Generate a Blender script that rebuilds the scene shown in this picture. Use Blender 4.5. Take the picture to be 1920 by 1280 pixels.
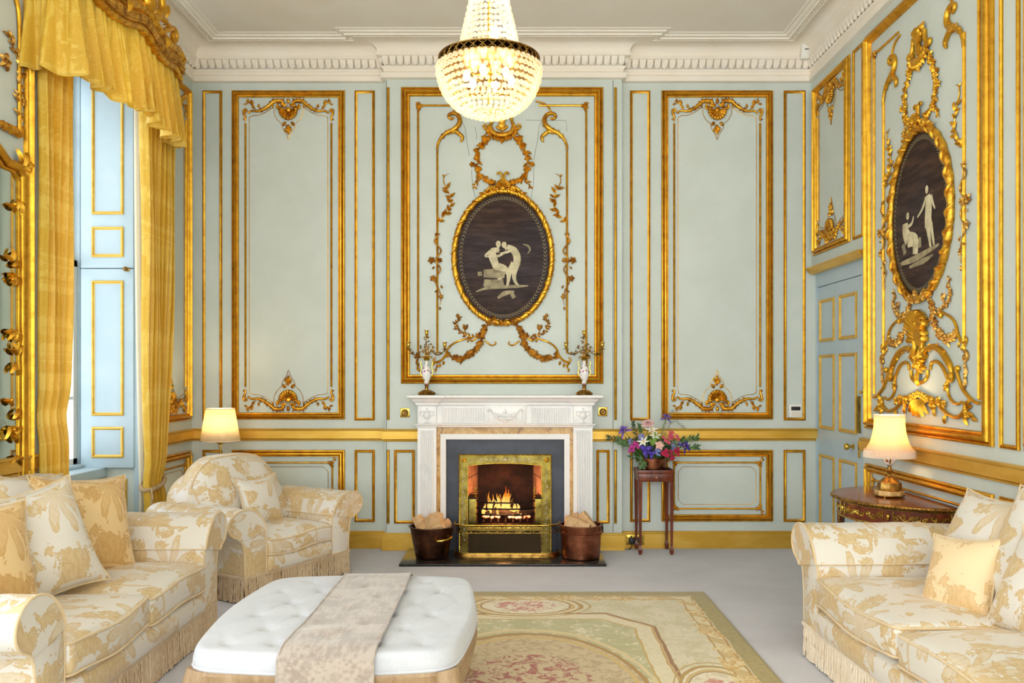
import bpy, math, random
import numpy as np
from mathutils import Vector, Matrix

for _o in list(bpy.data.objects): bpy.data.objects.remove(_o)
PI = math.pi
COL = bpy.context.scene.collection
SC = bpy.context.scene

# ------------------------------------------------------------------ camera
F, VX, VY, CH = 1550.0, 968.0, 705.0, 1.425      # focal length and vanishing point in pixels, lens height in metres
cam = bpy.data.cameras.new('camera'); cam_o = bpy.data.objects.new('camera', cam); COL.objects.link(cam_o)
cam_o.location = (0, 0, CH); cam_o.rotation_euler = (PI/2, 0, 0)
cam.sensor_width = 36; cam.lens = F/1920*36
cam.shift_x = (960-VX)/1920; cam.shift_y = (VY-640)/1920; cam.clip_start = .05
SC.camera = cam_o

# ------------------------------------------------------------------ world, daylight, exposure
w = bpy.data.worlds.new('world'); SC.world = w; w.use_nodes = True
bgn = w.node_tree.nodes['Background']; bgn.inputs[0].default_value = (.80, .90, 1, 1); bgn.inputs[1].default_value = 1.4
def area(name, loc, rot, sx, sy, power, col):
    l = bpy.data.lights.new(name, 'AREA'); l.shape = 'RECTANGLE'; l.size = sx; l.size_y = sy
    l.energy = power*.22; l.color = col
    o = bpy.data.objects.new(name, l); COL.objects.link(o); o.location = loc; o.rotation_euler = rot
    return o
DAY = (.93, .965, 1.0)
# daylight arriving through the tall windows of the left wall; rear lights are added fill at invented windows
area('daylight_window', (-3.34, 5.28, 2.2), (0, -PI/2, 0), 2.7, 1.2, 36, (.82,.89,1))
area('daylight_window', (-3.3, 2.25, 2.15), (0, -PI/2-.12, 0), 2.7, 1.25, 120, DAY)
area('daylight_window', (-3.3, -1.0, 2.15), (0, -PI/2-.12, 0), 2.7, 1.25, 150, DAY)
for _x in (-1.75, 0, 1.6):
    area('daylight_window', (_x, -3.75, 2.15), (PI/2+.34, 0, 0), 1.35, 3.0, 185, (1,.985,.965))
SC.view_settings.view_transform = 'Standard'; SC.view_settings.look = 'None'
SC.view_settings.gamma = 1; SC.view_settings.use_curve_mapping = False
SC.view_settings.exposure = 0.93
SC.cycles.max_bounces = 10; SC.cycles.diffuse_bounces = 6; SC.cycles.transparent_max_bounces = 16
SC.cycles.sample_clamp_indirect = 6; SC.cycles.caustics_reflective = False; SC.cycles.caustics_refractive = False

# ------------------------------------------------------------------ places
DB, DC = 6.858, 6.775            # back wall, chimney breast
XR, XL = 2.447, -2.69            # right and left wall
CEIL = 4.14
def at(x, y, D): return Vector(((x-VX)*D/F, D, CH-(y-VY)*D/F))
def frame_m(org, u, v, ww):
    m = Matrix.Identity(4)
    for i, c in enumerate((u, v, ww, org)):
        for k in range(3): m[k][i] = c[k]
    return m
M_BACK = frame_m((0, DB, 0), (1,0,0), (0,0,1), (0,-1,0))
M_BREAST = frame_m((0, DC, 0), (1,0,0), (0,0,1), (0,-1,0))
M_RIGHT = frame_m((XR, 0, 0), (0,-1,0), (0,0,1), (-1,0,0))
M_LEFT = frame_m((XL, 0, 0), (0,1,0), (0,0,1), (1,0,0))
def uvB(x, y): return ((x-VX)*DB/F, CH-(y-VY)*DB/F)
def uvC(x, y): return ((x-VX)*DC/F, CH-(y-VY)*DC/F)
def uvR(x, y, X=XR): D = F*X/(x-VX); return (-D, CH-(y-VY)*D/F)
def uvL(x, y, X=XL): D = F*X/(x-VX); return (D, CH-(y-VY)*D/F)

# ------------------------------------------------------------------ mesh builder
class MB:
    def __init__(s, M=None): s.v = []; s.f = []; s.M = M or Matrix.Identity(4); s.n = 0
    def add(s, vs, fs):
        b = len(s.v); M = s.M
        s.v.extend([M @ Vector(p) for p in vs]); s.f.extend([tuple(i+b for i in q) for q in fs])
    def addM(s, M, vs, fs):
        s.add([M @ Vector(p) for p in vs], fs)
    def box(s, x0, y0, z0, x1, y1, z1):
        v = [(x,y,z) for z in (z0,z1) for y in (y0,y1) for x in (x0,x1)]
        s.add(v, [(0,2,3,1),(4,5,7,6),(0,1,5,4),(2,6,7,3),(0,4,6,2),(1,3,7,5)])
    def bbox(s, x0, y0, z0, x1, y1, z1, r=.006):
        s.rbox(((x0+x1)/2,(y0+y1)/2,(z0+z1)/2), (abs(x1-x0),abs(y1-y0),abs(z1-z0)), r, 3)
    def rbox(s, c, size, r, n=8, fn=None):
        h = [q/2 for q in size]; r = min(r, min(h)*.999)
        k = max(2, n); ts = []
        def line(hh):
            m = max(2, k//3)
            e = [-hh+r*(1-math.cos(PI/2*i/m)) for i in range(m)]
            a = [-(hh-r)+2*(hh-r)*i/k for i in range(k+1)]
            return e+a+[-q for q in reversed(e)]
        L = [line(q) for q in h]
        for ax in range(3):
            a, b = (ax+1)%3, (ax+2)%3
            for sg in (-1, 1):
                vs = []
                for p in L[a]:
                    for q in L[b]:
                        P = [0,0,0]; P[ax] = sg*h[ax]; P[a] = p; P[b] = q
                        Q = [max(-(h[i]-r), min(h[i]-r, P[i])) for i in range(3)]
                        d = Vector([P[i]-Q[i] for i in range(3)])
                        if d.length > 1e-9: d = d.normalized()*r
                        P = Vector(Q)+d
                        if fn: P = Vector(fn(P, h))
                        vs.append(P+Vector(c))
                na, nb = len(L[a]), len(L[b]); fs = []
                for i in range(na-1):
                    for j in range(nb-1):
                        t = (i*nb+j, (i+1)*nb+j, (i+1)*nb+j+1, i*nb+j+1)
                        fs.append(t if sg > 0 else t[::-1])
                s.add(vs, fs)
        s.n = 1
    def frame(s, x0, y0, x1, y1, prof):
        if x0 > x1: x0, x1 = x1, x0
        if y0 > y1: y0, y1 = y1, y0
        vs = []
        for d, h in prof: vs += [(x0+d,y0+d,h),(x1-d,y0+d,h),(x1-d,y1-d,h),(x0+d,y1-d,h)]
        fs = []
        for i in range(len(prof)-1):
            for j in range(4):
                k = (j+1)%4; fs.append((4*i+j, 4*i+k, 4*i+4+k, 4*i+4+j))
        s.add(vs, fs)
    def sweep(s, path, prof, closed=False, side=1):
        """profile (offset inward, z) run along a plan polyline with mitred corners"""
        n = len(path); pts = [Vector(p[:2]) for p in path]; offs = []
        for i in range(n):
            a = pts[i-1] if (i > 0 or closed) else None
            b = pts[(i+1)%n] if (i < n-1 or closed) else None
            ns = []
            if a is not None: d = (pts[i]-a).normalized(); ns.append(Vector((-d.y, d.x)))
            if b is not None: d = (b-pts[i]).normalized(); ns.append(Vector((-d.y, d.x)))
            if len(ns) == 2:
                m = ns[0]+ns[1]; m = m/(m.dot(ns[0])) if abs(m.dot(ns[0])) > 1e-6 else ns[0]
            else: m = ns[0]
            offs.append(m*side)
        vs = []; k = len(prof)
        for i in range(n):
            for p, z in prof: q = pts[i]+offs[i]*p; vs.append((q.x, q.y, z))
        fs = []
        for i in range(n if closed else n-1):
            j = (i+1)%n
            for t in range(k-1): fs.append((i*k+t, j*k+t, j*k+t+1, i*k+t+1))
        if not closed: fs += [tuple(range(k)), tuple((n-1)*k+t for t in reversed(range(k)))]
        s.add(vs, fs)
    def tube(s, pts, r, n=8, caps=True, flat=1.0, closed=False, up=None):
        pts = [Vector(p) for p in pts]; m = len(pts)
        if not hasattr(r, '__len__'): r = [r]*m
        if len(r) != m:
            rr = r; r = [float(np.interp(i/(m-1), np.linspace(0,1,len(rr)), rr)) for i in range(m)]
        T = []
        for i in range(m):
            a = pts[i-1] if (i > 0 or closed) else pts[i]; b = pts[(i+1)%m] if (i < m-1 or closed) else pts[i]
            d = b-a; T.append(d.normalized() if d.length > 1e-9 else Vector((0,0,1)))
        ref = Vector(up) if up else (Vector((0,0,1)) if abs(T[0].z) < .9 else Vector((1,0,0)))
        vs = []; N = (ref-T[0]*ref.dot(T[0])).normalized()
        for i in range(m):
            if up: N = Vector(up)
            q = N-T[i]*N.dot(T[i])
            N = q.normalized() if q.length > 1e-6 else N
            B = T[i].cross(N)
            for k in range(n):
                a = 2*PI*k/n; vs.append(pts[i]+B*(r[i]*math.cos(a))+N*(r[i]*flat*math.sin(a)))
        fs = []
        for i in range(m if closed else m-1):
            j = (i+1)%m
            for k in range(n): l = (k+1)%n; fs.append((i*n+k, i*n+l, j*n+l, j*n+k))
        if caps and not closed: fs += [tuple(reversed(range(n))), tuple((m-1)*n+k for k in range(n))]
        s.add(vs, fs)
    def lathe(s, c, prof, n=24, a0=0, a1=2*PI, sx=1, sy=1, rot=0):
        full = abs(a1-a0-2*PI) < 1e-6; m = n if full else n+1; vs = []
        for r, z in prof:
            for k in range(m):
                a = a0+(a1-a0)*k/n+rot; vs.append((c[0]+r*math.cos(a)*sx, c[1]+r*math.sin(a)*sy, c[2]+z))
        fs = []
        for i in range(len(prof)-1):
            for k in range(n): l = (k+1)%m; fs.append((i*m+k, i*m+l, (i+1)*m+l, (i+1)*m+k))
        if full:
            if prof[0][0] > 1e-5: fs.append(tuple(reversed(range(m))))
            if prof[-1][0] > 1e-5: fs.append(tuple((len(prof)-1)*m+k for k in range(m)))
        s.add(vs, fs)
    def blob(s, c, rx, ry, rz, nu=8, nv=5, M=None):
        vs = [(0,0,-rz)]
        for j in range(1, nv):
            t = PI*j/nv-PI/2
            for k in range(nu): a = 2*PI*k/nu; vs.append((rx*math.cos(a)*math.cos(t), ry*math.sin(a)*math.cos(t), rz*math.sin(t)))
        vs.append((0,0,rz)); fs = []
        for k in range(nu): fs.append((0, 1+(k+1)%nu, 1+k))
        for j in range(nv-2):
            for k in range(nu): l = (k+1)%nu; fs.append((1+j*nu+k, 1+j*nu+l, 1+(j+1)*nu+l, 1+(j+1)*nu+k))
        e = len(vs)-1; o = 1+(nv-2)*nu
        for k in range(nu): fs.append((o+k, o+(k+1)%nu, e))
        c = Vector(c)
        s.add([(M @ Vector(p) if M else Vector(p))+c for p in vs], fs)
    def leaf(s, p, ang, L, W, h=.006, w0=.003, curl=0.0, M=None):
        """a leaf lying on the local xy plane, pointing along ang, ridge raised along z"""
        vs = []; K = 5
        for i in range(K+1):
            t = i/K; wd = W*.5*(math.sin(PI*min(1, t*.92+.08))**.8)*(1-.25*t)
            if i == K: wd = 0.0003
            a = ang+curl*t; x = L*t*math.cos(ang+curl*t*.5); y = L*t*math.sin(ang+curl*t*.5)
            z = w0+h*math.sin(PI*min(1,t*.85+.1))
            px, py = -math.sin(a), math.cos(a)
            vs += [(x+px*wd, y+py*wd, z-h*.55), (x, y, z+h*.35), (x-px*wd, y-py*wd, z-h*.55)]
        vs += [(0,0,-.001), (L*.6*math.cos(ang+curl*.3), L*.6*math.sin(ang+curl*.3), 0)]
        fs = []
        for i in range(K):
            for j in range(2): fs.append((3*i+j, 3*i+j+1, 3*i+4+j, 3*i+3+j)[::-1])
        P = Vector((p[0], p[1], p[2] if len(p) > 2 else 0))
        s.add([(M @ Vector(q) if M else Vector(q))+P for q in vs], fs)
    def rosette(s, x, y, r, w0=.004, n=5, a0=None):
        a0 = random.random()*6 if a0 is None else a0
        for k in range(n): s.leaf((x, y), a0+2*PI*k/n, r, r*.85, r*.35, w0)
        s.blob((x, y, w0+r*.25), r*.28, r*.28, r*.25, 6, 4)
    def prism(s, poly, z0, z1):
        n = len(poly); vs = [(p[0],p[1],z0) for p in poly]+[(p[0],p[1],z1) for p in poly]
        fs = [tuple(reversed(range(n))), tuple(range(n,2*n))]+[(i,(i+1)%n,n+(i+1)%n,n+i) for i in range(n)]
        s.add(vs, fs)
    def grid(s, fn, nu, nv, close_u=False):
        vs = [fn(i/nu, j/nv) for i in range(nu+(0 if close_u else 1)) for j in range(nv+1)]; fs = []
        m = nu if close_u else nu+1
        for i in range(nu):
            for j in range(nv): a = i; b = (i+1)%m; fs.append((a*(nv+1)+j, b*(nv+1)+j, b*(nv+1)+j+1, a*(nv+1)+j+1))
        s.add(vs, fs)
    def build(s, name, mat, parent=None, world=True, smooth=True, angle=45, solid=0, sub=0):
        me = bpy.data.meshes.new(name); off = Vector((0,0,0))
        if parent is not None and world:
            p = parent; off = Vector((0,0,0))
            while p is not None: off += p.location; p = p.parent
        me.from_pydata([tuple(p-off) for p in s.v], [], s.f); me.validate()
        if s.n or solid:
            import bmesh
            bm = bmesh.new(); bm.from_mesh(me); bmesh.ops.remove_doubles(bm, verts=bm.verts, dist=1e-5)
            bmesh.ops.recalc_face_normals(bm, faces=bm.faces) if not solid else None
            bm.to_mesh(me); bm.free()
        me.update(); o = bpy.data.objects.new(name, me); COL.objects.link(o)
        me.materials.append(mat)
        if smooth:
            me.polygons.foreach_set('use_smooth', [True]*len(me.polygons)); me.set_sharp_from_angle(angle=math.radians(angle))
        if parent is not None: o.parent = parent
        if solid: m = o.modifiers.new('thickness', 'SOLIDIFY'); m.thickness = solid; m.offset = 0
        if sub: m = o.modifiers.new('smooth', 'SUBSURF'); m.levels = sub; m.render_levels = sub
        return o

def tag(o, label, cat, group=None):
    o['label'] = label; o['category'] = cat
    if group: o['group'] = group
    return o
def struct(o): o['kind'] = 'structure'; return o
def thing(name, loc, label, cat, group=None, rz=0):
    o = bpy.data.objects.new(name, None); COL.objects.link(o); o.location = loc; o.rotation_euler = (0,0,rz)
    o.empty_display_size = .05
    return tag(o, label, cat, group)
def cr(P, n=6, closed=False):
    """Catmull-Rom through the points"""
    P = [Vector(tuple(p)+(0,)*(3-len(p))) for p in P]; out = []; m = len(P)
    for i in range(m if closed else m-1):
        if closed: a, b, c, d = P[i-1], P[i], P[(i+1)%m], P[(i+2)%m]
        else: a, b, c, d = P[max(0,i-1)], P[i], P[i+1], P[min(m-1,i+2)]
        for k in range(n):
            t = k/n
            out.append(.5*((2*b)+(c-a)*t+(2*a-5*b+4*c-d)*t*t+(-a+3*b-3*c+d)*t**3))
    if not closed: out.append(P[-1])
    return out
def spiral(cx, cy, r0, turns, a0, n=16, shrink=.8):
    """curl inward from angle a0; turns signed"""
    out = []
    for i in range(n+1):
        t = i/n; r = r0*(1-shrink*t); a = a0+2*PI*turns*t; out.append((cx+r*math.cos(a), cy+r*math.sin(a)))
    return out

# ------------------------------------------------------------------ node helpers
class E:
    def __init__(s, nt, o): s.nt = nt; s.o = o
    def _m(s, op, *a):
        n = s.nt.nodes.new('ShaderNodeMath'); n.operation = op
        for i, x in enumerate((s,)+a):
            if isinstance(x, E): s.nt.links.new(x.o, n.inputs[i])
            else: n.inputs[i].default_value = float(x)
        return E(s.nt, n.outputs[0])
    def __add__(s, b): return s._m('ADD', b)
    __radd__ = __add__
    def __sub__(s, b): return s._m('SUBTRACT', b)
    def __rsub__(s, b): return (s*-1)+b
    def __mul__(s, b): return s._m('MULTIPLY', b)
    __rmul__ = __mul__
    def __truediv__(s, b): return s._m('DIVIDE', b)
    def gt(s, b): return s._m('GREATER_THAN', b)
    def lt(s, b): return s._m('LESS_THAN', b)
    def abs(s): return s._m('ABSOLUTE')
    def fl(s): return s._m('FLOOR')
    def fr(s): return s._m('FRACT')
    def sin(s): return s._m('SINE')
    def cos(s): return s._m('COSINE')
    def pw(s, b): return s._m('POWER', b)
    def mn(s, b): return s._m('MINIMUM', b)
    def mx(s, b): return s._m('MAXIMUM', b)
    def at2(s, b): return s._m('ARCTAN2', b)
    def sqrt(s): return s._m('SQRT')
    def clamp(s): return s.mx(0).mn(1)
    def ss(s, a, b):
        n = s.nt.nodes.new('ShaderNodeMapRange'); n.interpolation_type = 'SMOOTHSTEP'
        s.nt.links.new(s.o, n.inputs[0]); n.inputs[1].default_value = a; n.inputs[2].default_value = b
        return E(s.nt, n.outputs[0])
class Mt:
    def __init__(s, name, rough=.5, metal=0, base=(.8,.8,.8), **kw):
        s.m = bpy.data.materials.new(name); s.m.use_nodes = True; s.nt = s.m.node_tree
        s.p = s.nt.nodes['Principled BSDF']; s.out = s.nt.nodes['Material Output']
        s.p.inputs['Roughness'].default_value = rough; s.p.inputs['Metallic'].default_value = metal
        s.p.inputs['Base Color'].default_value = (*base, 1)
        for k, v in kw.items(): s.p.inputs[k.replace('_', ' ')].default_value = v
    def coord(s, which='Object'):
        n = s.nt.nodes.new('ShaderNodeTexCoord'); return n.outputs[which]
    def xyz(s, v=None):
        n = s.nt.nodes.new('ShaderNodeSeparateXYZ'); s.nt.links.new(v or s.coord(), n.inputs[0])
        return [E(s.nt, n.outputs[i]) for i in range(3)]
    def vec(s, x, y, z=0):
        n = s.nt.nodes.new('ShaderNodeCombineXYZ')
        for i, q in enumerate((x, y, z)):
            if isinstance(q, E): s.nt.links.new(q.o, n.inputs[i])
            else: n.inputs[i].default_value = q
        return n.outputs[0]
    def noise(s, scale, detail=3, rough=.5, v=None, dist=0, colour=False):
        n = s.nt.nodes.new('ShaderNodeTexNoise'); s.nt.links.new(v or s.coord(), n.inputs['Vector'])
        n.inputs['Scale'].default_value = scale; n.inputs['Detail'].default_value = detail
        n.inputs['Roughness'].default_value = rough; n.inputs['Distortion'].default_value = dist
        return n.outputs['Color'] if colour else E(s.nt, n.outputs['Fac'])
    def stretch(s, sx, sy, sz, v=None):
        n = s.nt.nodes.new('ShaderNodeMapping'); s.nt.links.new(v or s.coord(), n.inputs[0]); n.inputs['Scale'].default_value = (sx, sy, sz)
        return n.outputs[0]
    def voro(s, scale, v=None, feature='F1', out='Distance'):
        n = s.nt.nodes.new('ShaderNodeTexVoronoi'); n.feature = feature; s.nt.links.new(v or s.coord(), n.inputs['Vector'])
        n.inputs['Scale'].default_value = scale
        return E(s.nt, n.outputs[out]) if out == 'Distance' else n.outputs[out]
    def mix(s, f, a, b):
        n = s.nt.nodes.new('ShaderNodeMix'); n.data_type = 'RGBA'
        if isinstance(f, E): s.nt.links.new(f.o, n.inputs[0])
        else: n.inputs[0].default_value = f
        for i, q in ((6, a), (7, b)):
            if isinstance(q, tuple): n.inputs[i].default_value = (*q, 1)
            else: s.nt.links.new(q, n.inputs[i])
        return n.outputs[2]
    def ramp(s, f, stops):
        n = s.nt.nodes.new('ShaderNodeValToRGB'); s.nt.links.new(f.o, n.inputs[0])
        e = n.color_ramp.elements
        while len(e) < len(stops): e.new(.5)
        for q, (p, c) in zip(e, stops): q.position = p; q.color = (*c, 1)
        return n.outputs[0]
    def color(s, o): s.nt.links.new(o, s.p.inputs['Base Color']); return s
    def rough(s, o): s.nt.links.new(o.o, s.p.inputs['Roughness']); return s
    def bump(s, h, strength=.3, dist=.01):
        n = s.nt.nodes.new('ShaderNodeBump'); s.nt.links.new(h.o, n.inputs['Height'])
        n.inputs['Strength'].default_value = strength; n.inputs['Distance'].default_value = dist
        s.nt.links.new(n.outputs[0], s.p.inputs['Normal']); return s
    def boxuv(s):
        """flat 2-d coordinates picked by the dominant side of the surface, in object space"""
        x, y, z = s.xyz()
        n = s.xyz(s.coord('Normal')); ax, ay, az = [q.abs() for q in n]
        top = az.gt(ax.mx(ay)); sx = ax.gt(ay)
        u0 = y*sx+x*(1-sx); v0 = z
        u = x*top+u0*(1-top); v = y*top+v0*(1-top)
        return u, v
def srgb(r, g, b): return tuple(((c/255)/12.92 if c/255 <= .04045 else ((c/255+.055)/1.055)**2.4) for c in (r, g, b))
# ------------------------------------------------------------------ materials
MAT = {}
def simple(name, col, rough=.5, metal=0, **kw):
    MAT[name] = Mt(name, rough, metal, srgb(*col), **kw).m; return MAT[name]
def paint(name, c1, c2, rough=.45, bump=.05):
    m = Mt(name, rough); n = m.noise(3.2, 4, .6); f = m.noise(90, 2, .6, m.stretch(1, 1, .25))
    m.color(m.mix(n.ss(.3, .75), srgb(*c1), srgb(*c2))); m.bump(f, bump, .004); MAT[name] = m.m
paint('sage_paint', (204,212,203), (212,219,212)); paint('blue_paint', (180,199,208), (190,207,215), .35)
paint('plaster', (244,234,218), (248,240,227), .8, .03)
m = Mt('gilding', .38, 1); n = m.noise(14, 4, .65); n2 = m.noise(70, 3, .6)
m.color(m.mix(n.ss(.3, .85), srgb(232,180,60), srgb(186,130,38))); m.rough(n2*.25+.28); m.bump(n2, .25, .004); MAT['gilding'] = m.m
m = Mt('carved_gilding', .34, 1); n = m.noise(22, 4, .7); n2 = m.noise(120, 3, .6)
m.color(m.mix(n.ss(.35, .68), srgb(240,188,66), srgb(176,114,34))); m.rough(n2*.3+.24); m.bump(n2, .4, .004); MAT['carved_gilding'] = m.m
m = Mt('pale_gilding', .34, 1); n = m.noise(22, 4, .7); n2 = m.noise(120, 3, .6)
m.color(m.mix(n.ss(.35, .68), srgb(226,180,90), srgb(150,100,48))); m.rough(n2*.3+.24); m.bump(n2, .4, .004); MAT['pale_gilding'] = m.m
m = Mt('gold_paint', .38, .55); n = m.noise(3, 4, .6, m.stretch(1,1,4)); n2 = m.noise(60, 2)
m.color(m.mix(n.ss(.3,.7), srgb(232,190,88), srgb(214,166,58))); m.bump(n2, .08, .003); MAT['gold_paint'] = m.m
m = Mt('carpet_pile', .95, 0, Sheen_Weight=.3); n = m.noise(1.1, 5, .65); n2 = m.noise(260, 2, .7)
m.color(m.mix((n*.6+n2*.4).ss(.3,.7), srgb(196,194,200), srgb(222,220,226))); m.bump(n2, .6, .006); MAT['carpet_pile'] = m.m
m = Mt('white_marble', .28); n = m.noise(2.5, 8, .7, None, 1.5)
m.color(m.mix(n.ss(.52,.62), srgb(244,242,240), srgb(237,236,236))); MAT['white_marble'] = m.m
m = Mt('sienna_marble', .2); n = m.noise(5, 9, .75, None, 2.2); n2 = m.noise(14, 6, .7, None, 1)
m.color(m.mix((n2.ss(.56,.6))*.6, m.ramp(n, [(.3, srgb(176,120,60)), (.5, srgb(214,172,104)), (.62, srgb(226,192,140)), (.75, srgb(150,96,60))]), srgb(120,78,56))); MAT['sienna_marble'] = m.m
m = Mt('slate', .42); n = m.noise(4, 6, .6)
m.color(m.mix(n.ss(.3,.7), srgb(44,49,60), srgb(70,77,92))); MAT['slate'] = m.m
m = Mt('black_stone', .22); n = m.noise(30, 6, .7)
m.color(m.mix(n.ss(.5,.75), srgb(36,33,32), srgb(84,78,74))); MAT['black_stone'] = m.m
def metal(name, a, b, rough=.28, sc=8):
    m = Mt(name, rough, 1); n = m.noise(sc, 5, .65); n2 = m.noise(sc*6, 3)
    m.color(m.mix(n.ss(.3,.7), srgb(*a), srgb(*b))); m.rough(n2*.3+rough-.12); m.bump(n2, .06, .004); MAT[name] = m.m
metal('brass', (226,196,96), (184,148,58), .24); metal('old_brass', (186,146,76), (112,82,40), .32, 20)
metal('copper', (176,112,82), (120,70,50), .3, 9); metal('dark_copper', (112,72,52), (62,42,32), .34, 9)
metal('iron', (60,52,50), (36,32,32), .5, 20); metal('steel', (170,168,166), (120,118,118), .35)
# engraved brass plate
m = Mt('engraved_brass', .34, 1); x, y, z = m.xyz(); n = m.noise(16, 3)
v = m.voro(38); a = (x*95).sin()*(z*95).sin(); pat = m.noise(75, 3, .7, None, 2).ss(.56, .60)*.45
m.color(m.mix(pat, m.mix(n.ss(.3,.7), srgb(166,148,66), srgb(112,96,38)), srgb(204,196,150))); m.bump(pat, .3, .003); MAT['engraved_brass'] = m.m
def wood(name, a, b, c, rough=.35, axis=(9,9,1.2), sc=3):
    m = Mt(name, rough); v = m.stretch(*axis); n = m.noise(sc, 6, .6, v, .8); n2 = m.noise(sc*9, 3, .6, v)
    m.color(m.ramp(n*.7+n2*.3, [(.3, srgb(*a)), (.5, srgb(*b)), (.7, srgb(*c))])); m.bump(n2, .12, .003); MAT[name] = m.m
wood('mahogany', (66,26,14), (106,46,24), (140,66,36), .25); wood('limed_oak', (140,110,78), (166,136,102), (186,158,124), .5)
wood('marquetry', (74,32,18), (122,58,30), (160,88,48), .12, (2,2,2), 4); wood('firewood', (186,138,92), (216,174,126), (236,204,162), .8, (14,3,14), 3)
wood('charred_wood', (22,16,14), (40,28,22), (70,44,30), .9)
m = Mt('bark', .9); n = m.noise(30, 5, .7); m.color(m.mix(n.ss(.3,.7), srgb(96,66,46), srgb(146,110,80))); m.bump(n, .6, .01); MAT['bark'] = m.m
simple('socket_black', (24,22,22), .4); simple('white_plastic', (236,234,226), .4); simple('gap_dark', (54,42,30), .9); simple('joint_grey', (128,134,126), .8)
simple('porcelain', (244,242,238), .12); simple('soot', (30,22,18), .95)
m = Mt('firebrick', .9); n = m.noise(9, 5, .7); x, y, z = m.xyz()
line = ((z*7).fr().lt(.06)); m.color(m.mix(line, m.mix(n.ss(.35,.7), srgb(196,150,124), srgb(136,92,72)), srgb(90,62,50))); MAT['firebrick'] = m.m
# sooty back of the firebox
m = Mt('sooty_brick', .95); n = m.noise(5, 5, .7); m.color(m.mix(n.ss(.4,.75), srgb(34,22,18), srgb(84,48,34))); MAT['sooty_brick'] = m.m

# woven fabrics: figured damask with palms, sprays and blossoms worked in gold on cream
def damask(name, ground, fig, deep, sc=1.0, amount=.5, rough=.42, sheen=.25, palm=True, bump=.12):
    m = Mt(name, rough, 0, Sheen_Weight=sheen, Sheen_Roughness=.35)
    u, v = m.boxuv(); P = m.vec(u*sc, v*sc)
    wob = m.noise(7, 2, .5, P); wob2 = m.noise(7, 2, .5, m.vec(u*sc+9.3, v*sc+4.1))
    U = u*sc+(wob-.5)*.05; V = v*sc+(wob2-.5)*.05
    def star(su, sv, ou, ov, R, k, sq=1.0, floor_=.25):
        pu = U*su+ou; row = pu.fl(); pv = V*sv+ov+row*.37
        fu = pu.fr()-.5; fv = pv.fr()-.5
        r = ((fu*fu)+(fv*fv)*(sq*sq)).sqrt(); a = (fv*sq).at2(fu)
        lobe = ((a*(k/2)+row*1.7).cos().abs())*(1-floor_)+floor_
        return (lobe*R-r)
    N1 = m.noise(4.2, 5, .62, m.vec(U, V), .7)
    N2 = m.noise(26, 4, .6, m.vec(U, V), 1.2)
    NV = N1+N2*.22; t0 = .655-.1*amount; spray = NV.ss(t0, t0+.012)
    rim = spray*(1-NV.ss(t0+.016, t0+.026)); fig_mask = spray*(N2.ss(.36, .40)*.45+.55)
    if palm:
        sv = star(2.6, 2.1, .2, .1, .46, 9, 1.1, .10)+(N2-.5)*.10; s1 = sv.ss(0, .012)*(1-sv.ss(.07,.075)*.35)
        s2 = star(4.6, 4.0, .5, .33, .30, 5, 1.0, .45)
        ring = s2.ss(0, .02)*(1-s2.ss(.09, .11)*.5)
        gate = m.noise(2.3, 1, .5, m.vec(U+3.1, V)).ss(.44, .47)
        trunk = ((((U*2.6+.2).fr()-.5)+((V*18).sin()*.03)).abs().lt(.022))*(m.noise(3, 1, .5, P).ss(.5,.52))
        rim = rim.mx(s1*(1-sv.ss(.018,.028))*gate)
        fig_mask = (fig_mask).mx(s1*.9*gate).mx(ring*.75*(1-gate)).mx(trunk*.8)
    vein = (m.noise(60, 2, .5, m.vec(U, V*.4))).ss(.45, .6)
    gold = m.mix((vein*.5).mx(rim*.9), srgb(*fig), srgb(*deep))
    m.color(m.mix(fig_mask.clamp(), srgb(*ground), gold))
    MAT[name+'_mt'] = m
    weave = m.noise(320, 1, .5); fold = m.noise(9, 3, .5)
    m.bump(fig_mask*.25+weave*.15+fold*.35, bump, .012)
    MAT[name] = m.m
damask('cream_damask', (226,219,208), (217,191,146), (200,168,116), 1.0, .26)
damask('gold_silk', (232,200,146), (214,172,110), (198,152,88), 1.0, .5, .5)
damask('pale_gold_silk', (238,212,168), (226,192,140), (212,172,118), 1.0, .35, .5, palm=False)
damask('curtain_damask', (250,219,100), (241,201,72), (230,186,58), 1.9, .5, .45, .2, bump=.06)
def see_light(name, col, fac):
    m = MAT.pop(name+'_mt'); t = m.nt.nodes.new('ShaderNodeBsdfTranslucent'); t.inputs[0].default_value = (*srgb(*col), 1)
    mx = m.nt.nodes.new('ShaderNodeMixShader'); mx.inputs[0].default_value = fac
    m.nt.links.new(m.p.outputs[0], mx.inputs[1]); m.nt.links.new(t.outputs[0], mx.inputs[2]); m.nt.links.new(mx.outputs[0], m.out.inputs[0])
see_light('curtain_damask', (252,226,110), .34)
def plainweave(name, a, b, rough=.8, sc=200, sheen=.3):
    m = Mt(name, rough, 0, Sheen_Weight=sheen); n = m.noise(sc, 2); n2 = m.noise(7, 4, .6)
    m.color(m.mix((n*.4+n2*.6).ss(.35,.65), srgb(*a), srgb(*b))); m.bump(n, .15, .003); MAT[name] = m.m
plainweave('white_linen', (193,194,200), (205,206,211)); plainweave('piping_cord', (214,186,140), (228,204,164))
plainweave('fringe_cord', (192,162,124), (216,192,158), .85, 60); plainweave('fringe_pale', (232,212,182), (244,230,208), .85, 60)
plainweave('tieback_rope', (150,120,80), (196,170,130), .8, 60)
m = Mt('runner_velvet', .75, 0, Sheen_Weight=.5); n = m.noise(8, 6, .7, None, .6); n2 = m.noise(60, 3, .6, m.stretch(1,.2,1))
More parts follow.
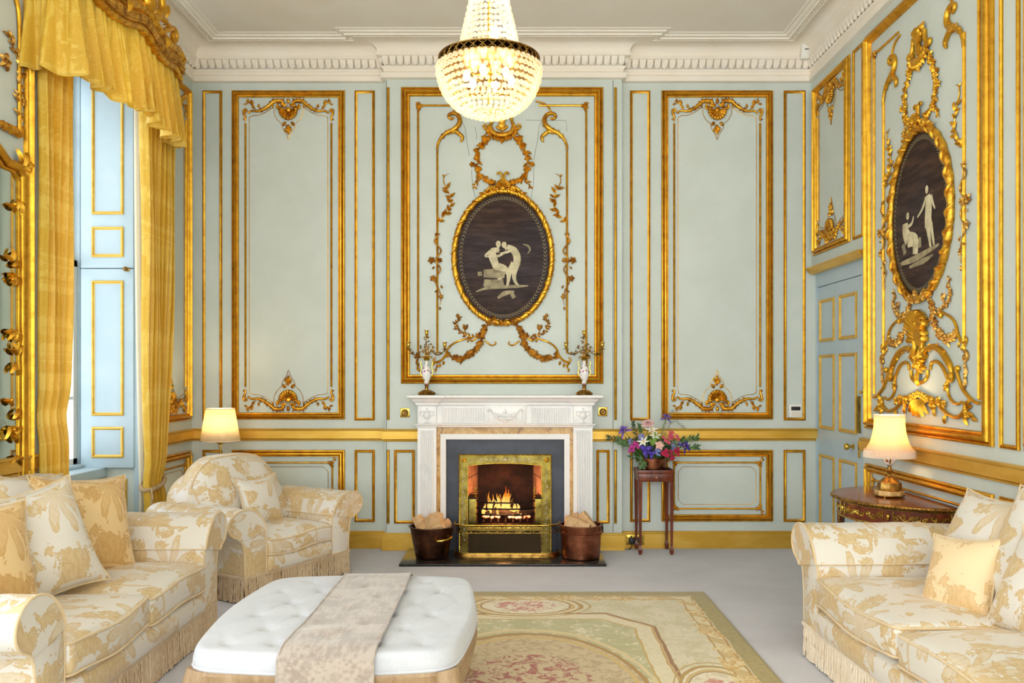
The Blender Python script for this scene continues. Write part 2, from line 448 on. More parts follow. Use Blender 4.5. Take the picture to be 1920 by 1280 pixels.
m.color(m.mix((n*.6+n2*.4).ss(.42,.58), srgb(158,142,130), srgb(186,171,158))); m.bump(n2, .15, .004); MAT['runner_velvet'] = m.m
# translucent cloths
def translucent(name, col, tcol, fac, rough=.8, pleat=False):
    m = Mt(name, rough, 0, srgb(*col)); t = m.nt.nodes.new('ShaderNodeBsdfTranslucent'); t.inputs[0].default_value = (*srgb(*tcol), 1)
    mx = m.nt.nodes.new('ShaderNodeMixShader'); mx.inputs[0].default_value = fac
    m.nt.links.new(m.p.outputs[0], mx.inputs[1]); m.nt.links.new(t.outputs[0], mx.inputs[2]); m.nt.links.new(mx.outputs[0], m.out.inputs[0]); MAT[name] = m.m
translucent('pleated_shade', (250,240,216), (255,240,205), .55); translucent('silk_shade', (246,230,204), (255,230,176), .5)
translucent('curtain_lining', (252,249,240), (255,252,240), .5); translucent('net_lining', (228,222,222), (240,236,236), .3)
simple('shade_trim', (236,214,190), .8)
# glass beads
simple('etched_pale', (226,218,184), .35, .6)
m = Mt('crystal', .04, 0, srgb(255,249,236)); m.p.inputs['Specular IOR Level'].default_value = .9
t = m.nt.nodes.new('ShaderNodeBsdfTranslucent'); t.inputs[0].default_value = (1,.93,.76,1)
tr = m.nt.nodes.new('ShaderNodeBsdfTransparent'); tr.inputs[0].default_value = (1,.97,.88,1)
m1 = m.nt.nodes.new('ShaderNodeMixShader'); m1.inputs[0].default_value = .42; m2 = m.nt.nodes.new('ShaderNodeMixShader')
lw = m.nt.nodes.new('ShaderNodeLayerWeight'); lw.inputs[0].default_value = .35
fc = E(m.nt, lw.outputs['Facing']); ff = (1-fc)*.50+.22
m.nt.links.new(m.p.outputs[0], m1.inputs[1]); m.nt.links.new(t.outputs[0], m1.inputs[2])
m.nt.links.new(ff.o, m2.inputs[0]); m.nt.links.new(m1.outputs[0], m2.inputs[1]); m.nt.links.new(tr.outputs[0], m2.inputs[2]); m.nt.links.new(m2.outputs[0], m.out.inputs[0]); MAT['crystal'] = m.m
def emit(name, col, st):
    m = Mt(name, .5); m.p.inputs['Emission Color'].default_value = (*col, 1); m.p.inputs['Emission Strength'].default_value = st; MAT[name] = m.m
emit('bulb', (1, .80, .46), 15); emit('ember', (1, .16, .02), 1)
m = Mt('window_glass', .02, 0, (1,1,1)); tr = m.nt.nodes.new('ShaderNodeBsdfTransparent'); mx = m.nt.nodes.new('ShaderNodeMixShader'); mx.inputs[0].default_value = .9
m.nt.links.new(m.p.outputs[0], mx.inputs[1]); m.nt.links.new(tr.outputs[0], mx.inputs[2]); m.nt.links.new(mx.outputs[0], m.out.inputs[0]); MAT['window_glass'] = m.m
m = Mt('mirror_glass', .03, 1); n = m.noise(6, 5, .7); m.color(m.mix(n.ss(.55,.8), srgb(206,212,200), srgb(150,152,130))); MAT['mirror_glass'] = m.m
# flame
m = Mt('flame', .5); x, y, z = m.xyz(); n = m.noise(16, 3, .6, m.stretch(1, 1, .35), .6)
h = z*4.2+(n-.5)*.8
e = m.nt.nodes.new('ShaderNodeEmission'); m.nt.links.new(m.ramp(h, [(0, (1,.50,.10)), (.3, (1,.62,.16)), (.55, (1,.36,.035)), (.8, (1,.16,.01)), (1, (.6,.05,.0))]), e.inputs[0])
st = (1-h.clamp())*.45+.50; m.nt.links.new(st.o, e.inputs[1])
tr = m.nt.nodes.new('ShaderNodeBsdfTransparent'); mx = m.nt.nodes.new('ShaderNodeMixShader')
lw = m.nt.nodes.new('ShaderNodeLayerWeight'); lw.inputs[0].default_value = .4
al = ((1-E(m.nt, lw.outputs['Facing']))*1.1-(h*.9).clamp()*.5-(n.ss(.40,.62))*.65).clamp(); m.nt.links.new(al.o, mx.inputs[0])
m.nt.links.new(tr.outputs[0], mx.inputs[1]); m.nt.links.new(e.outputs[0], mx.inputs[2]); m.nt.links.new(mx.outputs[0], m.out.inputs[0]); MAT['flame'] = m.m
# pierced fender mesh: a woven brass lattice with real gaps
def lattice(name, k, thr, col):
    m = Mt(name, .35, 1, srgb(*col)); x, y, z = m.xyz(); s_ = x+y*.8
    a = (((s_+z)*k).fr()-.5).abs().gt(.5-thr); b = (((s_-z)*k).fr()-.5).abs().gt(.5-thr); al = (a+b).clamp()
    tr = m.nt.nodes.new('ShaderNodeBsdfTransparent'); mx = m.nt.nodes.new('ShaderNodeMixShader'); m.nt.links.new(al.o, mx.inputs[0])
    m.nt.links.new(tr.outputs[0], mx.inputs[1]); m.nt.links.new(m.p.outputs[0], mx.inputs[2]); m.nt.links.new(mx.outputs[0], m.out.inputs[0]); MAT[name] = m.m
lattice('fender_mesh', 52, .075, (104,86,54)); 
m = Mt('pierced_brass', .35, 1, srgb(140,116,66)); n = m.noise(42, 2, .5, None, 1.6); v = m.voro(34); al = (n.gt(.53)+v.lt(.16)).clamp()
tr = m.nt.nodes.new('ShaderNodeBsdfTransparent'); mx = m.nt.nodes.new('ShaderNodeMixShader'); m.nt.links.new(al.o, mx.inputs[0])
m.nt.links.new(tr.outputs[0], mx.inputs[1]); m.nt.links.new(m.p.outputs[0], mx.inputs[2]); m.nt.links.new(mx.outputs[0], m.out.inputs[0]); MAT['pierced_brass'] = m.m
# painted canvas
m = Mt('painted_canvas', .6); m.p.inputs['Specular IOR Level'].default_value = .25; n = m.noise(5, 6, .7, m.stretch(.6,.6,4)); n2 = m.noise(220, 2); n3 = m.noise(1.6, 3)
x, y, z = m.xyz(); low = (z*-1.2-.1).clamp()
m.color(m.mix(n3.ss(.35,.7), m.mix(n.ss(.4,.7), srgb(44,28,21), srgb(82,56,43)), m.mix(n.ss(.3,.7), srgb(42,37,42), srgb(68,60,66)))); m.bump(n2, .3, .002); MAT['painted_canvas'] = m.m
m = Mt('grisaille_paint', .6); n = m.noise(18, 5, .7); m.color(m.mix(n.ss(.35,.7), srgb(176,162,124), srgb(120,108,82))); MAT['grisaille_paint'] = m.m
m = Mt('grisaille_light', .6); n = m.noise(18, 5, .7); m.color(m.mix(n.ss(.35,.7), srgb(220,208,170), srgb(176,164,128))); MAT['grisaille_light'] = m.m
simple('wreath_paint', (150,138,104), .7)
# vase decoration
m = Mt('painted_porcelain', .1); v = m.voro(42); c = m.voro(42, None, 'F1', 'Color'); n = m.noise(9, 2)
m.color(m.mix((v.lt(.36)*n.gt(.40)), srgb(246,244,240), m.mix(.6, c, srgb(186,62,50)))); MAT['painted_porcelain'] = m.m
# flowers
for nm, c in dict(iris_violet=(84,60,170), iris_lilac=(120,92,186), delphinium=(140,146,214), lily_white=(244,244,232), blush=(240,200,196),
                  magenta=(196,60,150), crimson=(196,30,82), rose_pink=(226,96,120), rose_blush=(238,188,176), stamen=(236,190,60)).items():
    simple(nm, c, .6)
m = Mt('leaf_green', .5); n = m.noise(30, 3); m.color(m.mix(n.ss(.3,.7), srgb(44,78,36), srgb(86,122,58))); MAT['leaf_green'] = m.m
m = Mt('stem_green', .5, 0, srgb(120,156,60)); MAT['stem_green'] = m.m
m = Mt('ruscus_dark', .5, 0, srgb(46,66,36)); MAT['ruscus_dark'] = m.m
m = Mt('filler_sprig', .7, 0, srgb(138,136,112)); MAT['filler_sprig'] = m.m
# ------------------------------------------------------------------ the room shell
R_ = random.Random(7)
BX0, BX1 = -1.075, .866
WO0, WO1, WX = 4.65, 5.93, -3.14        # window opening along the left wall, plane of the sash
b = MB(); b.box(-3.6, -3.75, -.1, 2.75, 7.3, 0); floor = struct(b.build('floor', MAT['carpet_pile'], smooth=False))
b = MB(); b.box(-3.6, -3.75, CEIL, 2.75, 7.3, CEIL+.1); ceiling = struct(b.build('ceiling', MAT['plaster'], smooth=False))
b = MB()
b.box(-3.2, DB, 0, BX0, DB+.15, CEIL); b.box(BX1, DB, 0, 2.65, DB+.15, CEIL); b.box(BX0, DB, 1.0, BX1, DB+.15, CEIL)
wall_back = struct(b.build('wall_back', MAT['sage_paint'], smooth=False))
b = MB(); OX0, OX1, OZ = -.66, .48, 1.0
b.box(BX0, DC, 0, OX0, DB, CEIL); b.box(OX1, DC, 0, BX1, DB, CEIL); b.box(OX0, DC, OZ, OX1, DB, CEIL)
wall_chimney = struct(b.build('wall_chimney', MAT['sage_paint'], smooth=False))
b = MB(); b.box(XR, -3.6, 0, XR+.2, 5.826, CEIL); b.box(XR, 5.826, 2.263, XR+.2, DB, CEIL)
wall_right = struct(b.build('wall_right', MAT['sage_paint'], smooth=False))
b = MB(); X0 = -3.2
for y0, y1 in ((-3.6,-1.65), (-.35,1.6), (2.9,WO0), (WO1,DB)): b.box(X0, y0, 0, XL, y1, CEIL)
for y0, y1, z0, z1 in ((-1.65,-.35,.75,3.6), (1.6,2.9,.75,3.6), (WO0,WO1,0,3.68)):
    if z0: b.box(X0, y0, 0, XL, y1, z0)
    b.box(X0, y0, z1, XL, y1, CEIL)
b.box(X0-.04, WO0, 0, WX+.05, WO1, .70)
wall_left = struct(b.build('wall_left', MAT['sage_paint'], smooth=False))
b = MB()
xs = [XL, -2.5, -1.0, -.7, .7, .9, 2.3, XR]
for i in range(0, 8, 2): b.box(xs[i], -3.7, 0, xs[i+1], -3.6, CEIL)
for i in range(1, 7, 2): b.box(xs[i], -3.7, 0, xs[i+1], -3.6, .6); b.box(xs[i], -3.7, 3.7, xs[i+1], -3.6, CEIL)
wall_rear = struct(b.build('wall_rear', MAT['sage_paint'], smooth=False))

room = [(XL,-3.6), (XR,-3.6), (XR,DB), (BX1,DB), (BX1,DC), (BX0,DC), (BX0,DB), (XL,DB)]
b = MB()
b.sweep(room, [(0,3.855),(.022,3.857),(.032,3.862),(.034,3.903),(.026,3.91),(.012,3.912),(.010,3.925),(.016,3.935),(.024,3.942),(.028,3.948),(.028,3.960),(.004,3.962),(.004,4.02),(.052,4.028),
    (.064,4.036),(.066,4.052),(.056,4.058)]+[(.056+.13*(1-math.cos(t*PI/2)), 4.06+.082*math.sin(t*PI/2)) for t in (0,.15,.3,.45,.6,.75,.9,1)], closed=True)
cornice = struct(b.build('trim_1', MAT['plaster'], angle=35))
def offset_room(p):
    q = MB(); q.sweep(room, [(p, 0)], closed=True); return [Vector(v[:2]) for v in q.v]
b = MB(); pts = offset_room(.024); n = len(pts)
for i in range(n):
    A, B_ = pts[i], pts[(i+1)%n]; L = (B_-A).length; d = (B_-A)/L; nn = Vector((-d.y, d.x))
    if A.y < 0 and B_.y < 0: continue
    k = max(1, round(L/.0605)); st = L/k
    for j in range(k):
        c = A+d*(st*(j+.5))
        if c.y < 2.2: continue
        m = Matrix(((d.x, 0, nn.x, c.x), (d.y, 0, nn.y, c.y), (0, 1, 0, 0), (0,0,0,1)))
        if (nn.x*0+d.x*0) != 0: pass
        hw = st*.46; prof = []; vs = []
        outline = [(-hw, 4.026), (-hw, 3.995)]+[(-hw*math.cos(PI*t/6), 3.995-.032*math.sin(PI*t/6)) for t in range(1,6)]+[(hw, 3.995), (hw, 4.026)]
        for x, z in outline: vs.append((x, z, 0.0))
        for x, z in outline: vs.append((x*.86, 3.972+(z-3.963)*.93, .014+.016*(z-3.96)/.06))
        K = len(outline); fs = [tuple(range(K, 2*K))]+[(q, (q+1)%K, K+(q+1)%K, K+q) for q in range(K)]
        b.addM(m, vs, fs)
b.build('leaf_enrichment', MAT['plaster'], cornice, angle=60)
b = MB(); b.sweep(room, [(.20,CEIL),(.202,4.118),(.212,4.112),(.226,4.112),(.230,4.122),(.262,4.122),(.266,4.108),(.276,4.106),(.282,4.118),(.306,4.122),(.312,4.132),(.335,4.134),(.342,CEIL)], closed=True)
ceil_mould = struct(b.build('trim_2', MAT['plaster'], angle=35))
b = MB(); pts = offset_room(.246)
for i in range(n):
    A, B_ = pts[i], pts[(i+1)%n]; L = (B_-A).length; k = max(1, int(L/.04))
    for j in range(k):
        c = A+(B_-A)*((j+.5)/k)
        if c.y > 3.4: b.blob((c.x, c.y, 4.121), .012, .012, .010, 6, 4)
b.build('bead_row', MAT['plaster'], ceil_mould, angle=80)
# dado rail and baseboards
DADO = [(0,.888),(.016,.892),(.018,.902),(.012,.905),(.024,.910),(.024,.974),(.034,.979),(.036,.988),(.03,.992),(0,.993)]
BASE = [(0,.142),(.010,.142),(.016,.136),(.016,.128),(.022,.122),(.022,0)]
for i, pth in enumerate([[(XR,-3.6),(XR,5.826)], [(2.49,DB),(BX1,DB),(BX1,DC),(.62,DC)], [(-.80,DC),(BX0,DC),(BX0,DB),(XL,DB),(XL,WO1+.02)], [(XL,WO0-.03),(XL,2.95)]]):
    b = MB(); b.sweep(pth, DADO); struct(b.build('trim_%d' % (i+3), MAT['gold_paint'], angle=25))
for nm, pth in (('baseboard_right', [(XR,-3.6),(XR,5.826)]), ('baseboard_back', [(2.49,DB),(BX1,DB),(BX1,DC),(.64,DC)]),
                ('baseboard_left', [(-.82,DC),(BX0,DC),(BX0,DB),(XL,DB),(XL,WO1+.02)])):
    b = MB(); b.sweep(pth, BASE); struct(b.build(nm, MAT['gold_paint'], angle=25))

# ------------------------------------------------------------------ gilded panel mouldings
SM = [(0,0),(0,.007),(.004,.013),(.0075,.008),(.009,.013),(.014,.016),(.019,.013),(.0205,.008),(.023,.007),(.023,0)]
BIG = [(0,0),(0,.010),(.004,.017),(.011,.019),(.015,.012),(.017,.008),(.019,.024),(.026,.034),(.034,.036),(.040,.026),(.043,.012),(.046,.010),(.049,.018),(.053,.018),(.056,.010),(.058,0)]
BIG2 = [(d*1.28, h*1.2) for d, h in BIG]
def P2(f, a, b): return (*f(*a), *f(*b))
def panel(parent, M, f, x0, y0, x1, y1, prof, mat='gilding', label=None):
    b = MB(M); u0, v0, u1, v1 = P2(f, (x0,y0), (x1,y1)); b.frame(u0, v0, u1, v1, prof)
    return b.build('panel_moulding', MAT[mat], parent, angle=50)
def rod(parent, M, u, v0, v1, wd=.022, mat='gilding'):
    b = MB(M); h = wd/2; b.frame(u-h, min(v0,v1), u+h, max(v0,v1), [(0,0),(0,.006),(.004,.013),(.008,.016),(h,.017)]); return b.build('moulding_strip', MAT[mat], parent)
for x0, x1 in ((380,417),(665,703),(1181,1219),(1469,1510)):
    panel(wall_back, M_BACK, uvB, x0, 170, x1, 788, SM); panel(wall_back, M_BACK, uvB, x0, 843, x1, 978, SM)
BAYS = ((435,647),(1240,1449))
for x0, x1 in BAYS:
    panel(wall_back, M_BACK, uvB, x0, 170, x1, 786, BIG); panel(wall_back, M_BACK, uvB, x0, 843, x1, 977, BIG)
def groove(parent, M, u, v0, v1):
    b = MB(M); b.box(u-.003, v0, -.001, u+.003, v1, .0015); b.build('board_joint', MAT['joint_grey'], parent, smooth=False)
# breast
for x0, x1, y0, y1 in ((739,778,843,981), (1118,1143,843,981)): panel(wall_chimney, M_BREAST, uvC, x0, y0, x1, y1, SM)
for x in (728, 1154):
    u = uvC(x, 0)[0]; rod(wall_chimney, M_BREAST, u, uvC(0,164)[1], uvC(0,787)[1]); rod(wall_chimney, M_BREAST, u, uvC(0,843)[1], uvC(0,981)[1])
for x in (724.5, 1149.5,): u = uvC(x, 0)[0]; groove(wall_chimney, M_BREAST, u, .15, .885); groove(wall_chimney, M_BREAST, u, .995, 3.85)
panel(wall_chimney, M_BREAST, uvC, 752, 164, 1131, 719, BIG2)
# right wall
panel(wall_right, M_RIGHT, uvR, 1527, 167, 1595.5, 0, [(0,0)])  if False else None
def panelR(D0, D1, z0, z1, prof):
    b = MB(M_RIGHT); b.frame(-D0, z0, -D1, z1, prof); return b.build('panel_moulding', MAT['gilding'], wall_right, angle=50)
panelR(6.785, 6.05, 2.41, 3.78, BIG); panelR(5.997, 5.81, 2.41, 3.78, SM)
panelR(5.77, 4.228, 1.062, 3.788, BIG2); panelR(4.175, 4.01, 1.062, 3.788, SM)
panelR(5.77, 4.228, .226, .82, BIG); panelR(4.175, 4.01, .226, .82, SM); panelR(3.96, 2.4, 1.062, 3.788, BIG2); panelR(3.96, 2.4, .226, .82, BIG)
# left wall: the pier by the corner and the pier that carries the mirror
def panelL(D0, D1, z0, z1, prof):
    b = MB(M_LEFT); b.frame(D0, z0, D1, z1, prof); return b.build('panel_moulding', MAT['gilding'], wall_left, angle=50)
panelL(6.02, 6.81, 1.065, 3.78, BIG); panelL(6.02, 6.81, .226, .815, BIG); panelL(2.98, 4.585, .15, 3.79, BIG2)

# ------------------------------------------------------------------ carved ornament
def shell(b, cx, cy, R, a0, a1, n=9, w0=.004, hub=.24):
    for i in range(n):
        a = a0+(a1-a0)*(i+.5)/n; k = 1-.10*abs(2*(i+.5)/n-1)
        p0 = (cx+R*hub*math.cos(a), cy+R*hub*math.sin(a), w0+.004); p1 = (cx+R*k*.86*math.cos(a), cy+R*k*.86*math.sin(a), w0+.012)
        wd = abs(a1-a0)*R*k/n*.47
        b.tube([Vector(p0).lerp(Vector(p1), t) for t in (0,.35,.7,.92,1)], [wd*.35, wd*.7, wd, wd*.95, wd*.5], 7, flat=1.3, up=(0,0,1))
    b.blob((cx, cy, w0+.006), R*.26, R*.26, .012)
def acanthus(b, pts, W, w0=.004, step=3, side=0, seed=1):
    """leafy fringe along a curve"""
    r = random.Random(seed)
    for i in range(1, len(pts)-1, step):
        d = pts[i+1]-pts[i-1]; a = math.atan2(d.y, d.x)
        for sg in ((1,-1) if side == 0 else (side,)):
            b.leaf((pts[i].x, pts[i].y), a+sg*r.uniform(.6,1.0), W*r.uniform(.9,1.3), W*.62, W*.28, w0)
def garland(b, pts, W, seed=1, flowers=.22, dens=1.0, stem=.004, loose=0):
    r = random.Random(seed); pts = [Vector(p) for p in pts]
    b.tube([(p.x, p.y, .005) for p in pts], stem, 6, up=(0,0,1)); acc = 0; sd = 1
    for i in range(1, len(pts)):
        acc += (pts[i]-pts[i-1]).length
        if acc > W*.62/dens:
            acc = 0; d = pts[i]-pts[i-1]; a = math.atan2(d.y, d.x); sd = -sd
            if r.random() < flowers: b.rosette(pts[i].x, pts[i].y, W*r.uniform(.5,.68), .007, 5, r.random()*6)
            else:
                b.leaf((pts[i].x, pts[i].y), a+sd*r.uniform(.45,.95)+PI*loose, W*r.uniform(.85,1.2), W*.55, W*.25, .006)
                if r.random() < .6: b.leaf((pts[i].x, pts[i].y), a-sd*r.uniform(.3,1.2)+PI*loose, W*r.uniform(.6,.9), W*.45, W*.22, .006)
def ST(b, pts, r, h=.006, n=8, sm=6): b.tube([(p.x, p.y, h) for p in cr(pts, sm)], r, n, up=(0,0,1))
def SPI(b, cx, cy, r0, turns, a0, rad, sx=1, h=.008):
    b.tube([(cx+(x-cx)*sx, y, h) for x, y in spiral(cx, cy, r0, turns, a0)], [rad, rad*.8, rad*.6], 7, up=(0,0,1)); b.blob((cx, cy, h), rad*.9, rad*.9, rad)

def bay_ornament(M, parent, uc, vedge, sgn, k=5.3e-4, kx=None, mat='carved_gilding'):
    """shell crest with swept acanthus arms; sgn +1 hangs from the top edge, -1 stands on the bottom edge"""
    kx = kx or k; b = MB(M)
    def T(x, y): return (uc+(x-932)*kx, vedge-sgn*(y-80)*k)
    for m in (1, -1):
        def Q(x, y): return T(932+m*(x-932), y)
        arm = [Q(*p) for p in ((300,440),(345,405),(390,400),(470,402),(560,365),(640,310),(700,258),(765,243),(825,250),(862,285),(858,325),(830,332),(818,312))]
        ST(b, arm, [.008,.009,.012,.013,.016,.017,.013,.009,.006], .008)
        acanthus(b, cr(arm[3:9], 6), .030, .008, 4, side=0, seed=3)
        c = Q(262,400); SPI(b, c[0], c[1], .021, m*sgn*-1.1, (0 if m < 0 else PI)+.6*m*sgn, .008)
        ST(b, [Q(235,400), Q(240,450), Q(262,500), Q(255,560)], [.010,.012,.009,.006])
        b.leaf(Q(250,520), math.atan2(-sgn*.5, -m), .022, .016, .006)
        for x, y, a, s in ((400,360,2.2,.030),(372,300,1.9,.034),(330,270,2.7,.028),(300,262,1.6,.024),(470,350,1.6,.026),(285,285,3.4,.022)):
            a2 = a if m > 0 else PI-a
            b.leaf(Q(x,y), sgn*a2, s*1.35, s*.95, .010)
        ST(b, [Q(420,372), Q(375,330), Q(330,280), Q(285,275)], .0035)
        b.leaf(Q(700,300), sgn*(-1.9 if m > 0 else PI+1.9), .034, .018, .007)
        # the thin outline moulding that follows the carving
        ln = [Q(*p) for p in ((320,560),(320,497),(380,468),(450,470),(540,440),(620,395),(690,345),(704,350),(706,440),(750,530),(825,597),(835,660),(872,722),(908,775),(925,840),(932,848))]
        b.tube([(*p, .003) for p in ln], .0025, 5, up=(0,0,1))
    c = T(932,385)
    shell(b, c[0], c[1], 190*(k+kx)/2, (PI*.93 if sgn > 0 else -PI*.07), (PI*2.07 if sgn > 0 else PI*1.07), 11, .008)
    for m in (1,-1):
        q_ = T(932+m*150, 345); SPI(b, q_[0], q_[1], .020, -m*sgn*1.0, sgn*PI/2, .010, 1, .012)
        q_ = T(932+m*75, 300); SPI(b, q_[0], q_[1], .022, m*sgn*1.1, (PI if m > 0 else 0), .010, 1, .014)
    b.blob((*T(932,250), .012), .014, .024, .012); b.leaf(T(932,260), sgn*PI/2, .030, .026, .008)
    for x, y, a in ((890,570,-2.2),(975,570,-.9),(932,610,-1.9),(945,640,-1.2),(932,690,-1.57),(915,660,-2.1)): b.leaf(T(x,y), sgn*a, .044, .034, .012)
    b.build('shell_crest', MAT[mat], parent, angle=60)
def bay_inner(M, parent, uc, half, v0, v1, mat='gilding', thin=73/226):
    for m in (1,-1):
        rod(parent, M, uc+m*half, v0+.27, v1-.27, .017, mat)
        b = MB(M); u = uc+m*(half-.031); b.box(u-.002, v0+.255, 0, u+.002, v1-.255, .004); b.build('moulding_strip', MAT[mat], parent, smooth=False)
for x0, x1 in BAYS:
    uc = uvB((x0+x1)/2, 0)[0]; vt = uvB(0, 170)[1]; vb = uvB(0, 786)[1]
    bay_ornament(M_BACK, wall_back, uc, vt, 1); bay_ornament(M_BACK, wall_back, uc, vb, -1); bay_inner(M_BACK, wall_back, uc, 80.5/226, vb, vt)
# the same design on the overdoor panel and on the pier by the corner, narrower
uc = -(6.785+6.05)/2; kx = 5.3e-4*(.735/.938)
bay_ornament(M_RIGHT, wall_right, uc, 3.78, 1, kx=kx); bay_ornament(M_RIGHT, wall_right, uc, 2.41, -1, kx=kx); bay_inner(M_RIGHT, wall_right, uc, .28, 2.41, 3.78)
uc = (6.02+6.81)/2; kx = 5.3e-4*(.79/.938)
bay_ornament(M_LEFT, wall_left, uc, 3.78, 1, kx=kx); bay_ornament(M_LEFT, wall_left, uc, 1.065, -1, kx=kx); bay_inner(M_LEFT, wall_left, uc, .30, 1.065, 3.78)
def low_panel(M, parent, u0, u1, v0, v1):
    """low panel: gilt rod with carved knots at its corners and a thin chamfered line inside"""
    b = MB(M); a = .105; u0, u1 = min(u0,u1), max(u0,u1); U0, U1, V0, V1 = u0+a, u1-a, v0+a, v1-a
    r = .028
    pts = []
    for cx, cy, sx, sy in ((U0,V0,1,1),(U1,V0,-1,1),(U1,V1,-1,-1),(U0,V1,1,-1)):
        p = [(cx, cy+sy*r), (cx+sx*r*.3, cy+sy*r*.3), (cx+sx*r, cy)]
        pts += p if sx*sy > 0 else p[::-1]
    b.tube([(*p, .005) for p in pts], .0075, 8, closed=True, up=(0,0,1))
    b.build('moulding_strip', MAT['gilding'], parent)
    b = MB(M); g = .035; c = .04; pts = []
    for cx, cy, sx, sy in ((U0+g,V0+g,1,1),(U1-g,V0+g,-1,1),(U1-g,V1-g,-1,-1),(U0+g,V1-g,1,-1)):
        p = [(cx, cy+sy*c), (cx+sx*c, cy)]; pts += p if sx*sy > 0 else p[::-1]
    b.tube([(*p, .002) for p in pts], .0022, 5, closed=True, up=(0,0,1)); b.build('moulding_strip', MAT['gilding'], parent)
    for cx, cy, sx, sy in ((U0,V0,-1,-1),(U1,V0,1,-1),(U1,V1,1,1),(U0,V1,-1,1)):
        b = MB(M); b.rosette(cx-sx*.008, cy-sy*.008, .024, .008, 5, .3); b.rosette(cx-sx*.03, cy+sy*.002, .016, .006); b.rosette(cx, cy-sy*.03, .016, .006)
        ST(b, [(cx,cy),(cx+sx*.012,cy+sy*.022),(cx+sx*.008,cy+sy*.038),(cx+sx*.026,cy+sy*.040)], [.007,.005,.004])
        b.leaf((cx+sx*.01, cy+sy*.02), math.atan2(sy*.2, sx), .026, .018, .006); b.build('corner_knot', MAT['carved_gilding'], parent)
for x0, x1 in BAYS: low_panel(M_BACK, wall_back, uvB(x0,0)[0], uvB(x1,0)[0], .222, .814)
low_panel(M_RIGHT, wall_right, -5.77, -4.228, .226, .82); low_panel(M_LEFT, wall_left, 6.02, 6.81, .226, .815)
# centre spray on the low panel of the right wall
b = MB(M_RIGHT); u, v = uvR(1742, 937)
for k in range(10): b.leaf((u+.012*(k-5), v-.11+R_.uniform(-.01,.02)), R_.uniform(0,PI), .05, .03, .02, .01)
b.rosette(u, v-.10, .04, .012); b.build('carved_spray', MAT['carved_gilding'], wall_right)

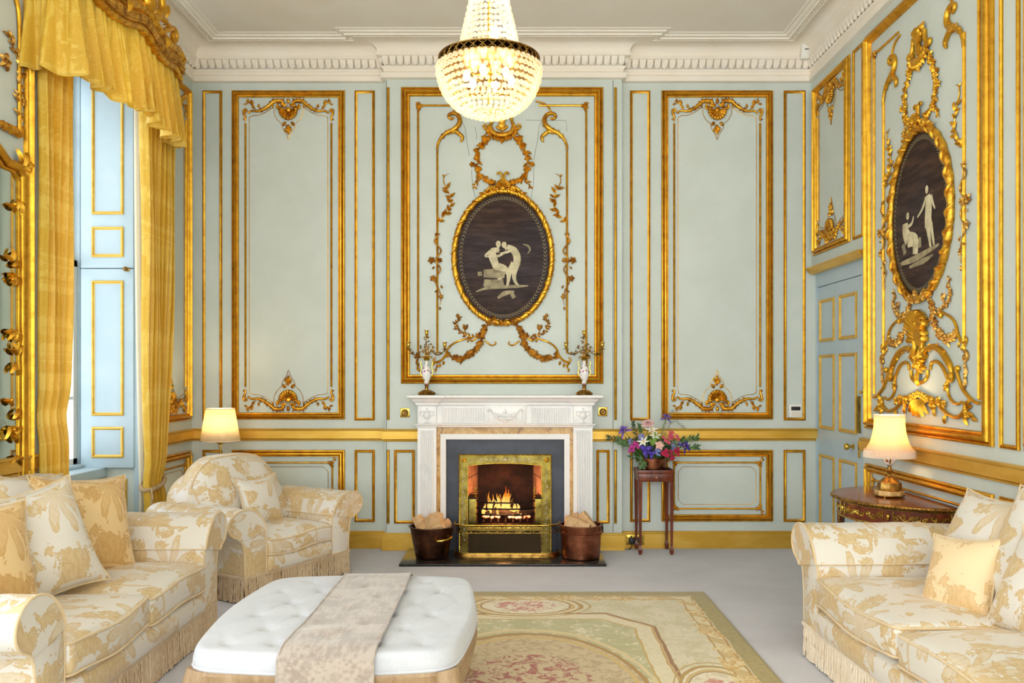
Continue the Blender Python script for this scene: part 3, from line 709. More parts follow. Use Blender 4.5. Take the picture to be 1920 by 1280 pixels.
# --- overmantel composition, used on the chimney wall and again on the right wall
def overmantel(M, parent, uc, vc, s, lo=True, mat='carved_gilding', mat2='pale_gilding', rods=True, seed=1, curls=True, Mx=None):
    """pixel coordinates of the chimney wall, centred on (941.5, vc row)"""
    K = DC/F*s; b = None
    def T(x, y): return (uc+(x-941.5)*K, vc-(y-482.5)*K)
    for m in (1,-1):
        def Q(x, y): return T(941.5+m*(x-941.5), y)      # x given on the right-hand half
        def Z(pts): return [Q(860+x/6.096, 210+y/6.096) for x, y in pts]
        # inner rod with its swept head
        b = MB(M); head = Z([(1238,440),(1232,380),(1195,300),(1130,242),(1055,205),(1000,160),(978,100),(1000,45),(1045,20),(1095,30),(1105,60),(1075,85),(1050,65)])
        ST(b, head, [.0095,.012,.018,.021,.018,.015,.012,.008], .010); acanthus(b, cr(head[2:6], 6), .030, .010, 4)
        ST(b, Z([(1090,235),(1030,225),(985,255),(950,290),(960,330),(975,345)]), [.018,.018,.016,.012,.004], .010)
        ST(b, Z([(1060,10),(1020,-60),(960,-100),(880,-120)]), [.008,.008,.008,.007], .006)
        b.build('scrolled_rod', MAT[mat], parent)
        top = head[0][1]
        # twining vine, climbing spray and ivy beside the inner rod
        b = MB(M); W = .046*s
        sp = Z([(1235,1290),(1222,1262),(1185,1212),(1130,1160),(1092,1095),(1085,1020),(1100,935),(1130,870),(1165,800),(1158,742),(1130,715),(1095,703)])
        garland(b, cr(sp[:8], 6), W*1.15, seed+1, .0, 1.0); ST(b, sp[7:], [.005,.004,.003,.001]); b.leaf(sp[9], (.9 if m > 0 else PI-.9), W*.6, W*.4)
        b.build('leaf_spray', MAT[mat], parent)
        b = MB(M)
        vine = [Q(*p) for p in ((1058,438),(1068,452),(1056,470),(1066,488),(1057,505),(1067,525),(1059,545),(1056,560),(1058,572))]
        ST(b, vine, [.004,.008,.007,.008,.006,.007,.005,.004,.002], .012)
        for (x, y), r0 in (((1074,488),.034),((1058,488),.024),((1071,522),.030),((1056,556),.024),((1064,440),.02)): 
            p = Q(x, y); b.rosette(p[0], p[1], r0*s, .010, 5, .2*y)
        for x, y, a in ((1064,455,1.2),(1068,500,-.8),(1056,535,-2),(1058,575,-1.6),(1062,545,-.4)):
            b.leaf(Q(x,y), a if m > 0 else PI-a, .03*s, .02*s, .008, .01)
        b.build('ivy_cluster', MAT[mat2], parent)
        # wreath halves between the cartouche and the painting
        b = MB(M); wr = Z([(640,290),(700,350),(760,430),(785,500),(780,580),(775,660),(760,720),(700,770),(640,800),(590,808)])
        garland(b, cr(wr, 8), W*1.05, seed+2, .42, 1.9); garland(b, cr(Z([(740,745),(775,790),(810,830),(815,860)]), 5), W*.7, seed+3, 0, 1)
        p = Z([(700,300)])[0]; b.rosette(p[0], p[1], .032*s, .01); p = Z([(840,600)])[0]; b.rosette(p[0], p[1], .026*s, .01)
        b.build('wreath_garland', MAT[mat], parent)
        if lo:
            def Y(pts): return [Q(1883-(720+x/3.555), 400+y/3.555) for x, y in pts]
            b = MB(M)
            garland(b, cr(Y([(765,705),(735,712),(690,740),(662,785),(650,830),(640,865),(615,905),(570,940),(510,968),(440,955),(425,930)]), 5), W*1.1, seed+4, .5, 2.2)
            b.rosette(*Y([(575,935)])[0], .040*s, .010, 6); b.rosette(*Y([(480,955)])[0], .026*s, .010); b.rosette(*Y([(628,815)])[0], .030*s, .012)
            garland(b, cr(Y([(620,830),(560,815),(515,795),(490,770),(478,735),(500,700),(485,672)]), 5), W*.72, seed+5, .1, 1.2)
            p = Y([(540,775)])[0]; ST(b, Y([(530,812),(538,795),(540,775)]), .005); b.leaf((p[0]-.004, p[1]), 1.7, .05*s, .03*s, .01, .01); b.leaf((p[0]+.004, p[1]), 1.2, .05*s, .03*s, .01, .01)
            b.build('flower_swag', MAT[mat2], parent)
            b = MB(M)
            ST(b, Y([(738,852),(745,868),(720,880),(695,866),(670,848)]), [.004,.006,.007,.006])
            ST(b, Y([(620,832),(585,850),(575,835),(545,835),(535,838),(480,858),(440,885),(420,915),(410,945),(380,980),(345,992),(332,975),(345,960)]), [.006,.008,.006,.008,.008,.008,.009,.009,.010,.011,.008,.004], .008)
            c = Y([(560,845)])[0]; b.blob((*c,.012), .010, .020, .012)
            for x, y, a in ((400,985,-1.8),(375,1000,-1.7),(355,1005,-1.6),(345,1030,-1.6),(338,990,-2.2)): b.leaf(Y([(x,y)])[0], a, .036*s, .024*s, .008)
            b.build('scroll_bracket', MAT[mat], parent)
    # cartouche at the head
    b = MB(M)
    def Z1(x, y): return T(860+x/6.096, 210+y/6.096)
    for m in (1,-1):
        def z(x, y): p = Z1(495+m*(x-495), y); return p
        ST(b, [z(600,30), z(605,90), z(625,150), z(680,195), z(705,165), z(680,145), z(665,165)], [.014,.014,.014,.012,.010,.007,.005], .012)
        ST(b, [z(620,170), z(610,220), z(570,255), z(520,268), z(495,270)], [.014,.020,.026,.027,.026], .010)
        for i, (x, y, a) in enumerate(((630,190,-.3),(635,225,-.6),(610,255,-.9),(575,275,-1.2),(540,285,-1.4),(508,290,-1.5))): b.leaf(z(x,y), a if m > 0 else PI-a, .042*s, .040*s, .016, .014)
        ST(b, [z(560,165), z(530,190), z(495,205)], [.010,.013,.013], .01)
    b.leaf(Z1(495,300), -PI/2, .05*s, .034*s, .012, .012); b.blob((*Z1(495,245), .014), .02, .014, .012)
    shell(b, Z1(495,0)[0], Z1(0,150)[1], .125*s, PI*.27, PI*.73, 7, .010, .15); shell(b, Z1(495,0)[0], Z1(0,105)[1], .11*s, PI*.30, PI*.70, 5, .020, .1)
    for k in range(5): b.leaf(Z1(495+(k-2)*42, 30), PI/2+(2-k)*.10, .055*s, .036*s, .014, .012)
    b.build('cartouche', MAT[mat], parent)
    return T
T1 = overmantel(M_BREAST, wall_chimney, uvC(941.5,0)[0], uvC(0,482.5)[1], 1.0)
uA, uBr = 157.5*DC/F, 121.5*DC/F; uc1 = uvC(941.5,0)[0]
for m in (1,-1):
    rod(wall_chimney, M_BREAST, uc1+m*uA, uvC(0,207)[1], uvC(0,672)[1], .018)
    rod(wall_chimney, M_BREAST, uc1+m*uBr, uvC(0,283)[1], uvC(0,662)[1], .018)
    b = MB(M_BREAST); y = uvC(0,198)[1]; b.tube([(uc1+m*(uA-.028), y, .005), (uc1+m*.30, y, .005)], .009, 8, up=(0,0,1))
    b.build('moulding_strip', MAT['gilding'], wall_chimney)
    b = MB(M_BREAST); cx = uc1+m*(uA-.006); b.rosette(cx, y-.01, .03, .008); b.rosette(cx-m*.02, y-.004, .02, .01); ST(b, [(cx,y),(cx-m*.006,y+.02),(cx+m*.008,y+.028)], [.008,.006,.004])
    b.leaf((cx+m*.004, y+.008), PI/2-m*.9, .03, .02); b.rosette(cx, y-.034, .017, .006); b.build('corner_knot', MAT['carved_gilding'], wall_chimney)
    b = MB(M_BREAST); cx = uc1+m*uA; y = uvC(0,668)[1]; b.rosette(cx, y, .026, .008); b.rosette(cx+m*.02, y-.005, .018, .008)
    for k in range(6): b.leaf((cx+R_.uniform(-.006,.006), y-.02-.015*k), -PI/2+R_.uniform(-.6,.6), .036, .024, .008, .006)
    b.build('husk_drop', MAT['pale_gilding'], wall_chimney)
# cracks in the paint of the chimney wall
for pts in (((1017,226),(1011,236),(1008,262),(1004,282),(1001,300)), ((866,226),(872,240),(876,268),(880,292)), ((1001,315),(1000,345),(996,372)), ((884,318),(886,350),(892,372)), ((985,225),(1062,226),(1063,246)), ((890,238),(894,252),(893,262))):
    b = MB(M_BREAST); b.tube([(*uvC(x,y), .0) for x, y in pts], .0013, 4, up=(0,0,1)); b.build('paint_crack', MAT['gap_dark'], wall_chimney)

# right wall
S2 = .93; ucR = -5.0; T2 = overmantel(M_RIGHT, wall_right, ucR, 2.405, S2, lo=True, mat='gilding', seed=20)
for m in (1,-1):
    rod(wall_right, M_RIGHT, ucR+m*uA*S2, 3.60, 1.30, .018)
    rod(wall_right, M_RIGHT, ucR+m*uBr*S2, 3.30, 1.57, .018)
    b = MB(M_RIGHT); y = 3.62; b.tube([(ucR+m*(uA*S2-.028), y, .005), (ucR+m*.28, y, .005)], .009, 8, up=(0,0,1)); b.build('moulding_strip', MAT['gilding'], wall_right)
    b = MB(M_RIGHT); cx = ucR+m*(uA*S2-.006); b.rosette(cx, y-.01, .03, .008); b.rosette(cx-m*.02, y-.004, .02, .01); b.leaf((cx+m*.004, y+.008), PI/2-m*.9, .03, .02); b.rosette(cx, y-.034, .017, .006)
    b.build('corner_knot', MAT['carved_gilding'], wall_right)
    cw = ucR+m*uBr*S2; b = MB(M_RIGHT); c = (cw+m*.012, 1.53); SPI(b, c[0], c[1], .03, -m*1.0, PI/2, .012)
    for k in range(6): b.leaf((cw+m*.015+R_.uniform(-.008,.008), 1.50-.02*k), -PI/2+R_.uniform(-.5,.5), .045, .028, .01, .006)
    b.build('husk_drop', MAT['pale_gilding'], wall_right)
    # sweeping supports under the oval
    def g(pts): return [(ucR+m*abs(uvR(1620+x/5.12, 560+y/5.12)[0]-ucR), uvR(1620+x/5.12, 560+y/5.12)[1]) for x, y in pts]
    b = MB(M_RIGHT)
    a1 = g([(600,520),(625,480),(690,460),(760,500),(820,590),(855,670),(860,750),(880,760)]); ST(b, a1, [.012,.016,.018,.020,.020,.018,.014,.010], .012); acanthus(b, cr(a1[1:6], 5), .028, .012, 5, seed=5)
    b.blob((*a1[6], .016), .03, .035, .02); b.blob((*g([(920,670)])[0], .014), .022, .02, .016)
    ST(b, g([(905,690),(925,770),(965,870),(1030,950),(1090,995),(1125,1000)]), [.010,.011,.011,.010,.009], .008)
    ST(b, g([(650,680),(660,620),(700,600),(750,630),(790,700),(815,780),(815,850),(825,920),(860,980),(915,1010),(950,985)]), [.009,.010,.011,.011,.010,.009,.009,.009,.009,.006], .008)
    b.rosette(*g([(812,845)])[0], .03, .012, 5)
    ST(b, g([(560,1000),(600,950),(650,950),(720,1000),(770,1060),(830,1110),(900,1135),(960,1110),(990,1050),(975,990)]), [.012,.013,.014,.012,.011,.010,.012,.014,.014,.008], .010)
    for x, y, r0 in ((680,1000,.04),(740,985,.032),(790,1010,.028),(620,960,.03),(1010,1110,.03)): b.rosette(*g([(x,y)])[0], r0, .014, 6)
    for x, y, a in ((1000,1050,.3),(1015,1100,-.2),(1050,1130,-.4),(980,1130,-1),(690,1040,-1.4),(800,1110,-1.8),(1005,1020,.8)): b.leaf(g([(x,y)])[0], a if m > 0 else PI-a, .055, .035, .014, .008)
    b.build('sweeping_bracket', MAT['gilding'], wall_right)
b = MB(M_RIGHT)
g1 = lambda x, y: uvR(1620+x/5.12, 560+y/5.12)
shell(b, ucR, g1(0,390)[1], .17, .35, PI-.35, 8, .020); shell(b, ucR, g1(0,450)[1], .135, -.1, PI+.1, 9, .014); ST(b, [(ucR-.05, g1(0,440)[1]), (ucR-.045, g1(0,520)[1]), (ucR-.09, g1(0,590)[1])], .02, .014); ST(b, [(ucR+.05, g1(0,440)[1]), (ucR+.045, g1(0,520)[1]), (ucR+.09, g1(0,590)[1])], .02, .014)
for k in range(14): b.leaf((ucR+R_.uniform(-.05,.05), g1(0,640+R_.uniform(-60,80))[1]), R_.uniform(0,6.28), .07, .045, .018, .012)
ST(b, [(ucR-.10, g1(0,690)[1]), (ucR-.09, g1(0,760)[1]), (ucR, g1(0,800)[1]), (ucR+.09, g1(0,760)[1]), (ucR+.10, g1(0,690)[1])], .011, .01)
b.leaf((ucR, g1(0,700)[1]), -PI/2, .09, .06, .02, .016); b.rosette(ucR, g1(0,620)[1], .06, .02, 6)
b.build('shell_cartouche', MAT['gilding'], wall_right)
b = MB(M_RIGHT)
for k in range(5): b.leaf((ucR+(k-2)*.02, g1(0,960)[1]+.02), -PI/2+(k-2)*.35, .11, .05, .02, .014)
for k in range(7): b.rosette(ucR+(k-3)*.026, g1(0,905)[1]+.012-abs(k-3)*.006, .026, .016, 5)
b.build('acanthus_spray', MAT['gilding'], wall_right)

# --- left pier: rod and sprigs above the mirror
b = MB(M_LEFT)
ST(b, [uvL(2,-60), uvL(20,-20), uvL(31,20), uvL(33,80)], [.012,.014,.012,.010], .01); ST(b, [uvL(33,80), uvL(33,250)], [.011,.011], .01); b.build('scrolled_rod', MAT['gilding'], wall_left)
b = MB(M_LEFT); garland(b, cr([uvL(36,250), uvL(32,180), uvL(36,130), uvL(22,85), uvL(13,60)], 6), .05, 4, .1, 1); b.rosette(*uvL(5,115), .05, .01); b.rosette(*uvL(38,190), .03, .01)
b.build('ivy_cluster', MAT['pale_gilding'], wall_left)
b = MB(M_LEFT); ST(b, [uvL(-20,228), uvL(0,234), uvL(20,244), uvL(32,252), uvL(36,240)], [.02,.022,.026,.02,.01], .012); acanthus(b, cr([uvL(-20,228), uvL(0,234), uvL(20,244), uvL(34,246)], 6), .035, .012, 4)
b.build('acanthus_spray', MAT['carved_gilding'], wall_left)
# ------------------------------------------------------------------ window with panelled shutter
b = MB()
z0, z1 = .78, 3.6
b.box(WX-.04, WO0, z0, WX+.02, WO0+.07, z1); b.box(WX-.04, WO1-.02, z0, WX+.02, WO1, z1); b.box(WX-.04, WO0, z1, WX+.02, WO1, 3.68)
win = struct(b.build('window_1', MAT['blue_paint'], smooth=False))
for nm, xa, za, zb in (('lower_sash', WX, z0, 2.25), ('upper_sash', WX-.035, 2.21, z1)):
    b = MB(); y0, y1 = WO0+.07, WO1-.02
    b.box(xa-.03, y0, za, xa, y0+.05, zb); b.box(xa-.03, y1-.05, za, xa, y1, zb); b.box(xa-.03, y0, za, xa, y1, za+.06); b.box(xa-.03, y0, zb-.045, xa, y1, zb)
    for k in (1, 2): yy = y0+(y1-y0)*k/3; b.box(xa-.022, yy-.011, za, xa-.004, yy+.011, zb)
    for k in (1, 2): zz = za+(zb-za)*k/3; b.box(xa-.022, y0, zz-.011, xa-.004, y1, zz+.011)
    s_ = b.build(nm, MAT['white_plastic'], win, smooth=False)
    b = MB(); b.box(xa-.016, y0+.03, za+.03, xa-.012, y1-.03, zb-.03); b.build('pane', MAT['window_glass'], s_, smooth=False)
b = MB(); b.bbox(WX-.02, WO0, .70, -2.93, WO1, .775, .01); b.bbox(WX-.02, WO0, .775, WX+.06, WO1, .80, .005); b.build('window_sill', MAT['blue_paint'], win)
def shutter_xz(x, D): return (x-VX)*D/F
DSH = 5.885
M_SH = frame_m((0, DSH, 0), (1,0,0), (0,0,1), (0,-1,0))
zsp = CH-(503-VY)*DSH/F
for za, zb, rects in ((.772, zsp-.003, ((526,779),(800,858))), (zsp+.003, 3.66, ((118,402),(425,482)))):
    b = MB(); xa, xb = shutter_xz(151, DSH), shutter_xz(250, DSH); b.bbox(xa, DSH, za, xb, WO1-.005, zb, .004)
    s_ = b.build('shutter', MAT['blue_paint'], win)
    for ya, yb in rects:
        b = MB(M_SH); b.frame(shutter_xz(172,DSH), CH-(yb-VY)*DSH/F, shutter_xz(232,DSH), CH-(ya-VY)*DSH/F, [(0,0),(0,.006),(.006,.012),(.012,.012),(.016,.004),(.022,.001),(.022,-.001)])
        b.build('panel_moulding', MAT['gold_paint'], s_, angle=30)
    if za < 1:
        b = MB(); c = at(239, 505, DSH); b.lathe((0,0,0), [(.0,0),(.016,0),(.016,.004),(.007,.008),(.006,.02),(.015,.028),(.017,.036),(.012,.044),(0,.046)], 14)
        for i in range(len(b.v)): p = b.v[i]; b.v[i] = Vector((c.x+p.x, DSH-p.z, c.z+p.y))
        b.build('knob', MAT['old_brass'], s_)
# panelled breast of the recess below the shutter, and narrow jamb strip
b = MB(frame_m((0, WO1-.001, 0), (1,0,0), (0,0,1), (0,-1,0))); D_ = WO1
b.frame(shutter_xz(212,D_), .30, shutter_xz(239,D_), CH-(897-VY)*D_/F, [(0,0),(0,.006),(.006,.012),(.012,.012),(.016,.004),(.022,.001)]); b.build('panel_moulding', MAT['gold_paint'], win, angle=30)
b = MB(); b.bbox(shutter_xz(251,5.9), 5.90, 0, XL+.012, WO1+.06, 3.72, .004); b.bbox(XL-.01, WO1, 0, XL+.012, WO1+.07, 3.72, .004); b.build('architrave', MAT['blue_paint'], win)
b = MB(); b.bbox(-2.93, WO0-.07, 3.66, XL+.012, WO1+.07, 3.74, .004); b.bbox(XL-.01, WO0-.05, 0, XL+.012, WO0, 3.72, .004); b.build('architrave', MAT['blue_paint'], win)

# ------------------------------------------------------------------ door in the right wall
XD = 2.492
def D_at(x, X=XD): return F*X/(x-VX)
b = MB(); b.box(XD, 5.945, .01, XD+.05, 6.83, 2.153)
door = struct(b.build('door_1', MAT['blue_paint'], smooth=False))
b = MB(); X0 = 2.482
b.box(X0, 5.826, 2.157, XD+.06, DB, 2.263); b.box(X0, 5.826, 0, XD+.06, 5.941, 2.158); b.box(X0, 6.834, 0, XD+.06, DB, 2.158)
b.build('door_frame', MAT['blue_paint'], door, smooth=False)
b = MB(); b.box(XD+.056, 5.83, 0, XD+.06, DB, 2.2); b.build('gap', MAT['gap_dark'], door, smooth=False)
b = MB(); b.sweep([(XR, 5.80), (XR, 6.84)], [(-.02,2.262),(.012,2.264),(.02,2.272),(.03,2.28),(.045,2.30),(.055,2.305),(.055,2.314),(-.02,2.316)]); b.build('door_cornice', MAT['gold_paint'], door, angle=25)
M_D = frame_m((XD, 0, 0), (0,-1,0), (0,0,1), (-1,0,0))
DP = [(0,0),(0,.010),(.006,.014),(.014,.012),(.022,.004),(.026,.0015),(.026,0)]
for xa, xb in ((1538,1565),(1575,1607.5)):
    for za, zb in ((1.704,2.045),(.999,1.598),(.206,.79)):
        b = MB(M_D); b.frame(-D_at(xa), za, -D_at(xb), zb, DP); b.build('panel_moulding', MAT['gold_paint'], door, angle=25)
def knobat(c, axis, name, mat, parent, s=1.0):
    b = MB(); b.lathe((0,0,0), [(0,0),(.022,0),(.022,.004),(.010,.008),(.008,.026),(.020,.036),(.027,.048),(.024,.060),(.012,.068),(0,.07)], 18)
    for i in range(len(b.v)):
        p = b.v[i]*s; b.v[i] = Vector(c)+(Vector((-p.z, p.x, p.y)) if axis == 'x' else Vector((p.x, -p.z, p.y)))
    return b.build(name, mat, parent)
D_ = D_at(1600); knobat((XD, D_, CH-(837-VY)*D_/F), 'x', 'door_handle', MAT['brass'], door)
D_ = D_at(1611.5); b = MB(); b.bbox(XD-.006, D_-.028, CH-(812-VY)*D_/F, XD, D_+.028, CH-(742-VY)*D_/F, .003)
for k in range(9): b.blob((XD-.008, D_, 1.05+.025*k), .005, .014, .010)
b.build('finger_plate', MAT['engraved_brass'], door)
b = MB(); b.bbox(XD-.006, D_-.018, CH-(858-VY)*D_/F, XD, D_+.018, CH-(826-VY)*D_/F, .003); b.build('escutcheon', MAT['brass'], door)
c = (XR, 5.80, CH-(735-VY)*5.80/F); t = thing('door_bolt', (XR, 5.80, c[2]), 'small square brass bell push on the wall between door and gilt panel', 'bell push')
b = MB(); b.bbox(XR-.010, 5.775, c[2]-.04, XR, 5.822, c[2]+.04, .003); b.build('plate', MAT['brass'], t); knobat((XR-.01, 5.80, c[2]), 'x', 'button', MAT['brass'], t, .45)
t.name = 'bell_push'

# ------------------------------------------------------------------ wall plates and small fittings
for px, py, lab in ((759.5, 773.5, 'square brass dial plate on the wall left of the white mantel'), (1130, 771.5, 'square brass dial plate on the wall right of the white mantel')):
    c = at(px, py, DC); t = thing('dial_plate', (c.x, DC, c.z), lab, 'wall plate', 'brass plates beside the mantel')
    b = MB(); b.bbox(c.x-.038, DC-.006, c.z-.038, c.x+.038, DC, c.z+.038, .003); b.build('plate', MAT['brass'], t)
    b = MB(); b.lathe((0,0,0), [(.022,0),(.030,.002),(.030,.006),(.024,.008),(.020,.005),(.012,.005),(.011,.014),(.006,.016),(0,.016)], 20)
    for i in range(len(b.v)): p = b.v[i]; b.v[i] = Vector((c.x+p.x, DC-.006-p.z, c.z+p.y))
    b.build('dial', MAT['old_brass'], t)
c = at(1490.5, 770, DB); t = thing('wall_keypad', (c.x, DB, c.z), 'cream wall keypad with black display, right of the tall gilt panel', 'keypad')
b = MB(); b.bbox(c.x-.055, DB-.022, c.z-.055, c.x+.055, DB-.0, c.z+.055, .006); b.build('housing', MAT['white_plastic'], t)
b = MB(); b.bbox(c.x-.038, DB-.025, c.z+.005, c.x+.038, DB-.019, c.z+.036, .002); b.build('display', MAT['socket_black'], t)
b = MB()
for i in range(6):
    for j in range(2): b.bbox(c.x-.038+.0135*i, DB-.0245, c.z-.038+.015*j, c.x-.038+.0135*i+.009, DB-.02, c.z-.030+.015*j, .001)
b.build('buttons', MAT['shade_trim'], t)
c = at(1509, 97, 6.76); t = thing('motion_sensor', (c.x, 6.8, c.z), 'white motion sensor tucked in the upper right ceiling corner', 'sensor')
b = MB(); b.rbox((c.x, 6.755, c.z), (.068, .045, .125), .016, 3, lambda p, h: (p.x, p.y-(.012 if p.z > 0 else -.004)*(1), p.z)); b.build('housing', MAT['white_plastic'], t)
b = MB(); b.bbox(c.x-.014, 6.715, c.z+.004, c.x+.018, 6.722, c.z+.009, .001); b.build('slot', MAT['socket_black'], t)
b = MB(); b.bbox(c.x+.0, 6.775, c.z-.02, c.x+.03, DB-.055, c.z+.03, .004); b.build('bracket', MAT['white_plastic'], t)
c = at(1191, 1011.5, DB-.022); t = thing('power_socket', (c.x, DB-.022, c.z), 'double brass power socket low on the gold baseboard behind the flower stand', 'socket')
b = MB(); b.bbox(c.x-.072, DB-.03, c.z-.042, c.x+.072, DB-.022, c.z+.042, .003); b.build('plate', MAT['brass'], t)
for sx in (-.034, .034):
    b = MB(); b.bbox(c.x+sx-.02, DB-.034, c.z-.022, c.x+sx+.02, DB-.029, c.z+.022, .002); b.bbox(c.x+sx-.006, DB-.036, c.z+.022, c.x+sx+.006, DB-.029, c.z+.036, .001)
    b.build('socket_insert', MAT['socket_black'], t)
b = MB(); b.rbox((c.x-.032, DB-.054, c.z-.002), (.046, .04, .05), .008, 2); b.tube([(c.x-.032, DB-.07, c.z-.02), (c.x-.036, DB-.072, c.z-.05), (c.x-.06, DB-.05, c.z-.078)], .004, 6); b.build('plug', MAT['socket_black'], t)

# ------------------------------------------------------------------ oval paintings
def oval(M, uc, vc, ru, rv, label, figures, loc):
    t = thing('oval_painting', loc, label, 'painting', 'oval grisaille paintings in gilt frames')
    b = MB(M); N = 64
    vs = [(uc, vc, .008)]+[(uc+ru*q*math.cos(2*PI*k/N), vc+rv*q*math.sin(2*PI*k/N), .008+.004*(1-q)) for q in (.5, 1) for k in range(N)]
    fs = [(0, 1+k, 1+(k+1)%N) for k in range(N)]+[(1+k, 1+N+k, 1+N+(k+1)%N, 1+(k+1)%N) for k in range(N)]
    b.add(vs, fs); vs2 = [(uc+ru*math.cos(2*PI*k/N), vc+rv*math.sin(2*PI*k/N), z) for z in (0, .008) for k in range(N)]
    b.add(vs2, [(k, (k+1)%N, N+(k+1)%N, N+k) for k in range(N)])
    cv = b.build('canvas', MAT['painted_canvas'], t)
    b = MB(M)      # painted laurel border
    for k in range(96):
        a = 2*PI*k/96; x, y = uc+ru*.90*math.cos(a), vc+rv*.92*math.sin(a); d = math.atan2(rv*math.cos(a), -ru*math.sin(a))
        for sg in (1,-1): b.leaf((x, y), d+sg*.55, .030, .006, .0008, .0095)
    b.build('painted_border', MAT['wreath_paint'], cv)
    for mat, nm, shapes in figures:
        b = MB(M)
        for s_ in shapes:
            pts = s_[0]; r = s_[1]
            if len(pts) > 1: b.tube([(uc+x, vc+y, .011) for x, y, *_ in cr(pts, 5)], [q for q in r], 8, flat=.10, up=(0,0,1))
            else: b.blob((uc+pts[0][0], vc+pts[0][1], .0115), r[0], r[1], .003, 12, 6)
        b.build(nm, MAT[mat], cv)
    b = MB(M); N = 168; pts = []; rad = []
    for k in range(N):
        a = 2*PI*k/N; pts.append((uc+(ru+.014)*math.cos(a), vc+(rv+.014)*math.sin(a), .014)); rad.append(.022+.006*max(0, math.sin(28*a))**2+.002*math.sin(56*a+1))
    b.tube(pts, rad, 10, closed=True, up=(0,0,1))
    for k in range(28):      # ribbon wound round the moulding
        a = 2*PI*(k+.5)/28; seg = []
        for q in range(7):
            aa = a+(q/6-.5)*.16; rr = (q/6-.5)*.052; seg.append((uc+(ru+.014+rr)*math.cos(aa), vc+(rv+.014+rr)*math.sin(aa), .014+.026*math.cos((q/6-.5)*PI*.9)))
        b.tube(seg, [.004,.010,.012,.010,.004], 6, up=(0,0,1))
    b.build('frame', MAT['carved_gilding'], t)
    b = MB(M); y = vc+rv      # shell crest
    shell(b, uc, y+.035, .085, .15, PI-.15, 9, .03); shell(b, uc, y+.085, .05, PI+.3, 2*PI-.3, 5, .03)
    for m in (1,-1):
        SPI(b, uc+m*.075, y+.018, .026, -m*1.2, PI/2, .011, 1, .03); ST(b, [(uc+m*.04,y+.03),(uc+m*.09,y+.045),(uc+m*.13,y+.02),(uc+m*.17,y-.02)], [.010,.014,.012,.006], .026)
        ST(b, [(uc+m*.008,y+.10),(uc+m*.012,y+.15),(uc+m*.03,y+.165),(uc+m*.045,y+.155),(uc+m*.04,y+.145)], [.009,.009,.009,.008,.005], .02)
        for k in range(4): b.leaf((uc+m*(.05+.035*k), y+.02-.012*k), PI/2-m*(.5+.25*k), .045, .03, .012, .026)
    b.build('crest', MAT['gilding'], t)
    b = MB(M); y = vc-rv      # flower knot at the foot
    rr = random.Random(3)
    for k in range(11): b.rosette(uc+(k-5)*.019, y-.002-.010*math.cos((k-5)*.35)+rr.uniform(-.012,.012), rr.uniform(.020,.030), .03, 5, rr.random()*6)
    b.build('flower_knot', MAT['pale_gilding'], t)
    return t
k = .0044*.99
def fg(pts): return [((x-465)/1920*8.0*.0546, (650-y)/1280*8.0*.0819*.42) for x, y in pts]
def PF(pts): return [((x-465)/4.571*DC/F, (650-y)/4.571*DC/F) for x, y in pts]       # read off the photo's oval, centre (465, 650) of its enlargement
c1 = uvC(841+465/4.571-.0, 340+650/4.571)
fig = [('grisaille_paint', 'painted_rocks', [(PF([(235,945),(330,915),(470,905),(590,900),(680,895)]), [.004,.012,.014,.012,.004]), (PF([(420,1000),(480,960),(560,945)]), [.008,.02,.008]), (PF([(300,790),(400,790),(480,800)]), [.03,.038,.03]), (PF([(300,870),(390,880),(470,870)]), [.028,.038,.03]), (PF([(540,960),(560,1000)]), [.014,.018]), (PF([(250,795),(285,790)]), [.018,.016])]),
       ('grisaille_light', 'painted_figures', [
        (PF([(425,538)]), (.021,.027)), (PF([(475,545)]), (.021,.026)), (PF([(425,560),(415,590)]), [.010,.012]), (PF([(482,560),(500,585)]), [.011,.014]), (PF([(360,590),(400,588),(432,600)]), [.014,.02,.014]),
        (PF([(370,590),(375,640),(395,700),(410,740)]), [.026,.034,.030,.028]), (PF([(372,590),(325,625),(318,645),(360,640)]), [.012,.010,.008,.006]), (PF([(395,650),(450,630),(490,600)]), [.012,.009,.006]),
        (PF([(400,740),(455,765),(465,790),(425,850),(405,900)]), [.028,.024,.018,.012,.008]), (PF([(410,720),(470,735),(505,770),(500,800)]), [.022,.02,.016,.012]),
        (PF([(500,560),(555,590),(585,650),(580,720)]), [.018,.028,.030,.028]), (PF([(540,590),(490,610),(440,620)]), [.012,.010,.007]), (PF([(560,700),(520,780),(510,850),(500,915)]), [.026,.022,.013,.008]),
        (PF([(580,720),(560,800),(570,860),(605,905)]), [.024,.018,.012,.008])]),
       ('wreath_paint', 'painted_crescent', [(PF([(635,540),(680,555),(695,590),(675,620)]), [.003,.008,.007,.002])])]
oval(M_BREAST, c1[0]+.002, c1[1], .385, .525, 'oval painting of two pale nude figures in twisted gilt frame above the mantel', fig, (c1[0], DC, c1[1]-.53))
def PR(pts): return [((x-232)*.0031*.93, (640-y)*.00104*.98) for x, y in pts]
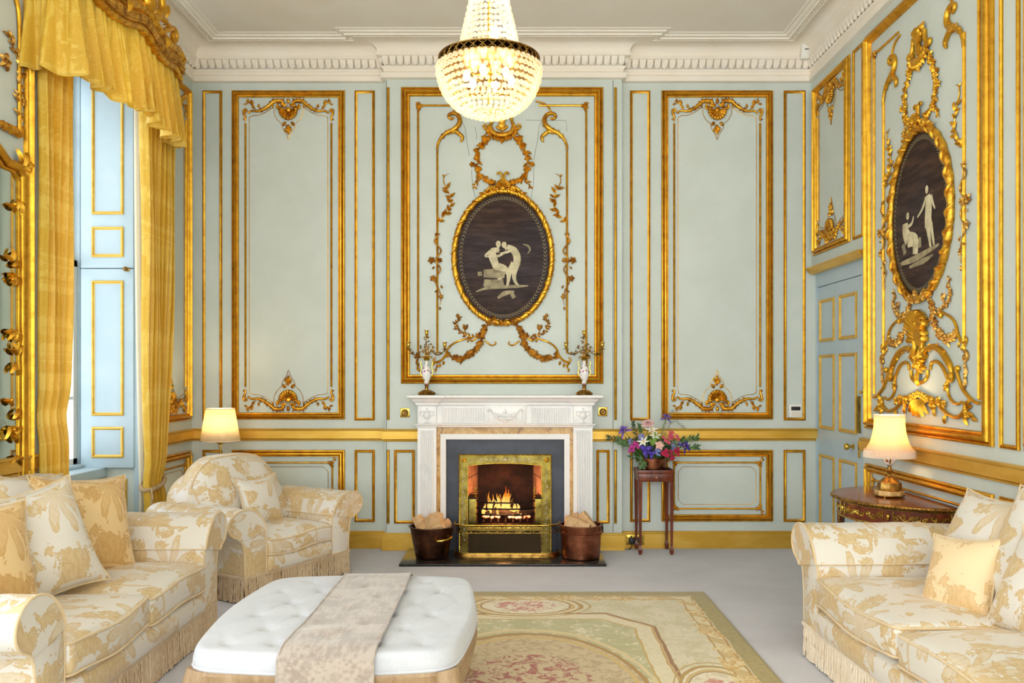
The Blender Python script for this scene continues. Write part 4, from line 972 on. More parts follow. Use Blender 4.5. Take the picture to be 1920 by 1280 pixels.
fig = [('grisaille_paint', 'painted_rocks', [(PR([(150,905),(220,895),(315,855)]), [.012,.022,.008]), (PR([(190,940),(250,925),(290,905)]), [.008,.018,.006]), (PR([(160,790),(170,850)]), [.02,.02]), (PR([(235,780),(235,840)]), [.014,.022])]),
       ('grisaille_light', 'painted_figures', [
        (PR([(182,625)]), (.018,.024)), (PR([(265,515)]), (.018,.026)),
        (PR([(170,665),(172,720),(185,770)]), [.034,.04,.05]), (PR([(185,770),(215,790),(215,870)]), [.05,.04,.03]), (PR([(180,690),(200,680),(208,640)]), [.012,.010,.006]),
        (PR([(270,550),(272,610),(270,690),(272,730)]), [.024,.038,.04,.044]), (PR([(262,560),(245,620),(225,655)]), [.014,.010,.006]), (PR([(282,560),(290,610),(298,645)]), [.014,.010,.006]),
        (PR([(268,730),(275,800),(280,855)]), [.024,.016,.010]), (PR([(280,720),(288,790),(294,850)]), [.022,.014,.010])])]
oval(M_RIGHT, ucR, 2.405, .385*.93, .525*.95, 'oval painting of seated and standing pale figures in gilt frame on the right wall', fig, (XR, 5.0, 1.9))

# ------------------------------------------------------------------ mirror on the left pier
t = thing('wall_mirror', (XL, 3.78, .95), 'tall gilt framed mirror on the left pier with leafy carved border', 'mirror')
ym0, ym1, zm0, zm1 = 3.08, 4.485, .75, 2.56
outl = [(ym0,zm0),(ym1,zm0),(ym1,zm1-.06),(ym1-.05,zm1-.01),(ym1-.14,zm1-.01),(ym1-.3,zm1+.09),((ym0+ym1)/2,zm1+.18),(ym0+.3,zm1+.09),(ym0+.14,zm1-.01),(ym0+.05,zm1-.01),(ym0,zm1-.06)]
b = MB(M_LEFT); b.prism(outl, 0, .008); b.build('mirror_plate', MAT['mirror_glass'], t, smooth=False)
b = MB(M_LEFT); b.tube([(y,z,.014) for y,z in outl], .026, 10, closed=True, up=(0,0,1)); b.tube([(y+(3.78-y)*.05,z+(1.6-z)*.035,.012) for y,z in outl], .010, 8, closed=True, up=(0,0,1))
b.build('frame', MAT['gilding'], t)
b = MB(M_LEFT)
for i, (x, y) in enumerate(((30,378),(22,395),(16,500),(22,515),(18,535),(14,490),(16,618),(20,640),(24,665),(22,680),(16,760),(18,785),(10,800),(20,815),(24,830),(22,855))):
    p = uvL(x, y)
    for k in range(3): b.leaf((p[0], p[1]), PI/2+R_.uniform(-1.3,1.3)+(PI if i%3==0 else 0), .070, .030, .016, .02, curl=R_.uniform(-.8,.8))
    if i%3 == 1: b.blob((p[0]-.02, p[1]+.03, .03), .012, .012, .012)
for m in (ym0, ym1): 
    for k in range(6): b.leaf((m+R_.uniform(-.03,.03), zm1-.02+R_.uniform(-.05,.03)), R_.uniform(0,PI), .08, .05, .02, .02)
b.build('carved_foliage', MAT['carved_gilding'], t)

# ------------------------------------------------------------------ pelmet, valance and curtains
t = thing('curtain_pelmet', (XL, 5.1, 3.6), 'carved gilt serpentine pelmet with shell crest over the window', 'pelmet')
Y0, Y1, XP = 4.50, 5.98, -2.43
def pel(s):      # s 0..1 along the window: height of the underside
    q = abs(s-.5)*2; return 3.565+.062*math.exp(-(q/.22)**2)+.035*math.exp(-((q-.80)/.16)**2)
b = MB(); path = []
for i in range(61):
    s_ = i/60; bow = .06*math.sin(PI*s_)
    path.append(Vector((XP+bow, Y0+(Y1-Y0)*s_, pel(s_))))
ret1 = [Vector((XL, Y1, pel(1)-.03)), Vector((XL+.14, Y1+.02, pel(1)-.02))]
full = [Vector((XL, Y0, pel(0)-.03)), Vector((XL+.14, Y0-.02, pel(0)-.02))]+path+ret1[::-1]
prof = [(-.03,-.015),(.012,-.02),(.028,-.006),(.020,.012),(.016,.02),(.030,.045),(.034,.07),(.022,.088),(.02,.095),(.040,.105),(.052,.125),(.042,.145),(.01,.15),(-.03,.15)]
vs = []
for i, p in enumerate(full):
    a = full[max(0,i-1)]; c = full[min(len(full)-1,i+1)]; d = (c-a); nn = Vector((d.y, -d.x, 0)).normalized()
    for o_, z in prof: vs.append(p+nn*o_+Vector((0,0,z)))
k = len(prof); fs = []
for i in range(len(full)-1):
    for j in range(k): l = (j+1)%k; fs.append((i*k+j, (i+1)*k+j, (i+1)*k+l, i*k+l))
fs += [tuple(range(k))[::-1], tuple((len(full)-1)*k+j for j in range(k))]
b.add(vs, fs); b.build('cornice_rail', MAT['carved_gilding'], t, angle=35)
b = MB()          # scale pattern pressed into the rail
for i in range(2, len(full)-3):
    a = full[i]; c = full[i+1]
    for q in (0, .5):
        p = a.lerp(c, q); d = c-a; nn = Vector((d.y, -d.x, 0)).normalized()
        for j, z in enumerate((.028,.042,.056,.07)): b.blob(p+nn*(.027+.004*j/2)+Vector((0,.008*(j%2),z)), .006, .007, .006, 5, 4)
b.build('scale_pattern', MAT['pale_gilding'], t, angle=80)
M_P = frame_m((XP+.05, 0, 0), (0,1,0), (0,0,1), (1,0,0)); b = MB(M_P); yc = 5.24; zc = pel(.5)+.16
shell(b, yc, zc+.02, .17, .1, PI-.1, 9, .02); b.blob((yc, zc+.0, .05), .07, .05, .05, 12, 8)
for m in (1,-1):
    ST(b, [(yc+m*.05,zc-.05),(yc+m*.16,zc-.02),(yc+m*.25,zc+.06),(yc+m*.22,zc+.15),(yc+m*.14,zc+.14),(yc+m*.14,zc+.08),(yc+m*.18,zc+.07)], [.02,.03,.028,.024,.02,.014,.008], .03)
    SPI(b, yc+m*.43, zc-.03, .05, -m*1.1, PI/2, .02, 1, .03); ST(b, [(yc+m*.25,zc-.08),(yc+m*.34,zc-.02),(yc+m*.42,zc+.02)], [.016,.022,.018], .03)
    for q in range(5): b.leaf((yc+m*(.1+.05*q), zc-.02), PI/2-m*(.2+.22*q), .085, .05, .02, .03)
    b.leaf((yc+m*.30,zc+.04), PI/2-m*.3, .10, .05, .02, .03); b.leaf((yc+m*.27,zc-.10), -PI/2, .07, .06, .02, .05)
b.build('shell_crest', MAT['gilding'], t)

r = random.Random(5)
b = MB(); NV = 22; NU = 620; plen = Y1-Y0
ph = [r.uniform(-.5,.5) for _ in range(80)]
def valance(u, v):
    tot = plen+.4; s_ = u*tot
    if s_ < .2: base = Vector((XL+.02+s_*1.05, Y0+.02, 0)); nrm = Vector((0,-1,0)); ss = 0
    elif s_ > tot-.2: q = (tot-s_); base = Vector((XL+.02+q*1.05, Y1-.02, 0)); nrm = Vector((0,1,0)); ss = 1
    else: ss = (s_-.2)/plen; base = Vector((XP-.02+.05*math.sin(PI*ss), Y0+.02+(plen-.04)*ss, 0)); nrm = Vector((1,0,0))
    zt = pel(ss)+.01; q = abs(ss-.5)*2
    zb = 3.10+.02*math.cos(q*PI*2)-.03*max(0, q-.72)/.28
    zb += .018*math.sin(s_*26)
    amp = .003+.045*(v**.9); w = s_*7.6+.45*math.sin(s_*5.1)+.25*math.sin(s_*11.3+1)
    f = math.sin(2*PI*w); fold = (abs(f)**.6)*(1 if f > 0 else -1)
    fine = .005*(1-v)*math.sin(2*PI*(s_*24+.4*math.sin(s_*9)))+.006*v*math.sin(2*PI*s_*17+2*v)
    p = base+nrm*(amp*fold+fine+.03*v)+Vector((0,1,0))*(amp*.5*math.cos(2*PI*w)*(1 if abs(nrm.x)>.5 else 0))
    p.z = zt+(zb-zt)*v; return p
b.grid(valance, NU, NV); val = b.build('curtain_valance', MAT['curtain_damask'], solid=.004)
tag(val, 'gathered yellow damask valance hanging below the gilt pelmet', 'valance')
b = MB(); b.tube([valance(i/300, 1) for i in range(301)], .005, 5); b.build('hem_cord', MAT['curtain_damask'], val)

def curtain(name, label, yt0, yt1, ztop, ztie, yk0, yk1, zbot, yb0, yb1, x, npl, amp, group, lining=None, seed=1, mat='curtain_damask', loc=None):
    r = random.Random(seed); pp = [r.uniform(-.35,.35) for _ in range(40)]
    def fn(u, v):
        z = ztop+(zbot-ztop)*v
        if z > ztie: k = (ztop-z)/(ztop-ztie); e = k**2.2; a, c = yt0+(yk0-yt0)*e, yt1+(yk1-yt1)*e; A = amp*(1-.45*e)
        else: k = (ztie-z)/(ztie-zbot); e = min(1, k*1.6)**.7; a, c = yk0+(yb0-yk0)*e, yk1+(yb1-yk1)*e; A = amp*(.55+.35*e)
        w = u*npl; i = int(w); wob = pp[i%40]*(1-(w-i))+pp[(i+1)%40]*(w-i)
        f = math.sin(2*PI*(w+wob*.5)); fold = (abs(f)**.7)*(1 if f > 0 else -1)
        squeeze = .02*math.exp(-((z-ztie)/.10)**2)
        return Vector((x+A*fold+.008*math.sin(z*3+u*9)-squeeze, a+(c-a)*u+A*.35*math.cos(2*PI*w), z))
    b = MB(); b.grid(fn, int(npl*14), 60); o = b.build(name, MAT[mat], solid=.005); tag(o, label, 'curtain', group)
    return o, fn
cn, fn1 = curtain('window_curtain', 'near yellow damask curtain hanging straight between mirror and window', 4.58, 4.89, 3.60, 1.2, 4.60, 4.87, .01, 4.58, 4.85, -2.64, 4.5, .034, 'yellow damask curtains', seed=3)
cf, fn2 = curtain('window_curtain', 'far yellow curtain gathered by a rope tieback beside the armchair', 5.72, 6.21, 3.60, .66, 5.79, 6.07, .01, 5.76, 6.12, -2.585, 7.5, .036, 'yellow damask curtains', seed=8)
b = MB(); b.grid(lambda u, v: Vector((-2.672-.006*math.sin(u*9), 4.545+.05*u, .02+3.3*(1-v))), 12, 24); b.build('lining', MAT['net_lining'], cn, solid=.003)
b = MB(); b.grid(lambda u, v: (lambda z, e: Vector((-2.66-.01*u+.012*math.sin(u*14), 5.75+.11*u+(.08*e), z)))(3.55-3.53*v, min(1, (v/.82))**2.2), 12, 30); b.build('lining', MAT['curtain_lining'], cf, solid=.003)
# rope tieback
t = thing('curtain_tieback', (-2.66, 5.96, .5), 'twisted beige rope tieback with tassel around the far curtain', 'tieback')
loop = []
for i in range(49):
    a = 2*PI*i/48; loop.append(Vector((-2.605+.058*math.cos(a), 5.93+.150*math.sin(a), .66+.03*math.sin(a)-.012*math.cos(a))))
b = MB()
for off in (0, PI):
    b.tube([p+Vector((math.cos(i*1.3+off)*.008, 0, math.sin(i*1.3+off)*.008)) for i, p in enumerate(cr(loop[:-1], 3, True))], .009, 7, closed=True)
b.build('rope', MAT['tieback_rope'], t)
b = MB(); p0 = Vector((-2.56, 5.80, .64)); b.tube([p0, p0+Vector((.02,-.03,-.06)), p0+Vector((.02,-.04,-.12))], .007, 6)
c = p0+Vector((.02,-.04,-.15)); b.blob(c, .026, .026, .03, 10, 7); b.lathe((c.x,c.y,c.z), [(.018,-.01),(.026,-.03),(.022,-.045),(.030,-.07),(.038,-.17),(.034,-.175),(0,-.17)], 18)
for k in range(18): a = 2*PI*k/18; b.tube([(c.x+.026*math.cos(a), c.y+.026*math.sin(a), c.z-.05), (c.x+.04*math.cos(a), c.y+.04*math.sin(a), c.z-.19)], .0045, 5)
b.build('tassel', MAT['tieback_rope'], t)
# ------------------------------------------------------------------ fireplace
def X_(x, D): return (x-VX)*D/F
def Z_(y, D): return CH-(y-VY)*D/F
t = thing('hearth_slab', (0, 6.48, 0), 'polished black stone hearth slab set in the carpet before the fire', 'hearth')
b = MB(); b.bbox(-.879, 6.187, 0, .675, DC, .02, .004); b.build('slab', MAT['black_stone'], t)
fp = thing('fireplace_surround', (-.09, 6.6, 0.0), 'white carved marble fireplace surround with fluted pilasters and yellow marble slips', 'fireplace')
PL0, PL1, PR0, PR1 = -.788, -.639, .456, .609; ZT, ZF1, ZF0 = 1.274, 1.19, 1.042
DPf = 6.60
for x0, x1 in ((PL0,PL1),(PR0,PR1)):
    b = MB(); b.box(x0, DPf, .02, x1, DC, ZF0); b.bbox(x0-.012, DPf-.015, .02, x1+.012, DC, .16, .006)
    n = 6; wd = (x1-x0-.04)/n
    for k in range(n): xa = x0+.02+wd*k; b.tube([(xa+wd/2, DPf-.004, .19), (xa+wd/2, DPf-.004, ZF0-.05)], wd*.36, 8)
    b.build('pilaster', MAT['white_marble'], fp, angle=50)
    b = MB(); b.bbox(x0, DPf, ZF0, x1, DC, ZF1, .003)
    cx = (x0+x1)/2; cz = (ZF0+ZF1)/2
    M_ = frame_m((cx, DPf-.002, cz), (1,0,0), (0,0,1), (0,-1,0)) @ Matrix.Diagonal((1,1,1.6,1)); b.M = M_
    b.blob((0,-.005,0), .030, .034, .012, 12, 8); b.blob((0,.028,.0), .036, .008, .012); b.blob((0,.046,0), .010, .014, .008); b.tube([(0,-.03,0),(0,-.055,.0)], .008, 8); b.blob((0,-.058,0), .024, .006, .01)
    for m in (1,-1): b.tube([(m*.028,.026,.004),(m*.052,.03,.004),(m*.052,.0,.004),(m*.026,-.012,.004)], .004, 6)
    b.M = Matrix.Identity(4); b.build('urn_block', MAT['white_marble'], fp, angle=50)
b = MB(); b.box(PL1, DPf+.035, ZF0, PR0, DC, ZF1)
for xa, xb in ((X_(827,DPf), X_(907,DPf)), (X_(995,DPf), X_(1071,DPf))):
    n = 17; wd = (xb-xa)/n
    for k in range(n): b.tube([(xa+wd*(k+.5), DPf+.030, ZF0+.012), (xa+wd*(k+.5), DPf+.030, ZF1-.018)], wd*.36, 7)
b.build('fluted_frieze', MAT['white_marble'], fp, angle=50)
xa, xb = X_(908,DPf), X_(986,DPf); b = MB(); b.bbox(xa, DPf+.008, ZF0, xb, DC-.05, ZF1, .003)
b.M = frame_m(((xa+xb)/2, DPf+.008, (ZF0+ZF1)/2), (1,0,0), (0,0,1), (0,-1,0)) @ Matrix.Diagonal((1,1,1.5,1))
def boat(m): return cr([(0,-.036),(m*.05,-.03),(m*.085,.0),(m*.115,.038),(m*.13,.045),(m*.14,.03),(m*.132,.02)], 5)
for m in (1,-1):
    b.tube([(p.x, p.y, .004) for p in boat(m)], [.009,.010,.008,.007,.007,.005,.003], 7, up=(0,0,1))
    for k, xx in enumerate((.085,.135)): b.tube([(m*xx, .02, .002), (m*xx, -.052, .002)], .0022, 5)
    b.tube([(m*.05,.0,.003),(m*.09,-.02,.003),(m*.10,-.03,.003)], .003, 5)
for k in range(9): xx = (k-4)*.02; b.blob((xx, -.006+.0012*(k-4)**2*.6, 0), .014, .020-.001*abs(k-4), .010, 8, 5)
b.tube([(-.075,.014,.006),(0,-.002,.008),(.075,.014,.006)], .004, 6, up=(0,0,1)); b.blob((0,.022,.002), .020, .010, .010); b.blob((0,.038,.002), .007, .014, .007); b.blob((0,-.054,.0), .026, .012, .01)
b.M = Matrix.Identity(4); b.build('boat_urn_tablet', MAT['white_marble'], fp, angle=50)
SH = [(0,ZF1),(.010,ZF1),(.016,ZF1+.010),(.016,ZF1+.020),(.030,ZF1+.030),(.042,ZF1+.046),(.046,ZF1+.054),(.070,ZF1+.062),(.074,ZF1+.068),(.074,ZF1+.080),(.070,ZT),(-.02,ZT)]
def around(off_pl, off_mid): return [(PL0-.0, DC), (PL0, DPf), (PL1, DPf), (PL1, DPf+.035), (PR0, DPf+.035), (PR0, DPf), (PR1, DPf), (PR1, DC)]
b = MB(); b.sweep(around(0,0), SH, side=-1); b.box(PL0-.06, DPf-.06, ZT-.02, PR1+.06, DC, ZT) if False else None
b.box(PL0, DPf+.0, ZF1, PL1, DC, ZT); b.box(PR0, DPf, ZF1, PR1, DC, ZT); b.box(PL1-.01, DPf+.03, ZF1, PR0+.01, DC, ZT)
b.build('mantel_shelf', MAT['white_marble'], fp, angle=30)
b = MB(); b.sweep(around(0,0), [(0,ZF0-.028),(.008,ZF0-.024),(.010,ZF0-.014),(.022,ZF0-.006),(.024,ZF0+.004),(0,ZF0+.008)], side=-1); b.build('frieze_moulding', MAT['white_marble'], fp, angle=30)
def portal(b, xo0, xo1, zo, xi0, xi1, zi, y, d):
    b.box(xo0, y, .02, xi0, y+d, zo); b.box(xi1, y, .02, xo1, y+d, zo); b.box(xi0, y, zi, xi1, y+d, zo)
b = MB(); portal(b, PL1, PR0, ZF0, -.605, .425, .955, 6.66, .11); b.build('marble_slip', MAT['sienna_marble'], fp, smooth=False)
b = MB(); portal(b, -.610, .430, .960, -.566, .387, .917, 6.645, .12)
for k in range(3): portal(b, -.610+.012*k+.006, .430-.012*k-.006, .960-.012*k-.006, -.610+.012*k+.012, .430-.012*k-.012, .960-.012*k-.012, 6.641, .01)
b.build('inner_moulding', MAT['white_marble'], fp, smooth=False)
gx0, gx1, gz = X_(862,6.69), X_(1032.5,6.69), Z_(853,6.69)
b = MB(); portal(b, -.566, .387, .917, gx0+.01, gx1-.01, gz-.01, 6.70, .06); b.build('slate_slip', MAT['slate'], fp, smooth=False)
# register grate
gr = thing('fire_grate', (-.09, 6.7, .02), 'engraved brass register grate with iron basket bars, fire burning inside', 'fire grate')
ix0, ix1, iz = X_(877,6.68), X_(1015.5,6.68), Z_(873,6.68)
b = MB(); N = 16; top = [(ix0+(ix1-ix0)*i/N, iz+.022*math.sin(PI*i/N)**.8) for i in range(N+1)]
M_G = frame_m((0, 6.685, 0), (1,0,0), (0,0,1), (0,-1,0)); b.M = M_G
for i in range(N):
    (xa, za), (xb, zb) = top[i], top[i+1]
    b.add([(xa,za,0),(xb,zb,0),(xb,gz,0),(xa,gz,0),(xa,za,-.02),(xb,zb,-.02)], [(0,1,2,3),(4,5,1,0)])
for xa, xb in ((gx0,ix0),(ix1,gx1)): b.add([(xa,.02,0),(xb,.02,0),(xb,gz,0),(xa,gz,0),(xa,.02,-.02),(xa,gz,-.02),(xb,.02,-.02),(xb,gz,-.02)], [(0,1,2,3),(4,0,3,5),(1,6,7,2)])
plate = b.build('brass_plate', MAT['engraved_brass'], gr, smooth=False)
b = MB(M_G); b.frame(gx0-.008, .0, gx1+.008, gz+.008, [(0,-.015),(0,.006),(.004,.010),(.010,.008),(.012,0)]); b.tube([(x, z, .004) for x, z in [(ix0,.03)]+top+[(ix1,.03)]], .005, 6, up=(0,0,1))
for x in (gx0+.033, gx1-.033): b.lathe((x, gz-.036, 0), [(.020,0),(.022,.004),(.016,.008),(.014,.006),(.010,.012),(0,.016)], 18)
b.build('brass_trim', MAT['brass'], gr)
b = MB(M_G)      # applied scrollwork on the plate
for sx in (-1,1):
    for k in range(5):
        cx = (gx0+gx1)/2+sx*(.035+.040*k); cz = gz-.036
        for m in (1,-1): b.tube([(x, y, .001) for x, y in spiral(cx, cz+m*.008, .013, m*1.1*sx, 0, 10)], .0026, 4, up=(0,0,1))
    xx = (gx0+ix0)/2 if sx < 0 else (gx1+ix1)/2
    for k in range(13): zz = .10+.043*k; b.rosette(xx+.006*(-1)**k, zz, .012, .001, 5, k); b.tube([(xx+.006*(-1)**k, zz, .001), (xx-.006*(-1)**k, zz+.043, .001)], 0.0022, 4, up=(0,0,1))
b.tube([(gx0+.06, gz-.036, .001), (gx1-.06, gz-.036, .001)], 0.0022, 4, up=(0,0,1)); b.rosette((gx0+gx1)/2, gz-.036, .022, .001, 8, 0)
b.build('etched_scrolls', MAT['etched_pale'], plate)
# firebox
b = MB(); zb = .24
b.add([(ix0,6.70,0),(ix0,6.70,iz+.05),(-.33,7.06,iz+.05),(-.33,7.06,0)], [(0,1,2,3)]); b.build('firebrick_cheek', MAT['firebrick'], gr, smooth=False); b = MB(); b.add([(ix1,6.70,0),(ix1,6.70,iz+.05),(.145,7.06,iz+.05),(.145,7.06,0)], [(3,2,1,0)])
b.build('firebrick_cheek', MAT['firebrick'], gr, smooth=False)
b = MB(); b.box(-.34, 7.06, 0, .155, 7.08, .80); b.box(-.44, 6.71, .76, .26, 7.08, .78); b.box(-.42, 6.72, .0, .24, 7.07, .03); b.box(ix0-.03, 6.71, 0, ix0, 6.76, .80) ; b.box(ix1, 6.71, 0, ix1+.03, 6.76, .80); b.build('fireback', MAT['sooty_brick'], gr, smooth=False)
b = MB(); b.box(OX0-.01, 6.93, -.0, OX1+.01, 7.2, 1.02); b.M = Matrix.Identity(4)
DG = 6.64
for sx, xa, xb in ((-1, X_(879,DG), X_(893,DG)), (1, X_(1003,DG), X_(1015,DG))):
    b = MB(); b.bbox(xa, DG, .235, xb, 6.80, Z_(935,DG), .003); b.build('hob_cheek', MAT['engraved_brass'], gr)
    b = MB(); b.bbox(xa-.004, DG-.004, Z_(935,DG), xb+.004, 6.82, Z_(932,DG), .003); b.build('hob_top', MAT['iron'], gr)
    b = MB(); xc = X_(891.5,DG) if sx < 0 else X_(1002.5,DG); z = Z_(932,DG); b.lathe((xc, DG+.012, z), [(.010,0),(.012,.004),(.005,.010),(.010,.022),(.004,.032),(.010,.044),(.006,.052),(.011,.062),(.005,.072),(.003,.082),(0,.086)], 12); b.build('finial', MAT['brass'], gr)
b = MB(); xa, xb = X_(893,DG), X_(1003,DG)
for i, y in enumerate((938.5, 952, 963)):
    z = Z_(y, DG); bow = -.055
    pts = [(xa,DG+.02,z),(xa+.01,DG-.01,z)]+[(xa+.02+(xb-xa-.04)*k/8, DG-.012+bow*math.sin(PI*k/8)**.5, z-(.008 if i == 0 and 0 < k < 8 else 0)) for k in range(9)]+[(xb-.01,DG-.01,z),(xb,DG+.02,z)]
    b.tube(pts, .0065, 8)
for k in range(9): x = xa+(xb-xa)*k/8; b.tube([(x, DG-.05, .262), (x, 6.95, .262)], .006, 6)
b.build('basket_bars', MAT['iron'], gr)
b = MB(); b.bbox(ix0+.005, DG-.06, .225, ix1-.005, DG+.02, .243, .005); b.build('front_bar', MAT['iron'], gr)
b = MB(); b.bbox(ix0+.005, DG-.05, .19, ix1-.005, DG-.042, .222, .002)
b.build('ash_fret', MAT['brass'], gr); b = MB(); b.box(ix0+.01, DG-.03, .02, ix1-.01, DG-.02, .19); b.build('ash_door', MAT['soot'], gr, smooth=False)  # black panel painted in for the shade of the open ash pit
# fire
rr = random.Random(11)
for i, (x, y, z, L, a, tlt) in enumerate(((-.17,6.76,.31,.22,.5,.2),(-.06,6.74,.30,.25,-.4,-.25),(.05,6.78,.295,.20,.7,.1),(-.12,6.84,.36,.20,-.6,.3))):
    b = MB(); d = Vector((math.cos(a), math.sin(a)*.5, tlt)).normalized()*(L/2); b.tube([Vector((x,y,z))-d, Vector((x,y,z))-d*.3+Vector((0,0,.006)), Vector((x,y,z))+d*.4, Vector((x,y,z))+d], [.024,.030,.027,.020], 9)
    o = b.build('burning_log', MAT['charred_wood']); tag(o, ('charred log at the left of the fire basket','charred log lying across the middle of the fire basket','charred log at the right of the fire basket','charred log leaning at the back of the fire basket')[i], 'log', 'logs burning in the grate')
b = MB()
for k in range(60): b.blob((rr.uniform(-.27,.11), rr.uniform(6.68,6.9), .275+rr.uniform(0,.02)), .016, .014, .012, 6, 4)
o = b.build('glowing_embers', MAT['ember']); tag(o, 'bed of glowing red embers in the bottom of the grate', 'embers'); o['kind'] = 'stuff'
b = MB(); zf = .30
for (px, hgt, wd, dd) in [(905+rr.uniform(0,66), 0, rr.uniform(.010,.018), rr.uniform(6.73,6.85)) for _k in range(34)]:
    hgt = rr.uniform(.55,1.0)*(.10+.13*math.exp(-((px-947)/9)**2)+.10*math.exp(-((px-922)/14)**2))
    x = X_(px, dd); pts = []; rad = []; p0 = rr.uniform(0,6)
    for k in range(13):
        q = k/12; pts.append((x+.018*math.sin(q*5+p0)*q, dd+.01*math.sin(q*4+p0), zf+hgt*q)); rad.append(wd*(math.sin(PI*(q*.8+.2))**.9)*(1-q)**.35+.0008)
    b.tube(pts, rad, 10, up=(0,1,0))
off = Vector((-.1, 6.78, zf)); b.v = [p-off for p in b.v]
o = b.build('fire_flames', MAT['flame'], angle=180); o.location = off; tag(o, 'orange and yellow flames rising in the fireplace', 'flames'); o['kind'] = 'stuff'
for loc, e, c_ in (((-.1, 6.70, .42), 3.2, (1,.42,.12)), ((-.10, 6.60, .36), 1.6, (1,.45,.15))):
    l = bpy.data.lights.new('firelight', 'POINT'); l.energy = e; l.color = c_; l.shadow_soft_size = .06; o = bpy.data.objects.new('firelight', l); COL.objects.link(o); o.location = loc
# fender
fe = thing('fire_fender', (-.07, 6.6, .02), 'curved brass wire fender guard standing on the hearth before the grate', 'fender')
fx0, fx1, fy0, fy1, rc = -.490, .345, 6.42, 6.63, .13
pth = [(fx0, fy1)]+[(fx0+rc-rc*math.cos(a), fy0+rc-rc*math.sin(a)) for a in [PI/2*i/8 for i in range(9)]]+[(fx1-rc+rc*math.sin(a), fy0+rc-rc*math.cos(a)) for a in [PI/2*i/8 for i in range(9)]]+[(fx1, fy1)]
def wall_(z0, z1, name, mat):
    b = MB(); n = len(pth); b.add([(x,y,z) for x,y in pth for z in (z0,z1)], [(2*i,2*i+2,2*i+3,2*i+1) for i in range(n-1)]); b.build(name, MAT[mat], fe, smooth=True)
wall_(.045, .205, 'wire_mesh', 'fender_mesh'); wall_(.205, .262, 'pierced_band', 'pierced_brass')
b = MB(); b.tube([(x,y,.265) for x,y in pth], .007, 8); b.tube([(x,y,.206) for x,y in pth], .003, 6); b.tube([(x,y,.048) for x,y in pth], .004, 6); b.build('top_rail', MAT['brass'], fe)
b = MB(); b.sweep([p for p in pth], [(-.012,.02),(-.012,.026),(-.004,.034),(-.003,.048),(.003,.048),(.006,.02)], side=1); b.build('base_rail', MAT['old_brass'], fe)

# copper log pots
def pot(name, lab, cx, cy, r0, r1, h, mat, sx, rivets):
    t = thing(name, (cx, cy, .02), lab, 'log pot', 'copper log pots on the hearth')
    b = MB(); z = .02
    b.lathe((cx,cy,z), [(0,.0),(r0*.9,0),(r0*.98,.008),(r0,.02),(r0+(r1-r0)*.5,h*.5),(r1,h),(r1+.012,h+.004),(r1+.012,h+.010),(r1-.004,h+.010),(r1-.006,h-.01),(r0-.008,.03),(0,.02)], 40)
    if rivets:
        b.lathe((cx,cy,z), [(r0+(r1-r0)*.78+.001,h*.74),(r0+(r1-r0)*.8+.006,h*.75),(r0+(r1-r0)*.8+.006,h*.79),(r1-.0,h*.80)], 40)
        for k in range(44): a = 2*PI*k/44; rr_ = r1+.003; b.blob((cx+rr_*math.cos(a), cy+rr_*math.sin(a), z+h*.84), .004, .004, .004, 6, 4)
    b.build('pot_body', MAT[mat], t, angle=40)
    for s_ in ((-1,1) if rivets else (-1,1)):
        b = MB()
        if rivets:
            a0 = 0 if s_ > 0 else PI
            b.tube([(cx+s_*(r1+.006), cy+dy, z+h-.05+dz) for dy, dz in ((-.04,0),(-.04,.035),(-.03,.055),(0,.06),(.03,.055),(.04,.035),(.04,0))], .006, 7)
            b.build('handle', MAT['iron'], t)
        else:
            a0 = -PI*.28 if s_ > 0 else PI*.72
            pts = [(cx+(r1*.97+o_)*math.cos(a0+da), cy+(r1*.97+o_)*math.sin(a0+da), z+h*.70+.01*math.sin(da*3)) for da, o_ in ((-.38,-.008),(-.36,.022),(-.25,.036),(0,.042),(.25,.036),(.36,.022),(.38,-.008))]
            b.tube(pts, .009, 8); b.build('handle', MAT['brass'], t)
    return t
pot('log_pot', 'dark copper preserving pan with brass handles holding split logs, left of the fire', -.657, 6.43, .128, .168, .235, 'dark_copper', 1, False)
pot('log_pot', 'riveted copper bucket holding split logs, right of the fire', .502, 6.415, .148, .158, .250, 'copper', 1, True)
def split_log(c, L, w_, rot, lab, grp):
    b = MB(); prof = [(-.5,-.4),(.5,-.4),(.42,.0),(.12,.42),(-.15,.40),(-.46,.05)]
    vs = [];rj = random.Random(int(c[0]*1e4))
    for e in (-.5, .5):
        for x, y in prof: vs.append((x*w_*rj.uniform(.9,1.1), e*L, y*w_*rj.uniform(.9,1.1)))
    n = len(prof); b.add(vs, [tuple(range(n)), tuple(range(2*n-1,n-1,-1))]+[(i,n+i,n+(i+1)%n,(i+1)%n) for i in range(n)])
    m = Matrix.Rotation(rot[2],4,'Z') @ Matrix.Rotation(rot[1],4,'Y') @ Matrix.Rotation(rot[0],4,'X')
    b.v = [m @ p for p in b.v]; o = b.build('firewood_log', MAT['firewood'], smooth=False); o.location = c
    tag(o, lab, 'log', grp); b2 = MB(); vs = [Vector((x*w_*1.02, e*L*.98, y*w_*1.02-.002)) for e in (-.5,.5) for x, y in ((-.5,-.4),(0,-.46),(.5,-.4))]
    b2.add([m @ v for v in vs], [(0,1,4,3),(1,2,5,4)]); b2.v = list(b2.v); o2 = b2.build('bark', MAT['bark'], o, world=False, smooth=False)
gp = 'split logs in the left pan'
split_log((-.61, 6.40, .27), .19, .15, (.55, .5, .5), 'large pale split log standing out of the left copper pan', gp)
split_log((-.715, 6.415, .25), .13, .08, (.35, -.2, -.6), 'split log lying low at the left rim of the left copper pan', gp)
split_log((-.74, 6.50, .25), .17, .08, (.9, .2, .9), 'bark edged log leaning at the back left of the left copper pan', gp)
